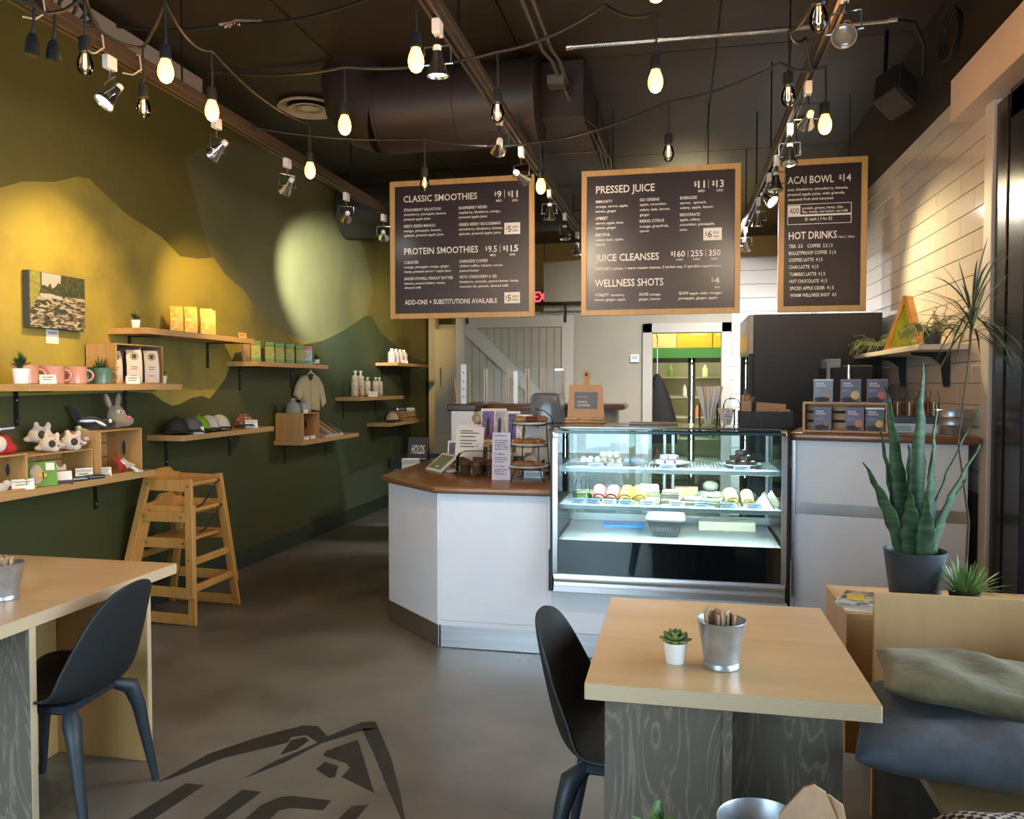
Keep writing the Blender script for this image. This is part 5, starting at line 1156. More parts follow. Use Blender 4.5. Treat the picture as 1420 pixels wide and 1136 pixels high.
plush('plush_toy', 'white plush dog with a brown eye patch, uppermost at left', (-3.36, 3.655, zt+0.045), -50, whiteb, PW, wx, scale=0.85)
plush('plush_toy', 'white plush dog lying in front, below the uppermost', (-3.30, 3.655, zt), -45, whiteb, PW, wx, scale=0.78)
plush('plush_toy', 'white plush dog beside the brown bear plush', (-3.28, 3.785, zt), -40, whiteb, PW, wx, scale=0.82)
plush('plush_toy', 'brown plush bear lying on the low crate', (-3.35, 3.87, zt), -40, [((0, 0, 0.05), (0.055, 0.085, 0.05)), ((0, 0.06, 0.07), (0.045, 0.045, 0.045)), ((-0.01, 0.035, 0.115), 0.018), ((0, -0.07, 0.03), (0.03, 0.04, 0.02))], PB, [('muzzle', PW, (0.045, 0.065, 0.055), (0.014, 0.018, 0.012)), ('ear_lining', mat('plush_cream', (0.55, 0.45, 0.25), 0.9), (0.008, 0.037, 0.118), (0.012, 0.013, 0.013)), ('eye', INK, (0.048, 0.03, 0.075), 0.004)])
plush('plush_toy', 'small white plush dog hanging inside the low crate', (-3.27, 3.68, 0.985), -40, whiteb, PW, (), scale=0.62)
zt = 0.968+0.258+0.0075
plush('plush_toy', 'black and white skunk plush on the tall crate', (-3.35, 4.02, zt), -40, [((0, 0, 0.04), (0.05, 0.07, 0.04)), ((0.02, 0.09, 0.035), (0.035, 0.045, 0.03)), ((-0.03, -0.065, 0.085), (0.02, 0.025, 0.055), (25, 0, 0)), ((-0.03, -0.09, 0.125), (0.012, 0.018, 0.028), (30, 0, 0))], PK,
      [('white_stripe', CERAM, (0.042, -0.02, 0.055), (0.012, 0.05, 0.010)), ('white_stripe', CERAM, (0.048, 0.045, 0.040), (0.010, 0.035, 0.009), (-30, 0, 0)), ('white_spot', CERAM, (0.05, 0.095, 0.052), (0.008, 0.01, 0.012))])
plush('plush_toy', 'grey donkey plush with long ears on the tall crate', (-3.31, 4.19, zt), -35, [((0, 0, 0.07), (0.045, 0.055, 0.07)), ((0.01, 0.045, 0.045), (0.04, 0.05, 0.035)), ((-0.01, -0.045, 0.165), (0.012, 0.018, 0.055), (18, 0, 0)), ((-0.01, 0.012, 0.165), (0.012, 0.018, 0.055), (-8, 0, 0))], PG,
      [('eye_patch', PW, (0.040, 0.005, 0.10), (0.008, 0.022, 0.014), (-20, 0, 0)), ('eye', INK, (0.049, 0.01, 0.10), 0.006), ('cheek', PP, (0.048, 0.055, 0.065), (0.006, 0.014, 0.012)), ('ear_lining', mat('ear_pink', (0.50, 0.30, 0.22), 0.9), (0.001, -0.045, 0.17), (0.005, 0.011, 0.042), (18, 0, 0))])
plush('plush_toy', 'red plush at the far left edge with pale front', (-3.30, 3.33, 0.968+0.175+0.0075), -40, [((0, 0, 0.05), (0.05, 0.06, 0.06)), ((0, 0.04, 0.03), (0.04, 0.04, 0.03))], mat('plush_red', (0.40, 0.015, 0.015), 0.9), [('pale_front', PW, (0.045, 0.0, 0.055), (0.012, 0.03, 0.04))])
t = thing('folded_shirt', 'black and white folded shirt on the red plush at far left', 'shirt', (-3.33, 3.34, 1.262), 20)
for k in range(3): B(-0.06, 0.06, -0.07, 0.07, k*0.012, k*0.012+0.010, 0.003).build('fold', (INK, CERAM, INK)[k], t)
t = thing('picture_book', 'green picture book with a bee leaning on the long shelf', 'book', (-3.235, 3.53, 0.9685), -40)
Mx = Matrix.Rotation(rad(-24), 4, 'Y')
MB().box(-0.006, 0.004, -0.07, 0.07, 0, 0.135, M=Mx).build('cover', mat('book_green', (0.10, 0.28, 0.05), 0.4), t)
MB().ball((0.010, -0.025, 0.065), (0.006, 0.032, 0.055), M=Mx).build('bear_print', mat('book_beige', (0.42, 0.34, 0.26), 0.6), t)
MB().ball((0.016, 0.0, 0.055), (0.005, 0.022, 0.016), M=Mx).build('bee_print', mat('bee_yellow', (0.75, 0.42, 0.03), 0.5), t)
MB().box(0.018, 0.022, 0.0, 0.008, 0.040, 0.070, M=Mx).build('bee_stripe', INK, t)
MB().box(0.006, 0.009, 0.02, 0.06, 0.085, 0.125, M=Mx).build('sticker', PAPER, t)
t = thing('card_box', 'black box with a white card front leaning by the bee book', 'box', (-3.22, 3.645, 0.9685), -40)
MB().box(-0.02, 0.004, -0.055, 0.055, 0, 0.075, M=Mx).build('case', INK, t); MB().box(0.004, 0.006, -0.05, 0.05, 0.018, 0.068, M=Mx).build('label', PAPER, t)
for k, (y, x, l) in enumerate(((3.78, -3.245, 'black leather pouch lying left of the price card'), (3.885, -3.22, 'black leather pouch lying nearest the standing card'))):
    t = thing('pouch', l, 'pouch', (x, y, 0.9685), 55+k*15, 'black pouches'); MB().box(-0.05, 0.05, -0.03, 0.03, 0, 0.022, 0.008, seg=2).build('pouch_body', BLACK, t); B(-0.045, 0.045, -0.031, -0.028, 0.010, 0.013).build('zip', CHROME, t)
card('price card on the plush shelf at the far left', (-3.225, 3.395, 0.9685), 52, 0.10, 0.055)
card('large price card standing behind the black pouches', (-3.26, 3.86, 0.9685), 55, 0.09, 0.062, lines=3)
card('price card at the right of the black pouches', (-3.225, 3.985, 0.9685), 55, 0.065, 0.055, lines=3)
t = thing('plush_toy', 'pale pink plush end at the far left of the shelf', 'plush toy', (-3.25, 3.27, 0.9685)); MB().ball((0, 0, 0.025), (0.04, 0.05, 0.025)).ball((0.01, 0.04, 0.04), (0.02, 0.02, 0.02)).build('body', PW, t, smooth=80)
t = thing('star_ornament', 'red and white fabric star with a white ribbon loop at the shelf end', 'ornament', (-3.24, 4.19, 0.969), 20)
for k in range(2):
    pts = [((0.075 if i % 2 == 0 else 0.032)*math.cos(i*PI/5+k*0.3), (0.075 if i % 2 == 0 else 0.032)*math.sin(i*PI/5+k*0.3)) for i in range(10)]
    MB().prism(pts, 0, 0.012, M=Matrix.Translation((-0.03*k, -0.05*k, 0.045+0.012*k)) @ Matrix.Rotation(rad(35+k*25), 4, 'Y')).build('star', (CERAM, mat('star_red', (0.45, 0.03, 0.03), 0.8))[k], t)
MB().tube([(0.06+0.025*math.sin(a), 0.01+0.035*math.cos(a), 0.008-0.0*a) for a in [k*PI/7 for k in range(15)]], 0.004, 6).build('ribbon_loop', CERAM, t)

# --- shelf 5 : caps
def cap(label, loc, rz, mfront, mback, s=1.0, brim=True, mbrim=None, grp='caps on the shelf'):
    t = thing('cap', label, 'cap', loc, rz, grp)
    def dome(a0, a1, m, nm):
        mb = MB(); rs = []
        for i in range(9):
            ph = PI/2*i/8*0.98
            rs.append([Vector((0.088*s*math.cos(ph)*math.cos(a), 0.080*s*math.cos(ph)*math.sin(a), 0.105*s*math.sin(ph)**0.9)) for a in [a0+(a1-a0)*k/14 for k in range(15)]])
        mb.rings(rs, closed=False, caps=False); mb.build(nm, m, t, smooth=80, fixn=False)
    dome(-PI/2, PI/2, mfront, 'front_crown'); dome(PI/2, 3*PI/2, mback, 'back_crown')
    mb = MB(); n = 12; rs = []
    for r in (0.085, 0.11, 0.13, 0.145):
        rs.append([Vector(((r if r < 0.09 else 0.05+(r-0.05)*(math.cos(a*0.9)**0.5 if abs(a) < 1.5 else 0.2))*s*math.cos(a)+0.0, 0.086*s*math.sin(a), 0.006+0.012*math.cos(a)-0.05*(r-0.085)-0.018*abs(math.sin(a))*(r-0.085)/0.06)) for a in [-1.35+2.7*k/n for k in range(n+1)]])
    mb.rings(rs, closed=False, caps=False); o = mb.build('brim', mbrim or mback, t, smooth=80, fixn=False); md = o.modifiers.new('t', 'SOLIDIFY'); md.thickness = 0.003
    MB().ball((0, 0, 0.105*s), 0.006).build('button', mback, t)
FK = mat('cap_black', (0.015, 0.014, 0.014), 0.8); FM = mat('cap_mesh', (0.03, 0.022, 0.015), 0.9); FG = mat('cap_green', (0.16, 0.38, 0.01), 0.8); FT = mat('cap_teal', (0.06, 0.30, 0.32), 0.8); FW = mat('cap_white', (0.55, 0.52, 0.45), 0.8); FR = mat('cap_red', (0.20, 0.05, 0.035), 0.8, 0, (0.4, 0.3, 0.25), (40, 40, 40), 3, (0.5, 0.6)); FB2 = mat('cap_brown', (0.05, 0.028, 0.02), 0.8)
cap('black trucker cap at the left end of the cap shelf', (-3.33, 4.80, 1.171), -50, FK, FM)
cap('black cap with grey front, second on the cap shelf', (-3.30, 4.92, 1.171), -45, mat('cap_grey', (0.10, 0.09, 0.085), 0.8), FK)
cap('lime green and white cap in the middle of the cap shelf', (-3.32, 5.04, 1.171), -45, FG, FW, mbrim=FK)
cap('teal cap with white front, left of two alike', (-3.33, 5.17, 1.171), -45, FW, FT, mbrim=FK)
cap('teal cap with white front, right of two alike', (-3.33, 5.31, 1.171), -45, FW, FT, mbrim=FK)
cap('red and brown patterned cap at the right end of the cap shelf', (-3.33, 5.66, 1.171), -45, FR, FR, 0.95, mbrim=FB2)
card('price card before the black caps', (-3.22, 4.89, 1.1605), 55, 0.075, 0.05)
card('price card standing between the teal and red caps', (-3.24, 5.62, 1.1605), 55, 0.10, 0.065)

# --- shelf 6 : crate, beanies, rack, sweater
crate('square pine crate with two knit hats on top', (-3.33, 6.56, FZ(1.003)), (0.26, 0.32, 0.235))
def beanie(label, loc, m, m2):
    t = thing('knit_hat', label, 'knit hat', loc, 0, 'knit hats on the crate')
    MB().lathe([(0.060, 0.0), (0.066, 0.004), (0.066, 0.028), (0.060, 0.031)], 28).build('cuff', m2, t)
    MB().lathe([(0.061, 0.028), (0.060, 0.05), (0.050, 0.078), (0.032, 0.096), (0.001, 0.103)], 28).build('crown', m, t)
    MB().ball((0, 0, 0.115), (0.024, 0.024, 0.022)).build('pompom', m2, t)
KN1 = mat('knit_grey', (0.30, 0.30, 0.26), 0.95, bump=0.5, scale=(150, 150, 90)); KN2 = mat('knit_blue', (0.26, 0.29, 0.30), 0.95, 0, (0.40, 0.40, 0.37), (5, 5, 80), 2, (0.45, 0.55))
beanie('grey knit hat with pompom, left on the crate', (-3.33, 6.47, 1.2455), KN1, KN1); beanie('striped blue grey knit hat with pompom, right on the crate', (-3.31, 6.63, 1.2455), KN2, KN1)
card('tiny card between the knit hats', (-3.235, 6.53, 1.2455), 55, 0.04, 0.03, grp='small cards')
for k, y in enumerate((6.44, 6.56)): card(('small card at left inside the knit hat crate', 'small card at right inside the knit hat crate')[k], (-3.20, y+0.03, 1.012), 55, 0.05, 0.03, grp='small cards')
t = thing('book_rack', 'white sloping rack of slim booklets beside the knit hat crate', 'book rack', (-3.32, 7.05, 1.0035))
RK = mat('rack_white', (0.48, 0.45, 0.38), 0.6)
for y in (-0.2, 0.2):
    MB().prism([(-0.12, 0), (0.12, 0), (0.12, 0.02), (-0.10, 0.15), (-0.12, 0.15)], y-0.004, y+0.004, 'y').build('side', RK, t)
B(0.11, 0.12, -0.2, 0.2, 0, 0.025).build('lip', RK, t); B(-0.125, -0.12, -0.2, 0.2, 0, 0.15).build('back', RK, t)
bc = [('brown', (0.22, 0.12, 0.06)), ('sage', (0.20, 0.30, 0.20)), ('cream', (0.60, 0.52, 0.38)), ('rust', (0.35, 0.15, 0.05)), ('sand', (0.45, 0.36, 0.22)), ('dark', (0.10, 0.07, 0.05))]
for k, (n_, c) in enumerate(bc):
    o = MB().prism([(-0.10, 0.02), (0.105, 0.02), (0.105, 0.03), (-0.10, 0.165), (-0.11, 0.165)], -0.015, 0.015, 'y').build('booklet', mat('booklet_'+n_, c, 0.5), None, loc=(-3.32, 6.89+0.062*k, 1.0035))
    tag(o, '%s booklet standing in the sloping rack' % n_, 'booklet', 'booklets in the rack')
t = thing('baby_sweater', 'cream knitted baby sweater hanging on the green wall', 'sweater', (-3.44, 7.02, 1.30))
SW = mat('cream_knit', (0.50, 0.42, 0.24), 0.95, bump=0.6, scale=(120, 120, 60), sheen=0.3)
SWP = [(-0.20, 0.03), (-0.19, 0.22), (-0.12, 0.27), (-0.06, 0.285), (0.0, 0.25), (0.06, 0.285), (0.12, 0.27), (0.20, 0.20), (0.30, 0.06), (0.22, 0.02), (0.17, 0.10), (0.16, -0.03), (-0.02, -0.02), (-0.16, 0.00), (-0.17, 0.12), (-0.24, 0.05)]
SWP = [(-0.31, 0.10), (-0.26, 0.20), (-0.18, 0.27), (-0.10, 0.29), (-0.05, 0.26), (0.03, 0.25), (0.10, 0.28), (0.17, 0.27), (0.26, 0.19), (0.33, 0.02), (0.24, -0.03), (0.18, 0.10), (0.18, -0.06), (-0.17, -0.02), (-0.17, 0.12), (-0.22, 0.05)]
o = MB().prism(SWP, -0.018, 0.022, 'x').build('knit_body', SW, t)
md = o.modifiers.new('b', 'BEVEL'); md.width = 0.012; md.segments = 3
MB().tube([(0.024, 0.05, 0.285-0.0), (0.026, 0.0, 0.24), (0.026, -0.03, 0.22), (0.026, -0.02, 0.0), (0.026, -0.02, -0.04)], 0.005, 6).build('placket', SW, t)
MB().ball((0.02, -0.02, 0.262), (0.008, 0.045, 0.03)).build('neck_opening', FB2, t)
MB().tube([(0.0, 0.0, 0.38), (0.0, 0.02, 0.36), (0.0, 0.03, 0.32), (0.01, 0.14, 0.27), (0.01, -0.12, 0.27), (0.0, 0.03, 0.32)], 0.006, 6).build('hanger', CERAM, t)

# --- shelf 7 : wrapped baguettes
PKG = mat('wrapped_goods', (0.55, 0.46, 0.32), 0.35, 0, (0.30, 0.16, 0.08), (30, 30, 30), 4, (0.5, 0.68)); CEL = mat('cellophane_knot', (0.6, 0.58, 0.5), 0.15)
for k, (y, h, ln, l) in enumerate(((7.86, 0.26, -5, 'tallest at left'), (8.04, 0.26, 3, 'second from left'), (8.20, 0.20, -6, 'third, shorter and leaning'), (8.46, 0.20, 0, 'fourth, right of the card'), (8.58, 0.20, 2, 'rightmost of five'))):
    t = thing('wrapped_snack', 'cellophane wrapped snack tube, %s' % l, 'snack', (-3.34, y, FZ(1.366)), 0, 'wrapped snack tubes')
    M = Matrix.Rotation(rad(ln), 4, 'X')
    MB().lathe([(0.030, 0), (0.038, 0.01), (0.040, h*0.5), (0.036, h*0.82), (0.012, h*0.90)], 12, M).build('wrapped_tube', PKG, t)
    MB().lathe([(0.012, h*0.88), (0.008, h*0.92), (0.022, h*1.06), (0.018, h*1.07)], 10, M).build('twisted_top', CEL, t)
card('price card before the wrapped snack tubes', (-3.235, 8.12, 1.3665), 50, 0.11, 0.06)
# --- shelf 8 : bottles
for k, y in enumerate((9.00, 9.14, 9.28, 9.42)):
    t = thing('white_bottle', ('white bottle at left on the top far shelf', 'white bottle, second on the top far shelf', 'white bottle, third, behind the little card', 'white bottle at right on the top far shelf')[k], 'bottle', (-3.33, y-0.05, FZ(1.755)), 0, 'white bottles')
    MB().lathe([(0.044, 0), (0.047, 0.004), (0.047, 0.11), (0.036, 0.135), (0.018, 0.142)], 18).build('bottle_body', mat('bottle_white', (0.58, 0.52, 0.55), 0.3), t)
    MB().lathe([(0.020, 0.140), (0.020, 0.17), (0.001, 0.171)], 14).build('bottle_cap', CERAM, t)
    MB().lathe([(0.0475, 0.03), (0.0475, 0.095)], 18, caps=False).build('bottle_label', mat('bottle_label', (0.50, 0.46, 0.55), 0.5), t)
card('tiny card before the white bottles', (-3.25, 9.20, 1.7555), 50, 0.08, 0.04)
# --- shelf 9
cap('beige and black cap on the lowest far shelf', (-3.30, 8.86, 1.066), -35, mat('cap_beige', (0.50, 0.38, 0.24), 0.8), FK, 1.05, mbrim=FK)
crate('slatted pine crate of jars on the lowest far shelf', (-3.34, 9.36, FZ(1.055)), (0.20, 0.42, 0.12), False, True)
for k in range(5):
    t = thing('jar', 'small dark jar with pale lid in the slatted crate, %s' % ('first from left', 'second from left', 'third from left', 'fourth from left', 'last at right')[k], 'jar', (-3.36, 9.22+0.065*k, 1.064), 0, 'jars in the slatted crate')
    MB().lathe([(0.026, 0), (0.028, 0.12), (0.001, 0.121)], 12).build('jar_body', mat('jar_dark', (0.05, 0.09, 0.08), 0.2), t); MB().lathe([(0.029, 0.12), (0.029, 0.145), (0.001, 0.146)], 12).build('lid', CHROME, t)
card('pale card standing in the slatted crate', (-3.27, 9.46, 1.12), 40, 0.10, 0.09, lines=2)

# --- crate with snack tray and chalk sign behind the counter
t0 = crate('pine crate carrying the black snack tray beyond the counter', (-2.44, 7.50, 0.35), (0.5, 0.45, 0.33), True)
t1 = crate('lower pine crate below the black snack tray', (-2.44, 7.50, 0.0), (0.5, 0.45, 0.335), True)
t = thing('snack_tray', 'black tray of small snack packets beyond the counter', 'tray', (-2.40, 7.50, 0.688))
B(-0.32, 0.36, -0.30, 0.30, 0, 0.012).build('tray_base', BLACK, t)
for a in ((-0.32, 0.36, -0.30, -0.29), (-0.32, 0.36, 0.29, 0.30), (-0.32, -0.31, -0.30, 0.30), (0.35, 0.36, -0.30, 0.30)): B(*a, 0.012, 0.10).build('tray_wall', BLACK, t)
pc = [mat('packet_blue', (0.10, 0.22, 0.50), 0.35), mat('packet_red', (0.45, 0.05, 0.07), 0.35), mat('packet_white', (0.6, 0.6, 0.65), 0.35)]
for k in range(12):
    o = MB().box(-0.05, 0.05, -0.035, 0.035, -0.010, 0.012, 0.009, Matrix.Rotation(rad(R.uniform(-20, 20)), 4, 'X')).build('snack_packet', pc[k % 3], None, loc=(-2.52+0.12*(k % 4), 7.30+0.16*(k//4), 0.735), rz=R.uniform(0, 180))
    tag(o, '%s snack packet in the black tray, %s row, %s' % (('blue', 'red', 'white')[k % 3], ('front', 'middle', 'back')[k//4], ('leftmost', 'second from left', 'third from left', 'rightmost')[k % 4]), 'snack packet', '%s packets in the black tray' % ('blue', 'red', 'white')[k % 3])
card('white card on the front of the black snack tray', (-2.48, 7.16, 0.70), 12, 0.17, 0.10, lines=2, grp=None)
t = thing('chalk_sign', 'small black chalk sign leaning behind the snack tray', 'sign', (-2.60, 7.72, 0.701), 0)
M = Matrix.Rotation(rad(-12), 4, 'X'); MB().box(-0.11, 0.10, -0.006, 0.006, 0, 0.26, M=M).build('board', INK, t)
mb = MB(); mb.text('HOLDS', -0.07, 0.07, 0.09, 0.09, M=M, y=-0.0075); mb.build('lettering', PAPER, t, smooth=0, fixn=False)
# ================================================================ ON THE SERVICE COUNTER
CT = 0.9255
t = thing('payment_tablet', 'white payment tablet on a tilted stand at the counter corner', 'tablet', (-1.52, 5.06, CT), -28)
MB().prism([(-0.08, 0), (0.10, 0), (0.085, 0.010), (0.03, 0.015), (-0.01, 0.036), (-0.03, 0.036), (-0.03, 0.012), (-0.08, 0.010)], -0.045, 0.045, 'y').build('stand', PLAST, t)
M = Matrix.Translation((-0.02, 0, 0.052)) @ Matrix.Rotation(rad(-20), 4, 'Z') @ Matrix.Rotation(rad(38), 4, 'X')
MB().box(-0.12, 0.12, -0.085, 0.085, -0.006, 0.006, 0.005, M, 2).build('tablet_body', PLAST, t)
MB().box(-0.095, 0.095, -0.065, 0.065, 0.0055, 0.0068, M=M).build('screen', mat('tablet_screen', (0.07, 0.065, 0.035), 0.15), t)
for k, (x, y, rz, l) in enumerate(((-1.62, 5.48, 20, 'kraft paper folder lying behind the tablet'),)):
    t = thing('paper_folder', l, 'folder', (x, y, CT), rz); MB().box(-0.11, 0.11, -0.15, 0.15, 0, 0.006).build('cover', NAPK, t); MB().box(-0.10, 0.10, -0.14, 0.14, 0.006, 0.010).build('sheets', PAPER, t)
# postcards on a display rack
t = thing('postcard_rack', 'white tiered rack holding picture cards on the counter', 'rack', (-1.28, 5.42, CT), 8)
M = Matrix.Rotation(rad(-14), 4, 'X')
MB().box(-0.24, 0.24, 0.02, 0.026, 0, 0.30, M=M).build('back_board', PLAST, t)
for y, z in ((-0.16, 0.02), (-0.09, 0.10), (-0.02, 0.17)): B(-0.24, 0.24, y, y+0.07, z-0.02, z).build('step', PLAST, t)
pcs = [(-0.22, -0.155, 0.02, 0.13, 0.17, (0.05, 0.05, 0.10), 'dark card with a red berry at the left of the rack', (0.45, 0.04, 0.05)), (-0.13, -0.06, 0.12, 0.11, 0.15, (0.16, 0.20, 0.42), 'blue card with a pale figure, left of the rack', (0.5, 0.55, 0.6)),
       (-0.02, -0.02, 0.17, 0.10, 0.24, (0.10, 0.08, 0.28), 'tall purple night card in the rack', (0.02, 0.015, 0.02)), (0.06, -0.015, 0.17, 0.10, 0.24, (0.30, 0.33, 0.42), 'tall card of a bare tree in the rack', (0.05, 0.03, 0.04)),
       (0.16, -0.01, 0.17, 0.09, 0.22, (0.07, 0.06, 0.26), 'deep blue card, right part of the rack', (0.15, 0.15, 0.45)), (0.235, -0.06, 0.10, 0.11, 0.27, (0.50, 0.52, 0.56), 'white card with a green leaf, rightmost in the rack', (0.12, 0.12, 0.03)),
       (0.10, -0.15, 0.03, 0.11, 0.18, (0.14, 0.18, 0.45), 'blue card at the front right of the rack', (0.35, 0.4, 0.6)), (-0.06, -0.155, 0.02, 0.12, 0.14, (0.06, 0.045, 0.09), 'small dark landscape card in the front row', (0.06, 0.10, 0.04))]
for k, (x, y, z, w_, h_, c, l, c2) in enumerate(pcs):
    p = thing('postcard', l, 'card', (-1.28+x*math.cos(rad(8))-y*math.sin(rad(8)), 5.40+y+x*math.sin(rad(8)), CT+z+0.001), 8)
    MB().box(-w_/2, w_/2, -0.001, 0.001, 0, h_, M=M).build('card', CERAM, p)
    MB().box(-w_*0.42, w_*0.42, -0.0022, -0.0012, h_*0.08, h_*0.92, M=M).build('picture', mat('card_print_%s' % 'abcdefgh'[k], c, 0.35, 0, tuple(min(1, v*1.8+0.02) for v in c), (40, 40, 40)), p)
    MB().ball((0, -0.0022, h_*0.45), (w_*0.13, 0.0012, h_*(0.16 if k in (0, 4, 7) else 0.3)), M=M, sub=2).build('motif', mat('card_motif_%s' % 'abcdefgh'[k], c2, 0.5), p)
t = thing('notice_card', 'white notice card with printed lines before the postcard rack', 'sign', (-1.345, 5.02, CT), 0)
MB().box(-0.095, 0.095, -0.0015, 0.0015, 0.10, 0.30, M=M).box(-0.04, 0.04, 0, 0.06, 0, 0.01).box(-0.02, 0.02, 0.0, 0.004, 0, 0.11, M=M).build('card', CERAM, t)
mb = MB()
for i, (w_, z) in enumerate(((0.05, 0.27), (0.075, 0.255), (0.06, 0.232), (0.065, 0.205), (0.05, 0.185), (0.06, 0.165))): mb.box(-0.065, -0.065+w_*1.7, -0.0025, -0.0015, z, z+0.006, M=M)
mb.build('print', INK, t, smooth=0)
# glass dome with muffins
t = thing('cake_dish', 'low glass cake dish with domed lid over dark muffins', 'cake dish', (-1.235, 4.90, CT))
MB().lathe([(0.15, 0.002), (0.165, 0.012), (0.16, 0.016), (0.14, 0.008), (0.001, 0.008)], 32, caps=False).build('base_plate', GLASS, t)
MB().lathe([(0.150, 0.016), (0.152, 0.03), (0.150, 0.11), (0.135, 0.135), (0.10, 0.15), (0.03, 0.156), (0.012, 0.158)], 36, caps=False).build('lid', GLASS, t)
MB().lathe([(0.012, 0.157), (0.010, 0.168), (0.022, 0.18), (0.018, 0.195), (0.001, 0.20)], 20, caps=False).build('knob', GLASS, t)
MUF = mat('dark_muffin', (0.055, 0.024, 0.010), 0.8, 0, (0.13, 0.06, 0.025), (60, 60, 60), 4, bump=0.5)
for k, (x, y) in enumerate(((-0.085, -0.03), (0.0, -0.06), (0.085, -0.03), (0.0, 0.05))):
    o = MB().lathe([(0.030, 0), (0.037, 0.05), (0.044, 0.058), (0.042, 0.075), (0.028, 0.09), (0.001, 0.097)], 18).build('muffin', MUF, None, loc=(-1.235+x, 4.90+y, CT+0.0085))
    tag(o, 'dark muffin in the glass cake dish, %s' % ('left', 'front middle', 'right', 'back')[k], 'muffin', 'muffins under the dome')
t = thing('drinking_glass', 'small upturned glass tumbler on the counter front', 'glass', (-1.165, 4.72, CT))
MB().lathe([(0.040, 0), (0.042, 0.004), (0.036, 0.035), (0.030, 0.05)], 24, caps=False).build('bowl', GLASS, t)
MB().lathe([(0.016, 0.05), (0.022, 0.06), (0.022, 0.105), (0.018, 0.107), (0.001, 0.107)], 20, caps=False).build('stem', GLASS, t)
t = thing('menu_card', 'tall white hand written card standing on the counter', 'sign', (-1.035, 4.63, CT), 4)
MB().box(-0.055, 0.055, -0.0015, 0.0015, 0, 0.285, M=Matrix.Rotation(rad(-5), 4, 'X')).box(-0.03, 0.03, 0.0, 0.05, 0, 0.006).build('card', mat('menu_white', (0.66, 0.65, 0.78), 0.6), t)
mb = MB(); Mm = Matrix.Rotation(rad(-5), 4, 'X')
for i, z in enumerate([0.262, 0.235, 0.222, 0.209, 0.196, 0.183, 0.150, 0.132, 0.119, 0.106, 0.076, 0.060, 0.047, 0.034]):
    if z in (0.262, 0.150, 0.076):
        mb.text(('Lattes', 'Coffee', 'Cold + Dark')[(0.262, 0.150, 0.076).index(z)], -0.045, 0.02 if z != 0.262 else 0.03, z, 0.013, M=Mm, y=-0.0025)
    else:
        n_ = 4+i % 3; x = -0.040
        for q in range(n_):
            w_ = R.uniform(0.008, 0.018); mb.box(x, x+w_, -0.0025, -0.0015, z+R.uniform(-.001, .001), z+0.0045, M=Mm); x += w_+0.003
            if x > 0.038: break
mb.build('handwriting', mat('blue_ink', (0.05, 0.05, 0.16), 0.6), t, smooth=0, fixn=False)
# three tier stand
t = thing('tiered_stand', 'black wire three tier stand of white plates with cookies', 'serving stand', (-0.875, 4.68, CT), 6)
for k, (z, r, dy) in enumerate(((0.075, 0.125, 0), (0.205, 0.115, 0.03), (0.330, 0.105, 0.06))):
    MB().lathe([(0.001, z), (r*0.7, z), (r*0.95, z+0.006), (r, z+0.014), (r*0.98, z+0.016), (r*0.9, z+0.008), (0.001, z+0.006)], 40, c=(0, dy, 0), caps=False).build('plate', CERAM, t)
    MB().tube([(r*0.98*math.cos(a), dy+r*0.98*math.sin(a), z-0.002) for a in [q*2*PI/28 for q in range(29)]], 0.0028, 6).build('wire_ring', BLACKM, t)
for s in (-1, 1):
    MB().tube([(s*0.128, -0.03, 0.0), (s*0.122, 0, 0.072), (s*0.113, 0.03, 0.20), (s*0.103, 0.06, 0.328), (s*0.10, 0.065, 0.36)], 0.0035, 6).build('wire_leg', BLACKM, t)
    MB().tube([(s*0.05, 0.13, 0.0), (s*0.05, 0.12, 0.072), (s*0.05, 0.14, 0.20), (s*0.045, 0.16, 0.328)], 0.0035, 6).build('wire_leg', BLACKM, t)
    MB().tube([(s*0.075, -0.10, 0.073), (s*0.085, -0.115, 0.03), (s*0.10, -0.11, 0.0)], 0.0035, 6).build('wire_foot', BLACKM, t)
COOK = mat('cookie', (0.30, 0.13, 0.045), 0.8, 0, (0.42, 0.22, 0.10), (80, 80, 80), 4, bump=0.6); GRAN = mat('granola_bar', (0.24, 0.11, 0.05), 0.8, 0, (0.45, 0.28, 0.14), (90, 90, 90), 4, bump=0.7)
def lump(rx, ry, rz_, seed=0, jag=0.12):
    mb = MB(); mb.ball((0, 0, rz_), (rx, ry, rz_), sub=3); rr = random.Random(seed)
    for v in mb.bm.verts: v.co += Vector((rr.uniform(-1, 1)*rx, rr.uniform(-1, 1)*ry, rr.uniform(-0.3, 1)*rz_))*jag
    return mb
ca, sa = math.cos(rad(6)), math.sin(rad(6))
def on(x, y, z): return (-0.875+x*ca-y*sa, 4.68+x*sa+y*ca, CT+z)
for k, (x, y, z, m, l) in enumerate(((-0.055, -0.02, 0.0825, GRAN, 'nut cluster bar on the lowest tier, left'), (0.0, -0.045, 0.0825, GRAN, 'nut cluster bar on the lowest tier, front'), (0.055, -0.02, 0.0825, GRAN, 'nut cluster bar on the lowest tier, right'), (0.0, 0.04, 0.0825, GRAN, 'nut cluster bar on the lowest tier, back'),
     (-0.055, 0.01, 0.2125, COOK, 'brown cookie on the middle tier, left'), (0.0, -0.015, 0.2125, COOK, 'brown cookie on the middle tier, front'), (0.055, 0.01, 0.2125, COOK, 'brown cookie on the middle tier, right'), (0.0, 0.06, 0.2125, COOK, 'brown cookie on the middle tier, back'))):
    o = lump(0.042, 0.036, 0.015 if z < 0.2 else 0.018, k).build('cookie', m, None, loc=on(x, y, z), rz=30*k); tag(o, l, 'cookie', 'cookies on the tiered stand')
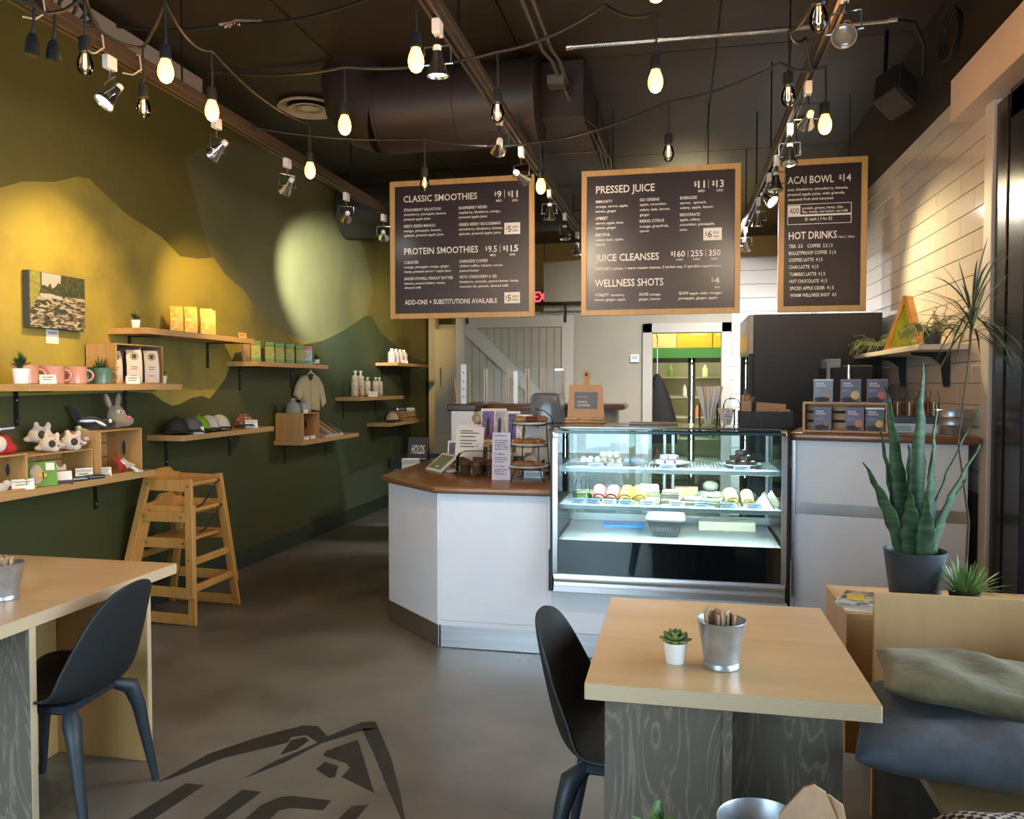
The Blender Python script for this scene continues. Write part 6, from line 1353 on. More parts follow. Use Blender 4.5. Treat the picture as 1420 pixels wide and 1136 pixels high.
for k, (x, m, l, lc) in enumerate(((-0.058, mat('bag_tan', (0.34, 0.22, 0.09), 0.4), 'tan wrapped cookie with yellow sticker on the top tier', (0.75, 0.62, 0.10)), (0.008, mat('bag_brown', (0.13, 0.045, 0.03), 0.4), 'dark brown wrapped cookie with pink sticker on the top tier', (0.75, 0.35, 0.30)), (0.070, mat('bag_mixed', (0.22, 0.12, 0.06), 0.4), 'wrapped nut bar at the right of the top tier', (0.5, 0.4, 0.2)))):
    p = thing('wrapped_cookie', l, 'cookie', on(x, 0.03+0.02*k, 0.3375), 6); lump(0.045, 0.055, 0.024, 20+k, 0.05).build('wrapper', m, p); MB().ball((0, -0.028, 0.040), (0.022, 0.016, 0.004), rot=Euler((0.6, 0, 0))).build('sticker', mat('sticker_%s' % 'abc'[k], lc, 0.5), p)
t = thing('snack_packet', 'white foil packet leaning on the middle tier of the stand', 'snack packet', on(0.02, 0.085, 0.2135), 10)
MB().box(-0.06, 0.05, -0.008, 0.008, 0, 0.10, 0.006, Matrix.Rotation(rad(-18), 4, 'X') @ Matrix.Rotation(rad(12), 4, 'Y'), 2).build('packet', mat('foil_white', (0.62, 0.58, 0.56), 0.35, 0, (0.55, 0.25, 0.25), (25, 25, 25), 3, (0.62, 0.7)), t)
t = thing('glass_bowl', 'clear bowl with napkins behind the tiered stand', 'bowl', (-0.92, 4.98, CT)); MB().lathe([(0.05, 0), (0.055, 0.004), (0.095, 0.09), (0.092, 0.09), (0.05, 0.008), (0.001, 0.006)], 28, caps=False).build('bowl', GLASS, t); MB().prism([(-0.05, 0.02), (0.0, -0.01), (0.06, 0.03), (0.02, 0.09), (-0.03, 0.08)], -0.004, 0.004, 'y', Matrix.Translation((0, 0, 0.03))).build('napkin', CERAM, t)
t = thing('small_box', 'pale box under the lowest plate of the tiered stand', 'box', (-0.86, 4.80, CT)); B(-0.06, 0.06, -0.04, 0.04, 0, 0.045, 0.002).build('box_body', CERAM, t); B(-0.05, 0.05, -0.0405, -0.040, 0.01, 0.035).build('label', mat('pale_blue', (0.5, 0.58, 0.6), 0.5), t)
t = thing('wood_board', 'round edged wooden board lying beside the display case', 'board', (-0.80, 5.20, CT)); MB().box(-0.13, 0.11, -0.22, 0.22, 0, 0.02, 0.006, seg=2).build('board', COUNTW, t)
t = thing('card_terminal', 'small black card reader beside the display case', 'card reader', (-0.82, 5.22, CT+0.021), 20); MB().box(-0.035, 0.035, -0.07, 0.07, 0, 0.03, 0.006, seg=2).build('reader_body', BLACK, t); B(-0.025, 0.025, 0.01, 0.055, 0.030, 0.0315).build('screen', MT['lcd'], t)
# half wall, rear counter and glass screens
t = thing('half_wall', 'white end of a half wall with dark brown cap behind the counter', 'half wall', (-1.63, 5.98, 0))
B(-0.10, 0.085, -0.02, 0.9, 0.0, 1.29, 0.002).build('wall_body', PANEL, t); MB().box(-0.135, 0.10, -0.025, 0.92, 1.29, 1.345, 0.02, seg=3).build('cap', mat('dark_cap', (0.06, 0.028, 0.02), 0.35), t)
t = thing('rear_counter', 'rear work counter with a raised wooden ledge', 'counter', (-1.1, 6.4, 0))
B(-0.40, 0.62, -0.1, 0.4, 0.0, 1.30).build('body', TAUPE, t)
mb = MB(); mb.prism([(-0.42, -0.16), (-0.25, -0.22), (0.0, -0.24), (0.70, -0.20), (0.70, 0.25), (-0.42, 0.25)], 1.30, 1.345); bmesh.ops.bevel(mb.bm, geom=[e for e in mb.bm.edges], offset=0.012, segments=2, affect='EDGES'); mb.build('ledge', COUNTW, t)
B(-0.20, 0.0, -0.30, -0.05, 0.9, 1.22, 0.01).build('appliance', mat('pale_appliance', (0.50, 0.52, 0.50), 0.3), t)
t = thing('glass_screen', 'low clear glass screen with metal posts behind the counter', 'glass screen', (-1.25, 6.16, 1.346))
SX = [-0.25, -0.07, 0.09, 0.21, 0.37]
B(-0.44, 0.40, 0.0, 0.006, 0.0, 0.275).build('pane', GLASS, t)
POST = mat('post_metal', (0.50, 0.45, 0.38), 0.5, 0.2)
for x in SX: B(x-0.014, x-0.002, -0.012, 0.016, 0, 0.28, 0.002).box(x+0.002, x+0.014, -0.012, 0.016, 0, 0.28, 0.002).build('post', POST, t)
B(0.31, 0.38, -0.012, 0.016, 0.262, 0.275).build('top_clip', CHROME, t)
B(-0.035, -0.002, 0.05, 0.06, 0, 0.26).build('post', CERAM, t)
t = thing('menu_strip', 'tall narrow white sign standing on the half wall', 'sign', (-1.645, 6.02, 1.346)); B(-0.021, 0.021, -0.004, 0.004, 0, 0.31).build('strip', mat('strip_white', (0.70, 0.72, 0.80), 0.4), t)
for z in (0.05, 0.11, 0.17, 0.24): B(-0.008, 0.008, -0.006, -0.004, z, z+0.014).build('print', mat('grey_print', (0.30, 0.32, 0.38), 0.5), t)
t = thing('incense_stick', 'thin wooden stick leaning on the half wall cap', 'stick', (-1.70, 6.02, 1.346)); MB().cyl((0, 0, 0), (-0.02, 0, 0.20), 0.004, n=8).build('stick', FRAMEW, t); MB().cyl((0, 0, 0), (0, 0, 0.012), 0.016).build('holder', FRAMEW, t)
t = thing('gold_trinket', 'thin hanging gold ornament beside the white sign', 'ornament', (-1.595, 6.02, 1.346)); MB().cyl((0, 0, 0), (0, 0, 0.25), 0.0015, n=6).build('chain', mat('gold', (0.55, 0.38, 0.08), 0.3, 0.8), t)
for z in (0.03, 0.10, 0.16, 0.21): MB().ball((0, 0, z), (0.006, 0.004, 0.016)).build('charm', MT['gold'], t)
t = thing('tape_roll', 'small wooden ring and stick at the half wall', 'roll', (-1.50, 5.86, 1.24)); MB().cyl((0, 0, -0.03), (0, 0, -0.314), 0.004).build('stick', FRAMEW, t); MB().tube([(0.03*math.cos(a), 0, 0.03*math.sin(a)) for a in [k*2*PI/20 for k in range(21)]], 0.009, 8).build('ring', FRAMEW, t)
t = thing('blender', 'grey covered blender on the rear counter by the glass screen', 'blender', (-0.95, 5.85, 1.12))
SMK = mat('smoke_plastic', (0.16, 0.19, 0.24), 0.2, 0, coat=0.5)
B(-0.10, 0.10, -0.10, 0.10, -0.2, 0.10, 0.01).build('motor_base', mat('blender_grey', (0.20, 0.22, 0.25), 0.35), t)
mb = MB(); mb.rings([[Vector((sx*w_, sy*w_, z)) for sx, sy in ((-1, -1), (-0.8, -1.1), (0.8, -1.1), (1, -1), (1, 1), (-1, 1))] for z, w_ in ((0.10, 0.115), (0.24, 0.11), (0.30, 0.10), (0.315, 0.08))]); mb.build('sound_cover', SMK, t, smooth=40)
MB().tube([(-0.03+0.018*math.cos(a), -0.127, 0.25+0.018*math.sin(a)) for a in [k*2*PI/20 for k in range(21)]], 0.0015, 6).build('round_emblem', mat('emblem_grey', (0.3, 0.32, 0.36), 0.4), t)
MB().tube([(-0.07, -0.128, 0.20), (0.0, -0.13, 0.185), (0.05, -0.13, 0.14), (0.06, -0.128, 0.08)], 0.004, 6).build('trim_curve', BLACK, t)
t = thing('steel_appliance', 'pale rounded kitchen appliance behind the tiered stand', 'appliance', (-1.03, 5.55, CT)); MB().box(-0.10, 0.14, -0.10, 0.10, 0, 0.28, 0.03, seg=3).build('housing', mat('appliance_pale', (0.45, 0.50, 0.48), 0.3), t); MB().tube([(0.14, 0, 0.25), (0.25, 0, 0.27), (0.36, -0.1, 0.33)], 0.006, 6).build('lever', BLACK, t)

# ================================================================ ON TOP OF THE CASE
ZT = 1.2625
t = thing('serving_board', 'wooden cutting board stand with a grey soup sign', 'sign', (-0.555, 4.88, ZT), 0)
BAM = wood('bamboo', (0.60, 0.33, 0.12), (0.50, 0.26, 0.085), 0.4, 2, 0.02, 1.0)
M = Matrix.Rotation(rad(-8), 4, 'X')
pts = [(-0.115, 0.005), (0.115, 0.005), (0.100, 0.235), (0.025, 0.235), (0.018, 0.25), (0.018, 0.28)]+[(0.026*math.cos(a), 0.298+0.026*math.sin(a)) for a in [rad(-35+k*25) for k in range(11)]]+[(-0.018, 0.28), (-0.018, 0.25), (-0.025, 0.235), (-0.105, 0.235)]
mb = MB(); mb.prism(pts, -0.008, 0.008, 'y', M); mb.build('board', BAM, t)
MB().prism([(0.010*math.cos(a), 0.30+0.010*math.sin(a)) for a in [k*2*PI/14 for k in range(14)]], -0.0095, -0.008, 'y', M).build('hanging_hole', INK, t)
MB().box(-0.125, 0.125, -0.05, 0.02, 0, 0.018, 0.004).box(-0.12, -0.04, -0.055, -0.04, 0.018, 0.035, 0.003).box(0.04, 0.12, -0.055, -0.04, 0.018, 0.035, 0.003).build('ledge', BAM, t)
MB().box(-0.072, 0.072, -0.0105, -0.008, 0.085, 0.19, M=M).build('grey_card', mat('slate_card', (0.16, 0.16, 0.18), 0.5), t)
mb = MB(); mb.text("today's soup", -0.052, 0.01, 0.158, 0.006, M=M, y=-0.0115); mb.text('POTATO', -0.052, 0.008, 0.122, 0.013, M=M, y=-0.0115); mb.text('CHOWDER', -0.052, 0.026, 0.101, 0.013, M=M, y=-0.0115)
mb.build('lettering', CERAM, t, smooth=0, fixn=False)
t = thing('serving_tray', 'flat tray with wooden rim on the case beside the straws', 'tray', (-0.10, 4.80, ZT), 0); B(-0.18, 0.10, -0.10, 0.10, 0, 0.010, 0.002).build('tray_body', mat('tray_grey', (0.25, 0.25, 0.24), 0.3), t); B(-0.18, 0.10, -0.104, -0.10, 0.002, 0.014).build('rim', COUNTW, t)
def jar(label, loc, r, h, m2, n, L, grp='jars on the display case'):
    t = thing('glass_jar', label, 'jar', loc, 0, grp)
    MB().lathe([(r*0.9, 0), (r, 0.006), (r*0.98, h*0.85), (r*1.04, h), (r*1.01, h), (r*0.94, h*0.85), (r*0.94, 0.008), (0.001, 0.008)], 28, caps=False).build('jar_glass', GLASS, t)
    for k in range(n):
        a = 2*PI*k/n*2.4; q = R.uniform(0.15, 0.75)*r; 
        MB().cyl((q*0.6*math.cos(a), q*0.6*math.sin(a), 0.009), (q*math.cos(a)+math.cos(a)*(L*0.22), q*math.sin(a)+math.sin(a)*L*0.16, L), 0.0058, n=8).build('straw', m2, t)
    return t
STR = mat('paper_straw', (0.86, 0.84, 0.80), 0.6)
jar('wide glass jar of white paper straws on the display case', (0.175, 4.72, ZT), 0.055, 0.13, STR, 26, 0.225)
j = jar('glass jar of white wrapped sticks with a paper label', (0.275, 4.66, ZT), 0.045, 0.095, STR, 14, 0.10)
o = B(-0.03, 0.03, -0.0480, -0.0470, 0.045, 0.078).build('paper_label', mat('label_lilac', (0.62, 0.60, 0.72), 0.5), j)
B(-0.016, 0.012, -0.0486, -0.0480, 0.065, 0.069).box(-0.020, 0.020, -0.0486, -0.0480, 0.055, 0.059).build('print', INK, j)
t = thing('glass_jar', 'clear lidded glass jar behind the labelled stick jar', 'jar', (0.31, 4.80, ZT), 0, 'jars on the display case'); MB().lathe([(0.045, 0), (0.05, 0.005), (0.05, 0.12), (0.035, 0.15), (0.012, 0.158), (0.012, 0.17), (0.001, 0.172)], 24, caps=False).build('jar_glass', GLASS, t)
t = thing('cutlery_jar', 'clear tumbler of kraft wrapped cutlery next to the black basket', 'jar', (0.395, 4.70, ZT)); MB().lathe([(0.040, 0), (0.048, 0.11)], 24, caps=False).build('tumbler', GLASS, t)
for k in range(9): MB().box(-0.010, 0.010, -0.002, 0.002, 0.003, 0.155+0.012*(k % 3), 0, Matrix.Translation((0.022*math.cos(k*1.3), 0.02*math.sin(k*1.3), 0)) @ Matrix.Rotation(rad(R.uniform(-8, 8)), 4, 'Y') @ Matrix.Rotation(k*0.7, 4, 'Z')).build('cutlery_sleeve', NAPK, t)
t = thing('knife_rest', 'steel knife blade standing behind the cutlery tumbler', 'knife', (0.385, 4.86, ZT)); MB().prism([(-0.012, 0), (0.016, 0), (0.020, 0.14), (0.010, 0.22), (-0.004, 0.20), (-0.012, 0.12)], -0.0015, 0.0015, 'y').build('blade', CHROME, t); MB().cyl((0, 0, 0), (0, 0, 0.05), 0.014).build('stand', BLACK, t)
t = thing('woven_basket', 'black woven basket holding kraft napkins on the case', 'basket', (0.475, 4.60, ZT))
BW = mat('basket_black', (0.022, 0.022, 0.026), 0.5)
mb = MB(); nx_, nz_ = 16, 7
for j in range(nz_):
    z0 = 0.002+j*0.0125
    for side in range(4):
        L0, L1 = (-0.135, 0.135) if side % 2 == 0 else (-0.075, 0.075)
        n_ = 14 if side % 2 == 0 else 8; dl = (L1-L0)/n_
        for i in range(n_):
            o_ = 0.003 if (i+j) % 2 else 0.0; a, b = L0+i*dl, L0+(i+1)*dl-0.001
            if side == 0: mb.box(a, b, -0.078-o_, -0.072-o_, z0, z0+0.0115)
            elif side == 2: mb.box(a, b, 0.072+o_, 0.078+o_, z0, z0+0.0115)
            elif side == 1: mb.box(0.132+o_, 0.138+o_, a, b, z0, z0+0.0115)
            else: mb.box(-0.138-o_, -0.132-o_, a, b, z0, z0+0.0115)
g = mb.build('weave', BW, t, smooth=0); g['kind'] = 'stuff'
B(-0.132, 0.132, -0.072, 0.072, 0, 0.004).build('base', BW, t)
B(-0.055, 0.10, -0.02, 0.02, 0.005, 0.135, M=Matrix.Rotation(rad(4), 4, 'Y')).build('napkin_stack', NAPK, t); B(0.06, 0.125, -0.05, -0.02, 0.005, 0.10).build('napkin_stack', NAPK, t); B(-0.12, -0.07, -0.03, 0.04, 0.005, 0.15, M=Matrix.Rotation(rad(-3), 4, 'Y')).build('napkin_stack', NAPK, t)

# ================================================================ FOOD IN THE CASE
Z2, Z1, Z0_ = 1.0405, 0.8355, 0.6555
def food(name, label, cat, loc, build, m, rz=0, grp=None):
    mb = MB(); build(mb); o = mb.build(name, m, None, loc=loc, rz=rz); return tag(o, label, cat, grp)
t = thing('serving_dish', 'long white rectangular dish of truffles on the top case shelf', 'dish', (-0.39, 4.58, Z2), 0)
MB().rings([[Vector((sx*a, sy*b, z)) for sx, sy in ((-1, -1), (1, -1), (1, 1), (-1, 1))] for z, a, b in ((0, 0.17, 0.09), (0.022, 0.205, 0.125), (0.022, 0.198, 0.118), (0.005, 0.165, 0.085))]).build('dish', CERAM, t, smooth=30)
TR1 = mat('truffle_brown', (0.20, 0.12, 0.07), 0.8, 0, (0.42, 0.33, 0.25), (70, 70, 70), 4, bump=0.5); TR2 = mat('truffle_coconut', (0.60, 0.54, 0.44), 0.9, bump=0.6, scale=(150, 150, 150)); TR3 = mat('truffle_blue', (0.13, 0.16, 0.20), 0.7)
k = 0
for i in range(8):
    for j in range(2):
        m, nm_ = ((TR2, 'pale coconut truffle') if i < 3 else (TR1, 'brown cocoa truffle') if i < 6 else (TR3, 'dark berry truffle'))
        food('truffle', '%s row truffle %s in the long dish' % (('front', 'back')[j], ('at the left end, pale', 'second from left, pale', 'third from left, pale', 'fourth, brown', 'fifth, brown', 'sixth, brown', 'seventh, dark', 'at the right end, dark')[i]), 'truffle', (-0.535+0.042*i, 4.53+0.055*j, Z2+0.006), lambda mb: mb.ball((0, 0, 0.019), 0.0205), m, 0, nm_+'s in the long dish'); k += 1
for i in range(3): food('truffle', 'pale truffle stacked on the others in the long dish, %s' % ('left', 'middle', 'right')[i], 'truffle', (-0.42+0.038*i, 4.56, Z2+0.036), lambda mb: mb.ball((0, 0, 0.019), 0.0205), TR2, 0, 'stacked truffles')
def plate(label, loc, r, grp=None):
    t = thing('plate', label, 'plate', loc, 0, grp); MB().lathe([(0.001, 0), (r*0.6, 0), (r*0.7, 0.004), (r, 0.020), (r*0.98, 0.022), (r*0.68, 0.007), (0.001, 0.005)], 36, caps=False).build('dish', CERAM, t); return t
plate('white plate of purple squares, middle of the top case shelf', (-0.045, 4.55, Z2), 0.115)
LIL = mat('purple_square', (0.38, 0.34, 0.48), 0.7, 0, (0.60, 0.55, 0.62), (80, 80, 80), 3, (0.4, 0.6), bump=0.4)
for k, (x, y, z) in enumerate(((-0.05, -0.02, 0), (0.0, -0.03, 0), (0.05, -0.02, 0), (-0.025, 0.03, 0), (0.03, 0.03, 0), (-0.02, 0.0, 0.03), (0.025, 0.0, 0.03))):
    food('dessert_square', 'purple dessert square on the middle plate, %s' % ('front left', 'front middle', 'front right', 'back left', 'back right', 'top left', 'top right')[k], 'dessert', (-0.045+x, 4.55+y, Z2+0.007+z), lambda mb: mb.box(-0.023, 0.023, -0.023, 0.023, 0, 0.028, 0.003), LIL, 12*k, 'purple dessert squares')
plate('white plate of dark brownies, right of the top case shelf', (0.345, 4.55, Z2), 0.115)
BRN = mat('brownie', (0.035, 0.016, 0.010), 0.7, bump=0.5, scale=(120, 120, 120)); MAR = mat('white_topping', (0.72, 0.70, 0.66), 0.6)
for k, (x, y, z) in enumerate(((-0.055, -0.02, 0), (0.0, -0.03, 0), (0.052, -0.02, 0), (-0.02, 0.03, 0), (0.035, 0.03, 0), (-0.028, 0, 0.030), (0.025, -0.005, 0.030), (0.0, 0.0, 0.060))):
    p = thing('brownie', 'dark brownie with white topping on the right plate, %s' % ('bottom front left', 'bottom front middle', 'bottom front right', 'bottom back left', 'bottom back right', 'second layer left', 'second layer right', 'topmost')[k], 'brownie', (0.345+x, 4.55+y, Z2+0.007+z), 9*k, 'brownies on the right plate')
    B(-0.026, 0.026, -0.024, 0.024, 0, 0.028, 0.003).build('cake', BRN, p); MB().ball((0.008, -0.012, 0.028), (0.012, 0.009, 0.006)).build('topping', MAR, p)
# wraps and sandwiches on the middle shelf
def wrap(label, x, y, m, m2, r=0.036):
    t = thing('wrap', label, 'wrap', (x, y, Z1), R.uniform(-12, 12), 'wraps in the case')
    M = Matrix.Rotation(rad(-62), 4, 'X')
    mb = MB(); mb.rings([[Vector((rr*math.cos(a), rr*0.92*math.sin(a), z)) for a in [k*2*PI/20 for k in range(20)]] for z, rr in ((-0.001, r*0.93), (0.003, r), (0.085, r), (0.09, r*0.9))], M=Matrix.Translation((0, -0.03, r)) @ Matrix.Rotation(rad(-90+28), 4, 'X'))
    mb.build('tortilla', m, t, smooth=40)
    MB().ball((0, -0.034, r-0.002), (r*0.72, 0.010, r*0.66), rot=Euler((rad(28), 0, 0))).build('filling', m2, t)
PKW = mat('pink_tortilla', (0.62, 0.14, 0.13), 0.6); YLW = mat('orange_tortilla', (0.80, 0.42, 0.05), 0.6); PYW = mat('yellow_tortilla', (0.78, 0.60, 0.22), 0.6)
FP = mat('pink_filling', (0.50, 0.20, 0.18), 0.7, 0, (0.62, 0.50, 0.35), (90, 90, 90)); FO = mat('orange_filling', (0.70, 0.36, 0.08), 0.7, 0, (0.6, 0.5, 0.2), (90, 90, 90))
wrap('pink wrap at left on the middle case shelf', -0.425, 4.41, PKW, FP); wrap('pink wrap next to the orange wraps', -0.350, 4.41, PKW, FP)
wrap('orange wrap at left of its pair, middle case shelf', -0.275, 4.41, YLW, FO); wrap('orange wrap beside the tall sandwich', -0.205, 4.42, YLW, FO)
wrap('yellow wrap behind two blue labels, left of its pair', 0.285, 4.41, PYW, FO); wrap('yellow wrap next to the triangle sandwiches', 0.370, 4.41, PYW, FO, 0.032)
BRD = mat('bread', (0.74, 0.68, 0.54), 0.85, bump=0.2, scale=(150, 150, 150)); LET = mat('lettuce', (0.20, 0.30, 0.10), 0.6, 0, (0.42, 0.48, 0.25), (60, 60, 60)); HAM = mat('sandwich_filling', (0.45, 0.32, 0.22), 0.7, 0, (0.60, 0.52, 0.38), (60, 60, 60))
def sandwich(label, x, y, w_, d_, layers, rz=0):
    t = thing('sandwich', label, 'sandwich', (x, y, Z1), rz, 'sandwiches in the case'); z = 0
    for nm_, m, h in layers:
        k = 0.004 if m is not BRD else 0; mb = MB(); mb.box(-w_/2-k, w_/2+k, -d_/2-k, d_/2+k, z, z+h, min(0.006, h*0.4), seg=2); mb.build(nm_, m, t); z += h
sandwich('tall stacked sandwich with green leaves, left of the sandwiches', -0.150, 4.46, 0.095, 0.09, (('bread', BRD, 0.016), ('filling', LET, 0.018), ('bread', BRD, 0.013), ('filling', LET, 0.022), ('filling', HAM, 0.012), ('bread', BRD, 0.026)), 6)
sandwich('square sandwich with ham filling, second from left', -0.03, 4.42, 0.092, 0.085, (('bread', BRD, 0.020), ('filling', HAM, 0.022), ('bread', BRD, 0.020), ('filling', HAM, 0.008), ('bread', BRD, 0.014)), -8)
sandwich('low white sandwich in the middle of the shelf', 0.085, 4.42, 0.10, 0.085, (('bread', BRD, 0.016), ('filling', HAM, 0.014), ('bread', BRD, 0.018)), 4)
sandwich('sliced sandwich lying under the white top piece', 0.19, 4.40, 0.10, 0.085, (('bread', BRD, 0.018), ('filling', LET, 0.012), ('bread', BRD, 0.018)), -14)
t = thing('sandwich', 'small sandwich piece lying on the sliced sandwich', 'sandwich', (0.185, 4.41, Z1+0.0485), 10, 'sandwiches in the case'); MB().box(-0.036, 0.036, -0.03, 0.03, 0, 0.030, 0.008, seg=2).build('bread', BRD, t); B(-0.034, 0.034, -0.0315, -0.028, 0.004, 0.012).build('filling', LET, t)
for k, (x, y, l) in enumerate(((0.455, 4.42, 'upright triangle sandwich at the right end, front'), (0.50, 4.47, 'upright triangle sandwich at the right end, behind'))):
    t = thing('sandwich', l, 'sandwich', (x, y, Z1), -15+20*k, 'triangle sandwiches')
    for j, m in enumerate((BRD, LET, BRD)): MB().prism([(-0.055, 0), (0.055, 0), (0.0, 0.088)], -0.022+j*0.015, -0.022+j*0.015+0.0145, 'y').build(('bread', 'filling', 'bread')[j], m, t)
DKB = mat('dark_roll', (0.075, 0.045, 0.038), 0.5, coat=0.3)
for k, x in enumerate((-0.40, -0.325, -0.25, -0.175)):
    food('wrapped_roll', 'dark round wrapped roll in the back row, %s' % ('leftmost', 'second from left', 'third from left', 'nearest the tall sandwich')[k], 'roll', (x, 4.60, Z1), lambda mb: mb.ball((0, 0, 0.045), (0.042, 0.042, 0.045)), DKB, 0, 'dark rolls in the back row')
GRB_ = mat('greenish_roll', (0.20, 0.24, 0.17), 0.4, coat=0.4)
for k, (x, z, l) in enumerate(((0.14, 0, 'greenish wrapped bun in the back row, left of four'), (0.225, 0, 'greenish wrapped bun in the back row, second'), (0.185, 0.058, 'greenish wrapped bun stacked over two others'), (0.31, 0, 'greenish wrapped bun in the back row, third'), (0.395, 0, 'greenish wrapped bun in the back row, right'))):
    food('wrapped_bun', l, 'bun', (x, 4.60, Z1+z), lambda mb: mb.ball((0, 0, 0.032), (0.045, 0.042, 0.032)), GRB_, 0, 'greenish buns in the back row')
food('paper_box', 'kraft paper box in the back row of the middle shelf', 'box', (0.045, 4.62, Z1), lambda mb: mb.box(-0.06, 0.07, -0.03, 0.03, 0, 0.08, 0.002), NAPK)
for k, (x, y) in enumerate(((-0.52, 4.44), (-0.50, 4.54), (-0.555, 4.56))):
    t = thing('salad_cup', 'clear cup of salad at the left end of the middle shelf, %s' % ('front', 'middle', 'back')[k], 'cup', (x, y, Z1), 0, 'clear salad cups')
    MB().lathe([(0.034, 0), (0.044, 0.10), (0.046, 0.102), (0.036, 0.13), (0.001, 0.135)], 20, caps=False).build('cup', GLASS, t); MB().lathe([(0.001, 0.002), (0.032, 0.002), (0.038, 0.055), (0.001, 0.062)], 16, caps=False).build('salad', LET, t)
LBL = mat('case_label', (0.22, 0.30, 0.46), 0.5); LBW = mat('case_label_pale', (0.38, 0.48, 0.52), 0.5)
for k, (x, z, m, l) in enumerate(((-0.535, Z1, LBL, 'first from the left on the middle shelf'), (-0.455, Z1, LBL, 'under the pink wraps'), (-0.365, Z1, LBW, 'under the orange wraps'), (-0.272, Z1, LBL, 'before the tall sandwich'), (-0.155, Z1, LBW, 'before the ham sandwich'), (0.0, Z1, LBW, 'before the low white sandwich'), (0.135, Z1, LBL, 'before the sliced sandwich'), (0.265, Z1, LBL, 'before the yellow wraps'), (0.400, Z1, LBL, 'at right before the triangle sandwiches'),
     (-0.44, Z2, LBL, 'left one under the truffle dish'), (-0.335, Z2, LBL, 'right one under the truffle dish'), (-0.05, Z2, LBL, 'below the purple squares'), (0.335, Z2, LBL, 'below the brownies'))):
    t = thing('food_label', 'blue food label card %s' % l if m is LBL else 'pale food label card %s' % l, 'label card', (x, 4.352, z+0.0006), 0, 'food labels in the case')
    Mq = Matrix.Rotation(rad(-22), 4, 'X'); w_ = 0.039 if z == Z1 else 0.042
    MB().box(-w_, w_, -0.0008, 0.0008, 0, 0.036 if z == Z1 else 0.026, M=Mq).build('card', m, t)
    mb = MB(); hh = 0.036 if z == Z1 else 0.026
    mb.box(-w_*0.8, w_*0.7, -0.0015, -0.0008, hh*0.60, hh*0.76, M=Mq).box(-w_*0.8, w_*0.4, -0.0015, -0.0008, hh*0.3, hh*0.44, M=Mq); mb.build('print', INK, t, smooth=0)
t = thing('food_container', 'black plastic deli tub with a pale domed lid on the case floor', 'container', (-0.062, 4.50, Z0_))
mb = MB(); mb.rings([[Vector((a*sx, b*sy, z)) for sx, sy in ((-1, -0.8), (-0.8, -1), (0.8, -1), (1, -0.8), (1, 0.8), (0.8, 1), (-0.8, 1), (-1, 0.8))] for z, a, b in ((0, 0.065, 0.055), (0.01, 0.07, 0.06), (0.085, 0.098, 0.085), (0.09, 0.105, 0.092), (0.10, 0.105, 0.092))]); mb.build('tub', mat('tub_grey', (0.055, 0.060, 0.065), 0.4), t, smooth=40)
mb = MB(); mb.rings([[Vector((a*sx, b*sy, z)) for sx, sy in ((-1, -0.8), (-0.8, -1), (0.8, -1), (1, -0.8), (1, 0.8), (0.8, 1), (-0.8, 1), (-1, 0.8))] for z, a, b in ((0.10, 0.107, 0.094), (0.112, 0.107, 0.094), (0.135, 0.09, 0.075), (0.150, 0.05, 0.045))]); mb.build('lid', mat('lid_grey', (0.32, 0.32, 0.30), 0.3), t, smooth=40)
for k in range(13): B(-0.075+0.0125*k, -0.070+0.0125*k, -0.075, -0.060, 0.03, 0.055, M=Matrix.Rotation(0.0, 4, 'X')).build('rib', mat('tub_grey', (0, 0, 0)), t)
food('blue_bag', 'flat blue packet lying at the back of the case floor', 'packet', (-0.31, 4.74, Z0_), lambda mb: mb.box(-0.12, 0.12, -0.07, 0.07, 0, 0.018, 0.007, seg=2), mat('packet_bright_blue', (0.02, 0.20, 0.60), 0.3))
food('kraft_tray', 'long kraft tray lying at the back right of the case floor', 'tray', (0.28, 4.74, Z0_), lambda mb: mb.box(-0.16, 0.16, -0.06, 0.06, 0, 0.055, 0.004), mat('kraft_pale', (0.45, 0.42, 0.33), 0.6))

# ================================================================ ON THE RIGHT BAR COUNTER
ZR = 1.2525
RA = -13.0
def rc(u, v, z=0): a = rad(RA); return (0.60+u*math.cos(a)-v*math.sin(a), 4.35+u*math.sin(a)+v*math.cos(a), ZR+z)
t = thing('display_shelf', 'small two row wooden display shelf full of tea boxes', 'display shelf', rc(0.035, 0.02), RA)
DS = wood('ds_oak', (0.58, 0.36, 0.17), (0.46, 0.27, 0.11), 0.5, 0, 0.02)
W_ = 0.405
B(0, W_, 0, 0.12, 0, 0.010, 0.001).build('bottom', DS, t); B(0, W_, 0, 0.12, 0.145, 0.155, 0.001).build('top', DS, t)
B(0, 0.012, 0, 0.12, 0.010, 0.145).build('side', DS, t); B(W_-0.012, W_, 0, 0.12, 0.010, 0.145).build('side', DS, t)
for z in (0.012, 0.06, 0.108): B(0.012, W_-0.012, 0.112, 0.118, z, z+0.034).build('back_slat', DS, t)
TEA = [('slate blue', (0.16, 0.22, 0.30)), ('purple', (0.075, 0.055, 0.14)), ('dark purple', (0.05, 0.04, 0.09))]
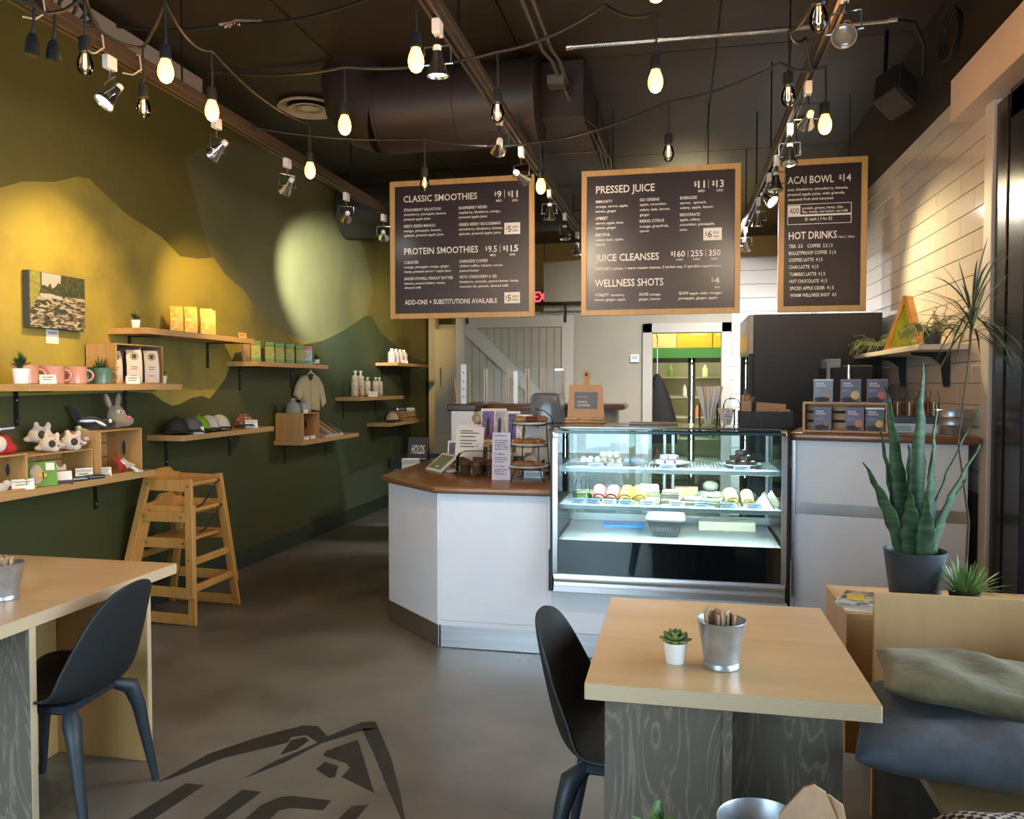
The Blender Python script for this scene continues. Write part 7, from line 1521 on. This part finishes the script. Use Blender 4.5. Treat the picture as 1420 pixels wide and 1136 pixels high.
def teabox(label, u, z, c, c2, deco, w_=0.088, top=None):
    t = thing('tea_box', label, 'tea box', rc(0.035+u, 0.04, z), RA, 'tea boxes')
    B(0, w_, 0, 0.065, 0, 0.118, 0.001).build('carton', mat('tea_'+label.split()[0]+str(int(u*1000)), c, 0.35), t)
    B(0, w_, -0.0006, 0.065, 0.110, 0.1185).build('top_band', top or mat('tea_band', (0.16, 0.07, 0.20), 0.35), t)
    mb = MB(); mb.text('FOUR', 0.014, 0.050, 0.092, 0.009, y=-0.001); mb.text("O'CLOCK", 0.012, 0.062, 0.080, 0.009, y=-0.001); mb.build('lettering', CERAM, t, smooth=0, fixn=False)
    B(0.010, 0.052, -0.0008, 0, 0.060, 0.063).box(0.010, 0.040, -0.0008, 0, 0.052, 0.055).build('print', mat('tea_print', (0.35, 0.28, 0.45), 0.5), t)
    MB().ball((w_*0.45, -0.0003, 0.014), (w_*0.42, 0.0012, 0.014)).build('dark_motif', INK, t)
    MB().ball((w_*0.72, -0.0006, 0.036), (deco, 0.002, deco*1.1)).build('cup_motif', mat('motif_'+label.split()[0]+str(int(u*1000)), c2, 0.5), t)
teabox('slate blue tea box, left on top of the display shelf', 0.050, 0.1555, (0.15, 0.21, 0.29), (0.50, 0.26, 0.16), 0.014, 0.095, MT['lcd'])
teabox('violet tea box with a cream cup, middle on top of the shelf', 0.180, 0.1555, (0.06, 0.055, 0.13), (0.62, 0.50, 0.26), 0.022, 0.098)
teabox('plum tea box with a red brown motif, right on top of the shelf', 0.303, 0.1555, (0.055, 0.03, 0.075), (0.45, 0.16, 0.10), 0.020, 0.098)
teabox('plum tea box at left inside the display shelf', 0.052, 0.0105, (0.06, 0.045, 0.11), (0.25, 0.22, 0.10), 0.014)
teabox('violet tea box with orange roots, middle inside the shelf', 0.205, 0.0105, (0.10, 0.06, 0.14), (0.52, 0.24, 0.14), 0.020)
teabox('dark tea box with a yellow fruit, right inside the shelf', 0.300, 0.0105, (0.045, 0.04, 0.075), (0.72, 0.48, 0.10), 0.018, 0.088, CERAM)
t = thing('black_tray', 'black tray of honey jars beside the tea shelf', 'tray', rc(0.47, 0.10), RA); B(-0.02, 0.23, 0, 0.14, 0, 0.055, 0.003).build('tray_body', mat('tray_white', (0.55, 0.56, 0.60), 0.4), t); B(-0.022, 0.232, -0.004, 0.144, 0.050, 0.085, 0.002).build('tray_rim', BLACK, t)
B(-0.005, 0.10, -0.006, -0.004, 0.005, 0.045).build('label', mat('pale_blue', (0, 0, 0)), t); mb = MB()
for z in (0.032, 0.024, 0.015): mb.box(0.01, 0.075, -0.0068, -0.006, z, z+0.003)
mb.build('print', INK, t, smooth=0)
AMB = mat('amber_honey', (0.22, 0.085, 0.025), 0.2, coat=0.5)
for k in range(4):
    t = thing('honey_jar', 'amber filled glass jar on the black tray, %s' % ('leftmost', 'second from left', 'third from left', 'rightmost')[k], 'jar', rc(0.485+0.055*k, 0.16, 0.0855), RA, 'amber jars')
    MB().lathe([(0.001, 0.002), (0.021, 0.002), (0.022, 0.07), (0.001, 0.075)], 18).build('honey', AMB, t); MB().lathe([(0.024, 0), (0.025, 0.09), (0.018, 0.11), (0.018, 0.13), (0.001, 0.131)], 18, caps=False).build('jar_glass', GLASS, t)
t = thing('metal_bucket', 'ribbed galvanised bucket at the right end of the bar counter', 'bucket', rc(0.73, 0.12), 0)
MB().lathe([(0.065, 0), (0.067, 0.006), (0.072, 0.040), (0.076, 0.045), (0.074, 0.05), (0.078, 0.082), (0.082, 0.087), (0.080, 0.092), (0.084, 0.118), (0.088, 0.12), (0.085, 0.123), (0.080, 0.12), (0.064, 0.008), (0.001, 0.008)], 36).build('pail', GALV, t)
# espresso grinder behind
t = thing('coffee_grinder', 'black and steel coffee machine in the shadow under the wall shelf', 'coffee machine', (1.16, 5.50, 0))
B(-0.25, 0.25, -0.3, 0.35, 0, 1.02).build('cabinet', TAUPE, t); B(-0.22, 0.035, -0.2, 0.25, 1.02, 1.62, 0.01).build('machine_body', FB, t); B(-0.235, -0.16, -0.21, 0.05, 1.60, 1.66, 0.005).build('steel_top', STEEL, t); MB().cyl((-0.12, -0.24, 1.35), (-0.12, -0.24, 1.62), 0.012).build('steam_pipe', CHROME, t); B(-0.245, -0.225, -0.22, -0.20, 1.2, 1.66).build('steel_post', STEEL, t)
# right wall shelf
t = thing('wall_shelf', 'white shelf on the tiled wall with two trailing plants', 'shelf', (1.45, 4.42, 1.705))
B(-0.24, 0, 0.0, 1.55, -0.028, 0, 0.002).build('board', mat('shelf_white', (0.62, 0.56, 0.48), 0.4), t)
for y in (0.30, 1.15): MB().prism([(-0.02, -0.030), (-0.20, -0.030), (-0.19, -0.045), (-0.10, -0.055), (-0.045, -0.10), (-0.03, -0.22), (-0.004, -0.22), (-0.004, -0.030)], y-0.012, y+0.012, 'y').build('bracket', BLACKM, t)
MOSS = mat('moss', (0.30, 0.36, 0.015), 0.9, 0, (0.45, 0.45, 0.03), (90, 90, 90), 3, bump=0.8); TRI = wood('triangle_wood', (0.70, 0.33, 0.08), (0.58, 0.25, 0.05), 0.4, 2, 0.03)
t = thing('moss_triangle', 'tall wooden triangle frame filled with green moss on the wall shelf', 'ornament', (1.33, 5.10, 1.706), -42)
MB().prism([(-0.115, 0), (-0.095, 0), (0.02, 0.30), (0.0, 0.30)], -0.055, 0.02, 'y').build('frame_side', TRI, t)
MB().prism([(0.085, 0), (0.105, 0), (0.02, 0.315), (-0.004, 0.315)], -0.055, 0.02, 'y').build('frame_side', TRI, t)
B(-0.10, 0.095, -0.05, 0.02, 0, 0.018).build('frame_base', TRI, t)
mb = MB(); mb.prism([(-0.09, 0.015), (0.085, 0.015), (0.003, 0.285)], -0.03, 0.0, 'y'); bmesh.ops.subdivide_edges(mb.bm, edges=mb.bm.edges, cuts=8, use_grid_fill=True)
for v in mb.bm.verts: v.co.y += R.uniform(-0.018, 0.0)
mb.build('moss_fill', MOSS, t, smooth=0)
RHI = mat('trailing_green', (0.16, 0.20, 0.08), 0.6, 0, (0.28, 0.30, 0.14), (30, 30, 30))
def trailing(label, loc, rp, hp, n, spread, m, seed):
    t = thing('trailing_plant', label, 'potted plant', loc, 0, 'trailing plants on the white shelf'); rr = random.Random(seed)
    MB().lathe([(rp*0.75, 0), (rp, hp), (rp*0.92, hp), (rp*0.85, hp-0.01), (0.001, hp-0.012)], 20).build('pot', m, t)
    mb = MB()
    for k in range(n):
        a = rr.uniform(0, 2*PI); p = Vector((rp*0.5*math.cos(a), rp*0.5*math.sin(a), hp)); d = Vector((math.cos(a)-0.35, math.sin(a)-0.3, rr.uniform(0.3, 1.6))).normalized()
        pts = [p.copy()]
        for i in range(5):
            p = p+d*spread/5; d = (d+Vector((rr.uniform(-0.6, 0.6), rr.uniform(-0.6, 0.6), -0.45))).normalized(); pts.append(p.copy())
            if i > 0: mb.leaf(p, (rr.uniform(-1, 1), rr.uniform(-1, 1), rr.uniform(-0.6, 1)), 0.028, 0.0035, 0.2, 2)
        mb.tube(pts, 0.0022, 4)
    mb.build('foliage', RHI, t, smooth=60, fixn=False)
trailing('trailing green plant in a dark pot at the near end of the white shelf', (1.33, 4.62, 1.7055), 0.05, 0.075, 60, 0.16, MT['grey_pot'], 3)
trailing('trailing green plant at the far end of the white shelf', (1.30, 5.72, 1.7055), 0.055, 0.05, 60, 0.17, MT['grey_pot'], 4)
t = thing('food_platter', 'stack of orange snacks on a small plate in the gap beside the case', 'plate', (0.60, 4.78, 0)); B(-0.05, 0.05, -0.1, 0.1, 0.0, 1.02).build('stand', FB, t); MB().lathe([(0.001, 1.02), (0.06, 1.02), (0.075, 1.035), (0.001, 1.03)], 20, caps=False).build('plate', CERAM, t)
for q in ((-0.02, -0.03), (0.02, -0.02), (0.0, 0.02)): MB().ball((q[0], q[1], 1.06), 0.028).build('snack', YLW, t)

# ---- people-free aisle: side light of the kitchen behind the boards
light('kitchen_lamp', 'AREA', (0.2, 7.6, 3.0), 60, (1.0, 0.96, 0.90), rect=(0.6, 0.6), target=(0.3, 7.9, 0))
for _o in S.objects:
    if _o.name.split('.')[0] in ('lettering', 'emblem', 'print', 'handwriting') and _o.parent: _o['kind'] = 'stuff'
    if _o.type == 'MESH' and 'category' in _o.keys() and _o.parent: del _o['category']
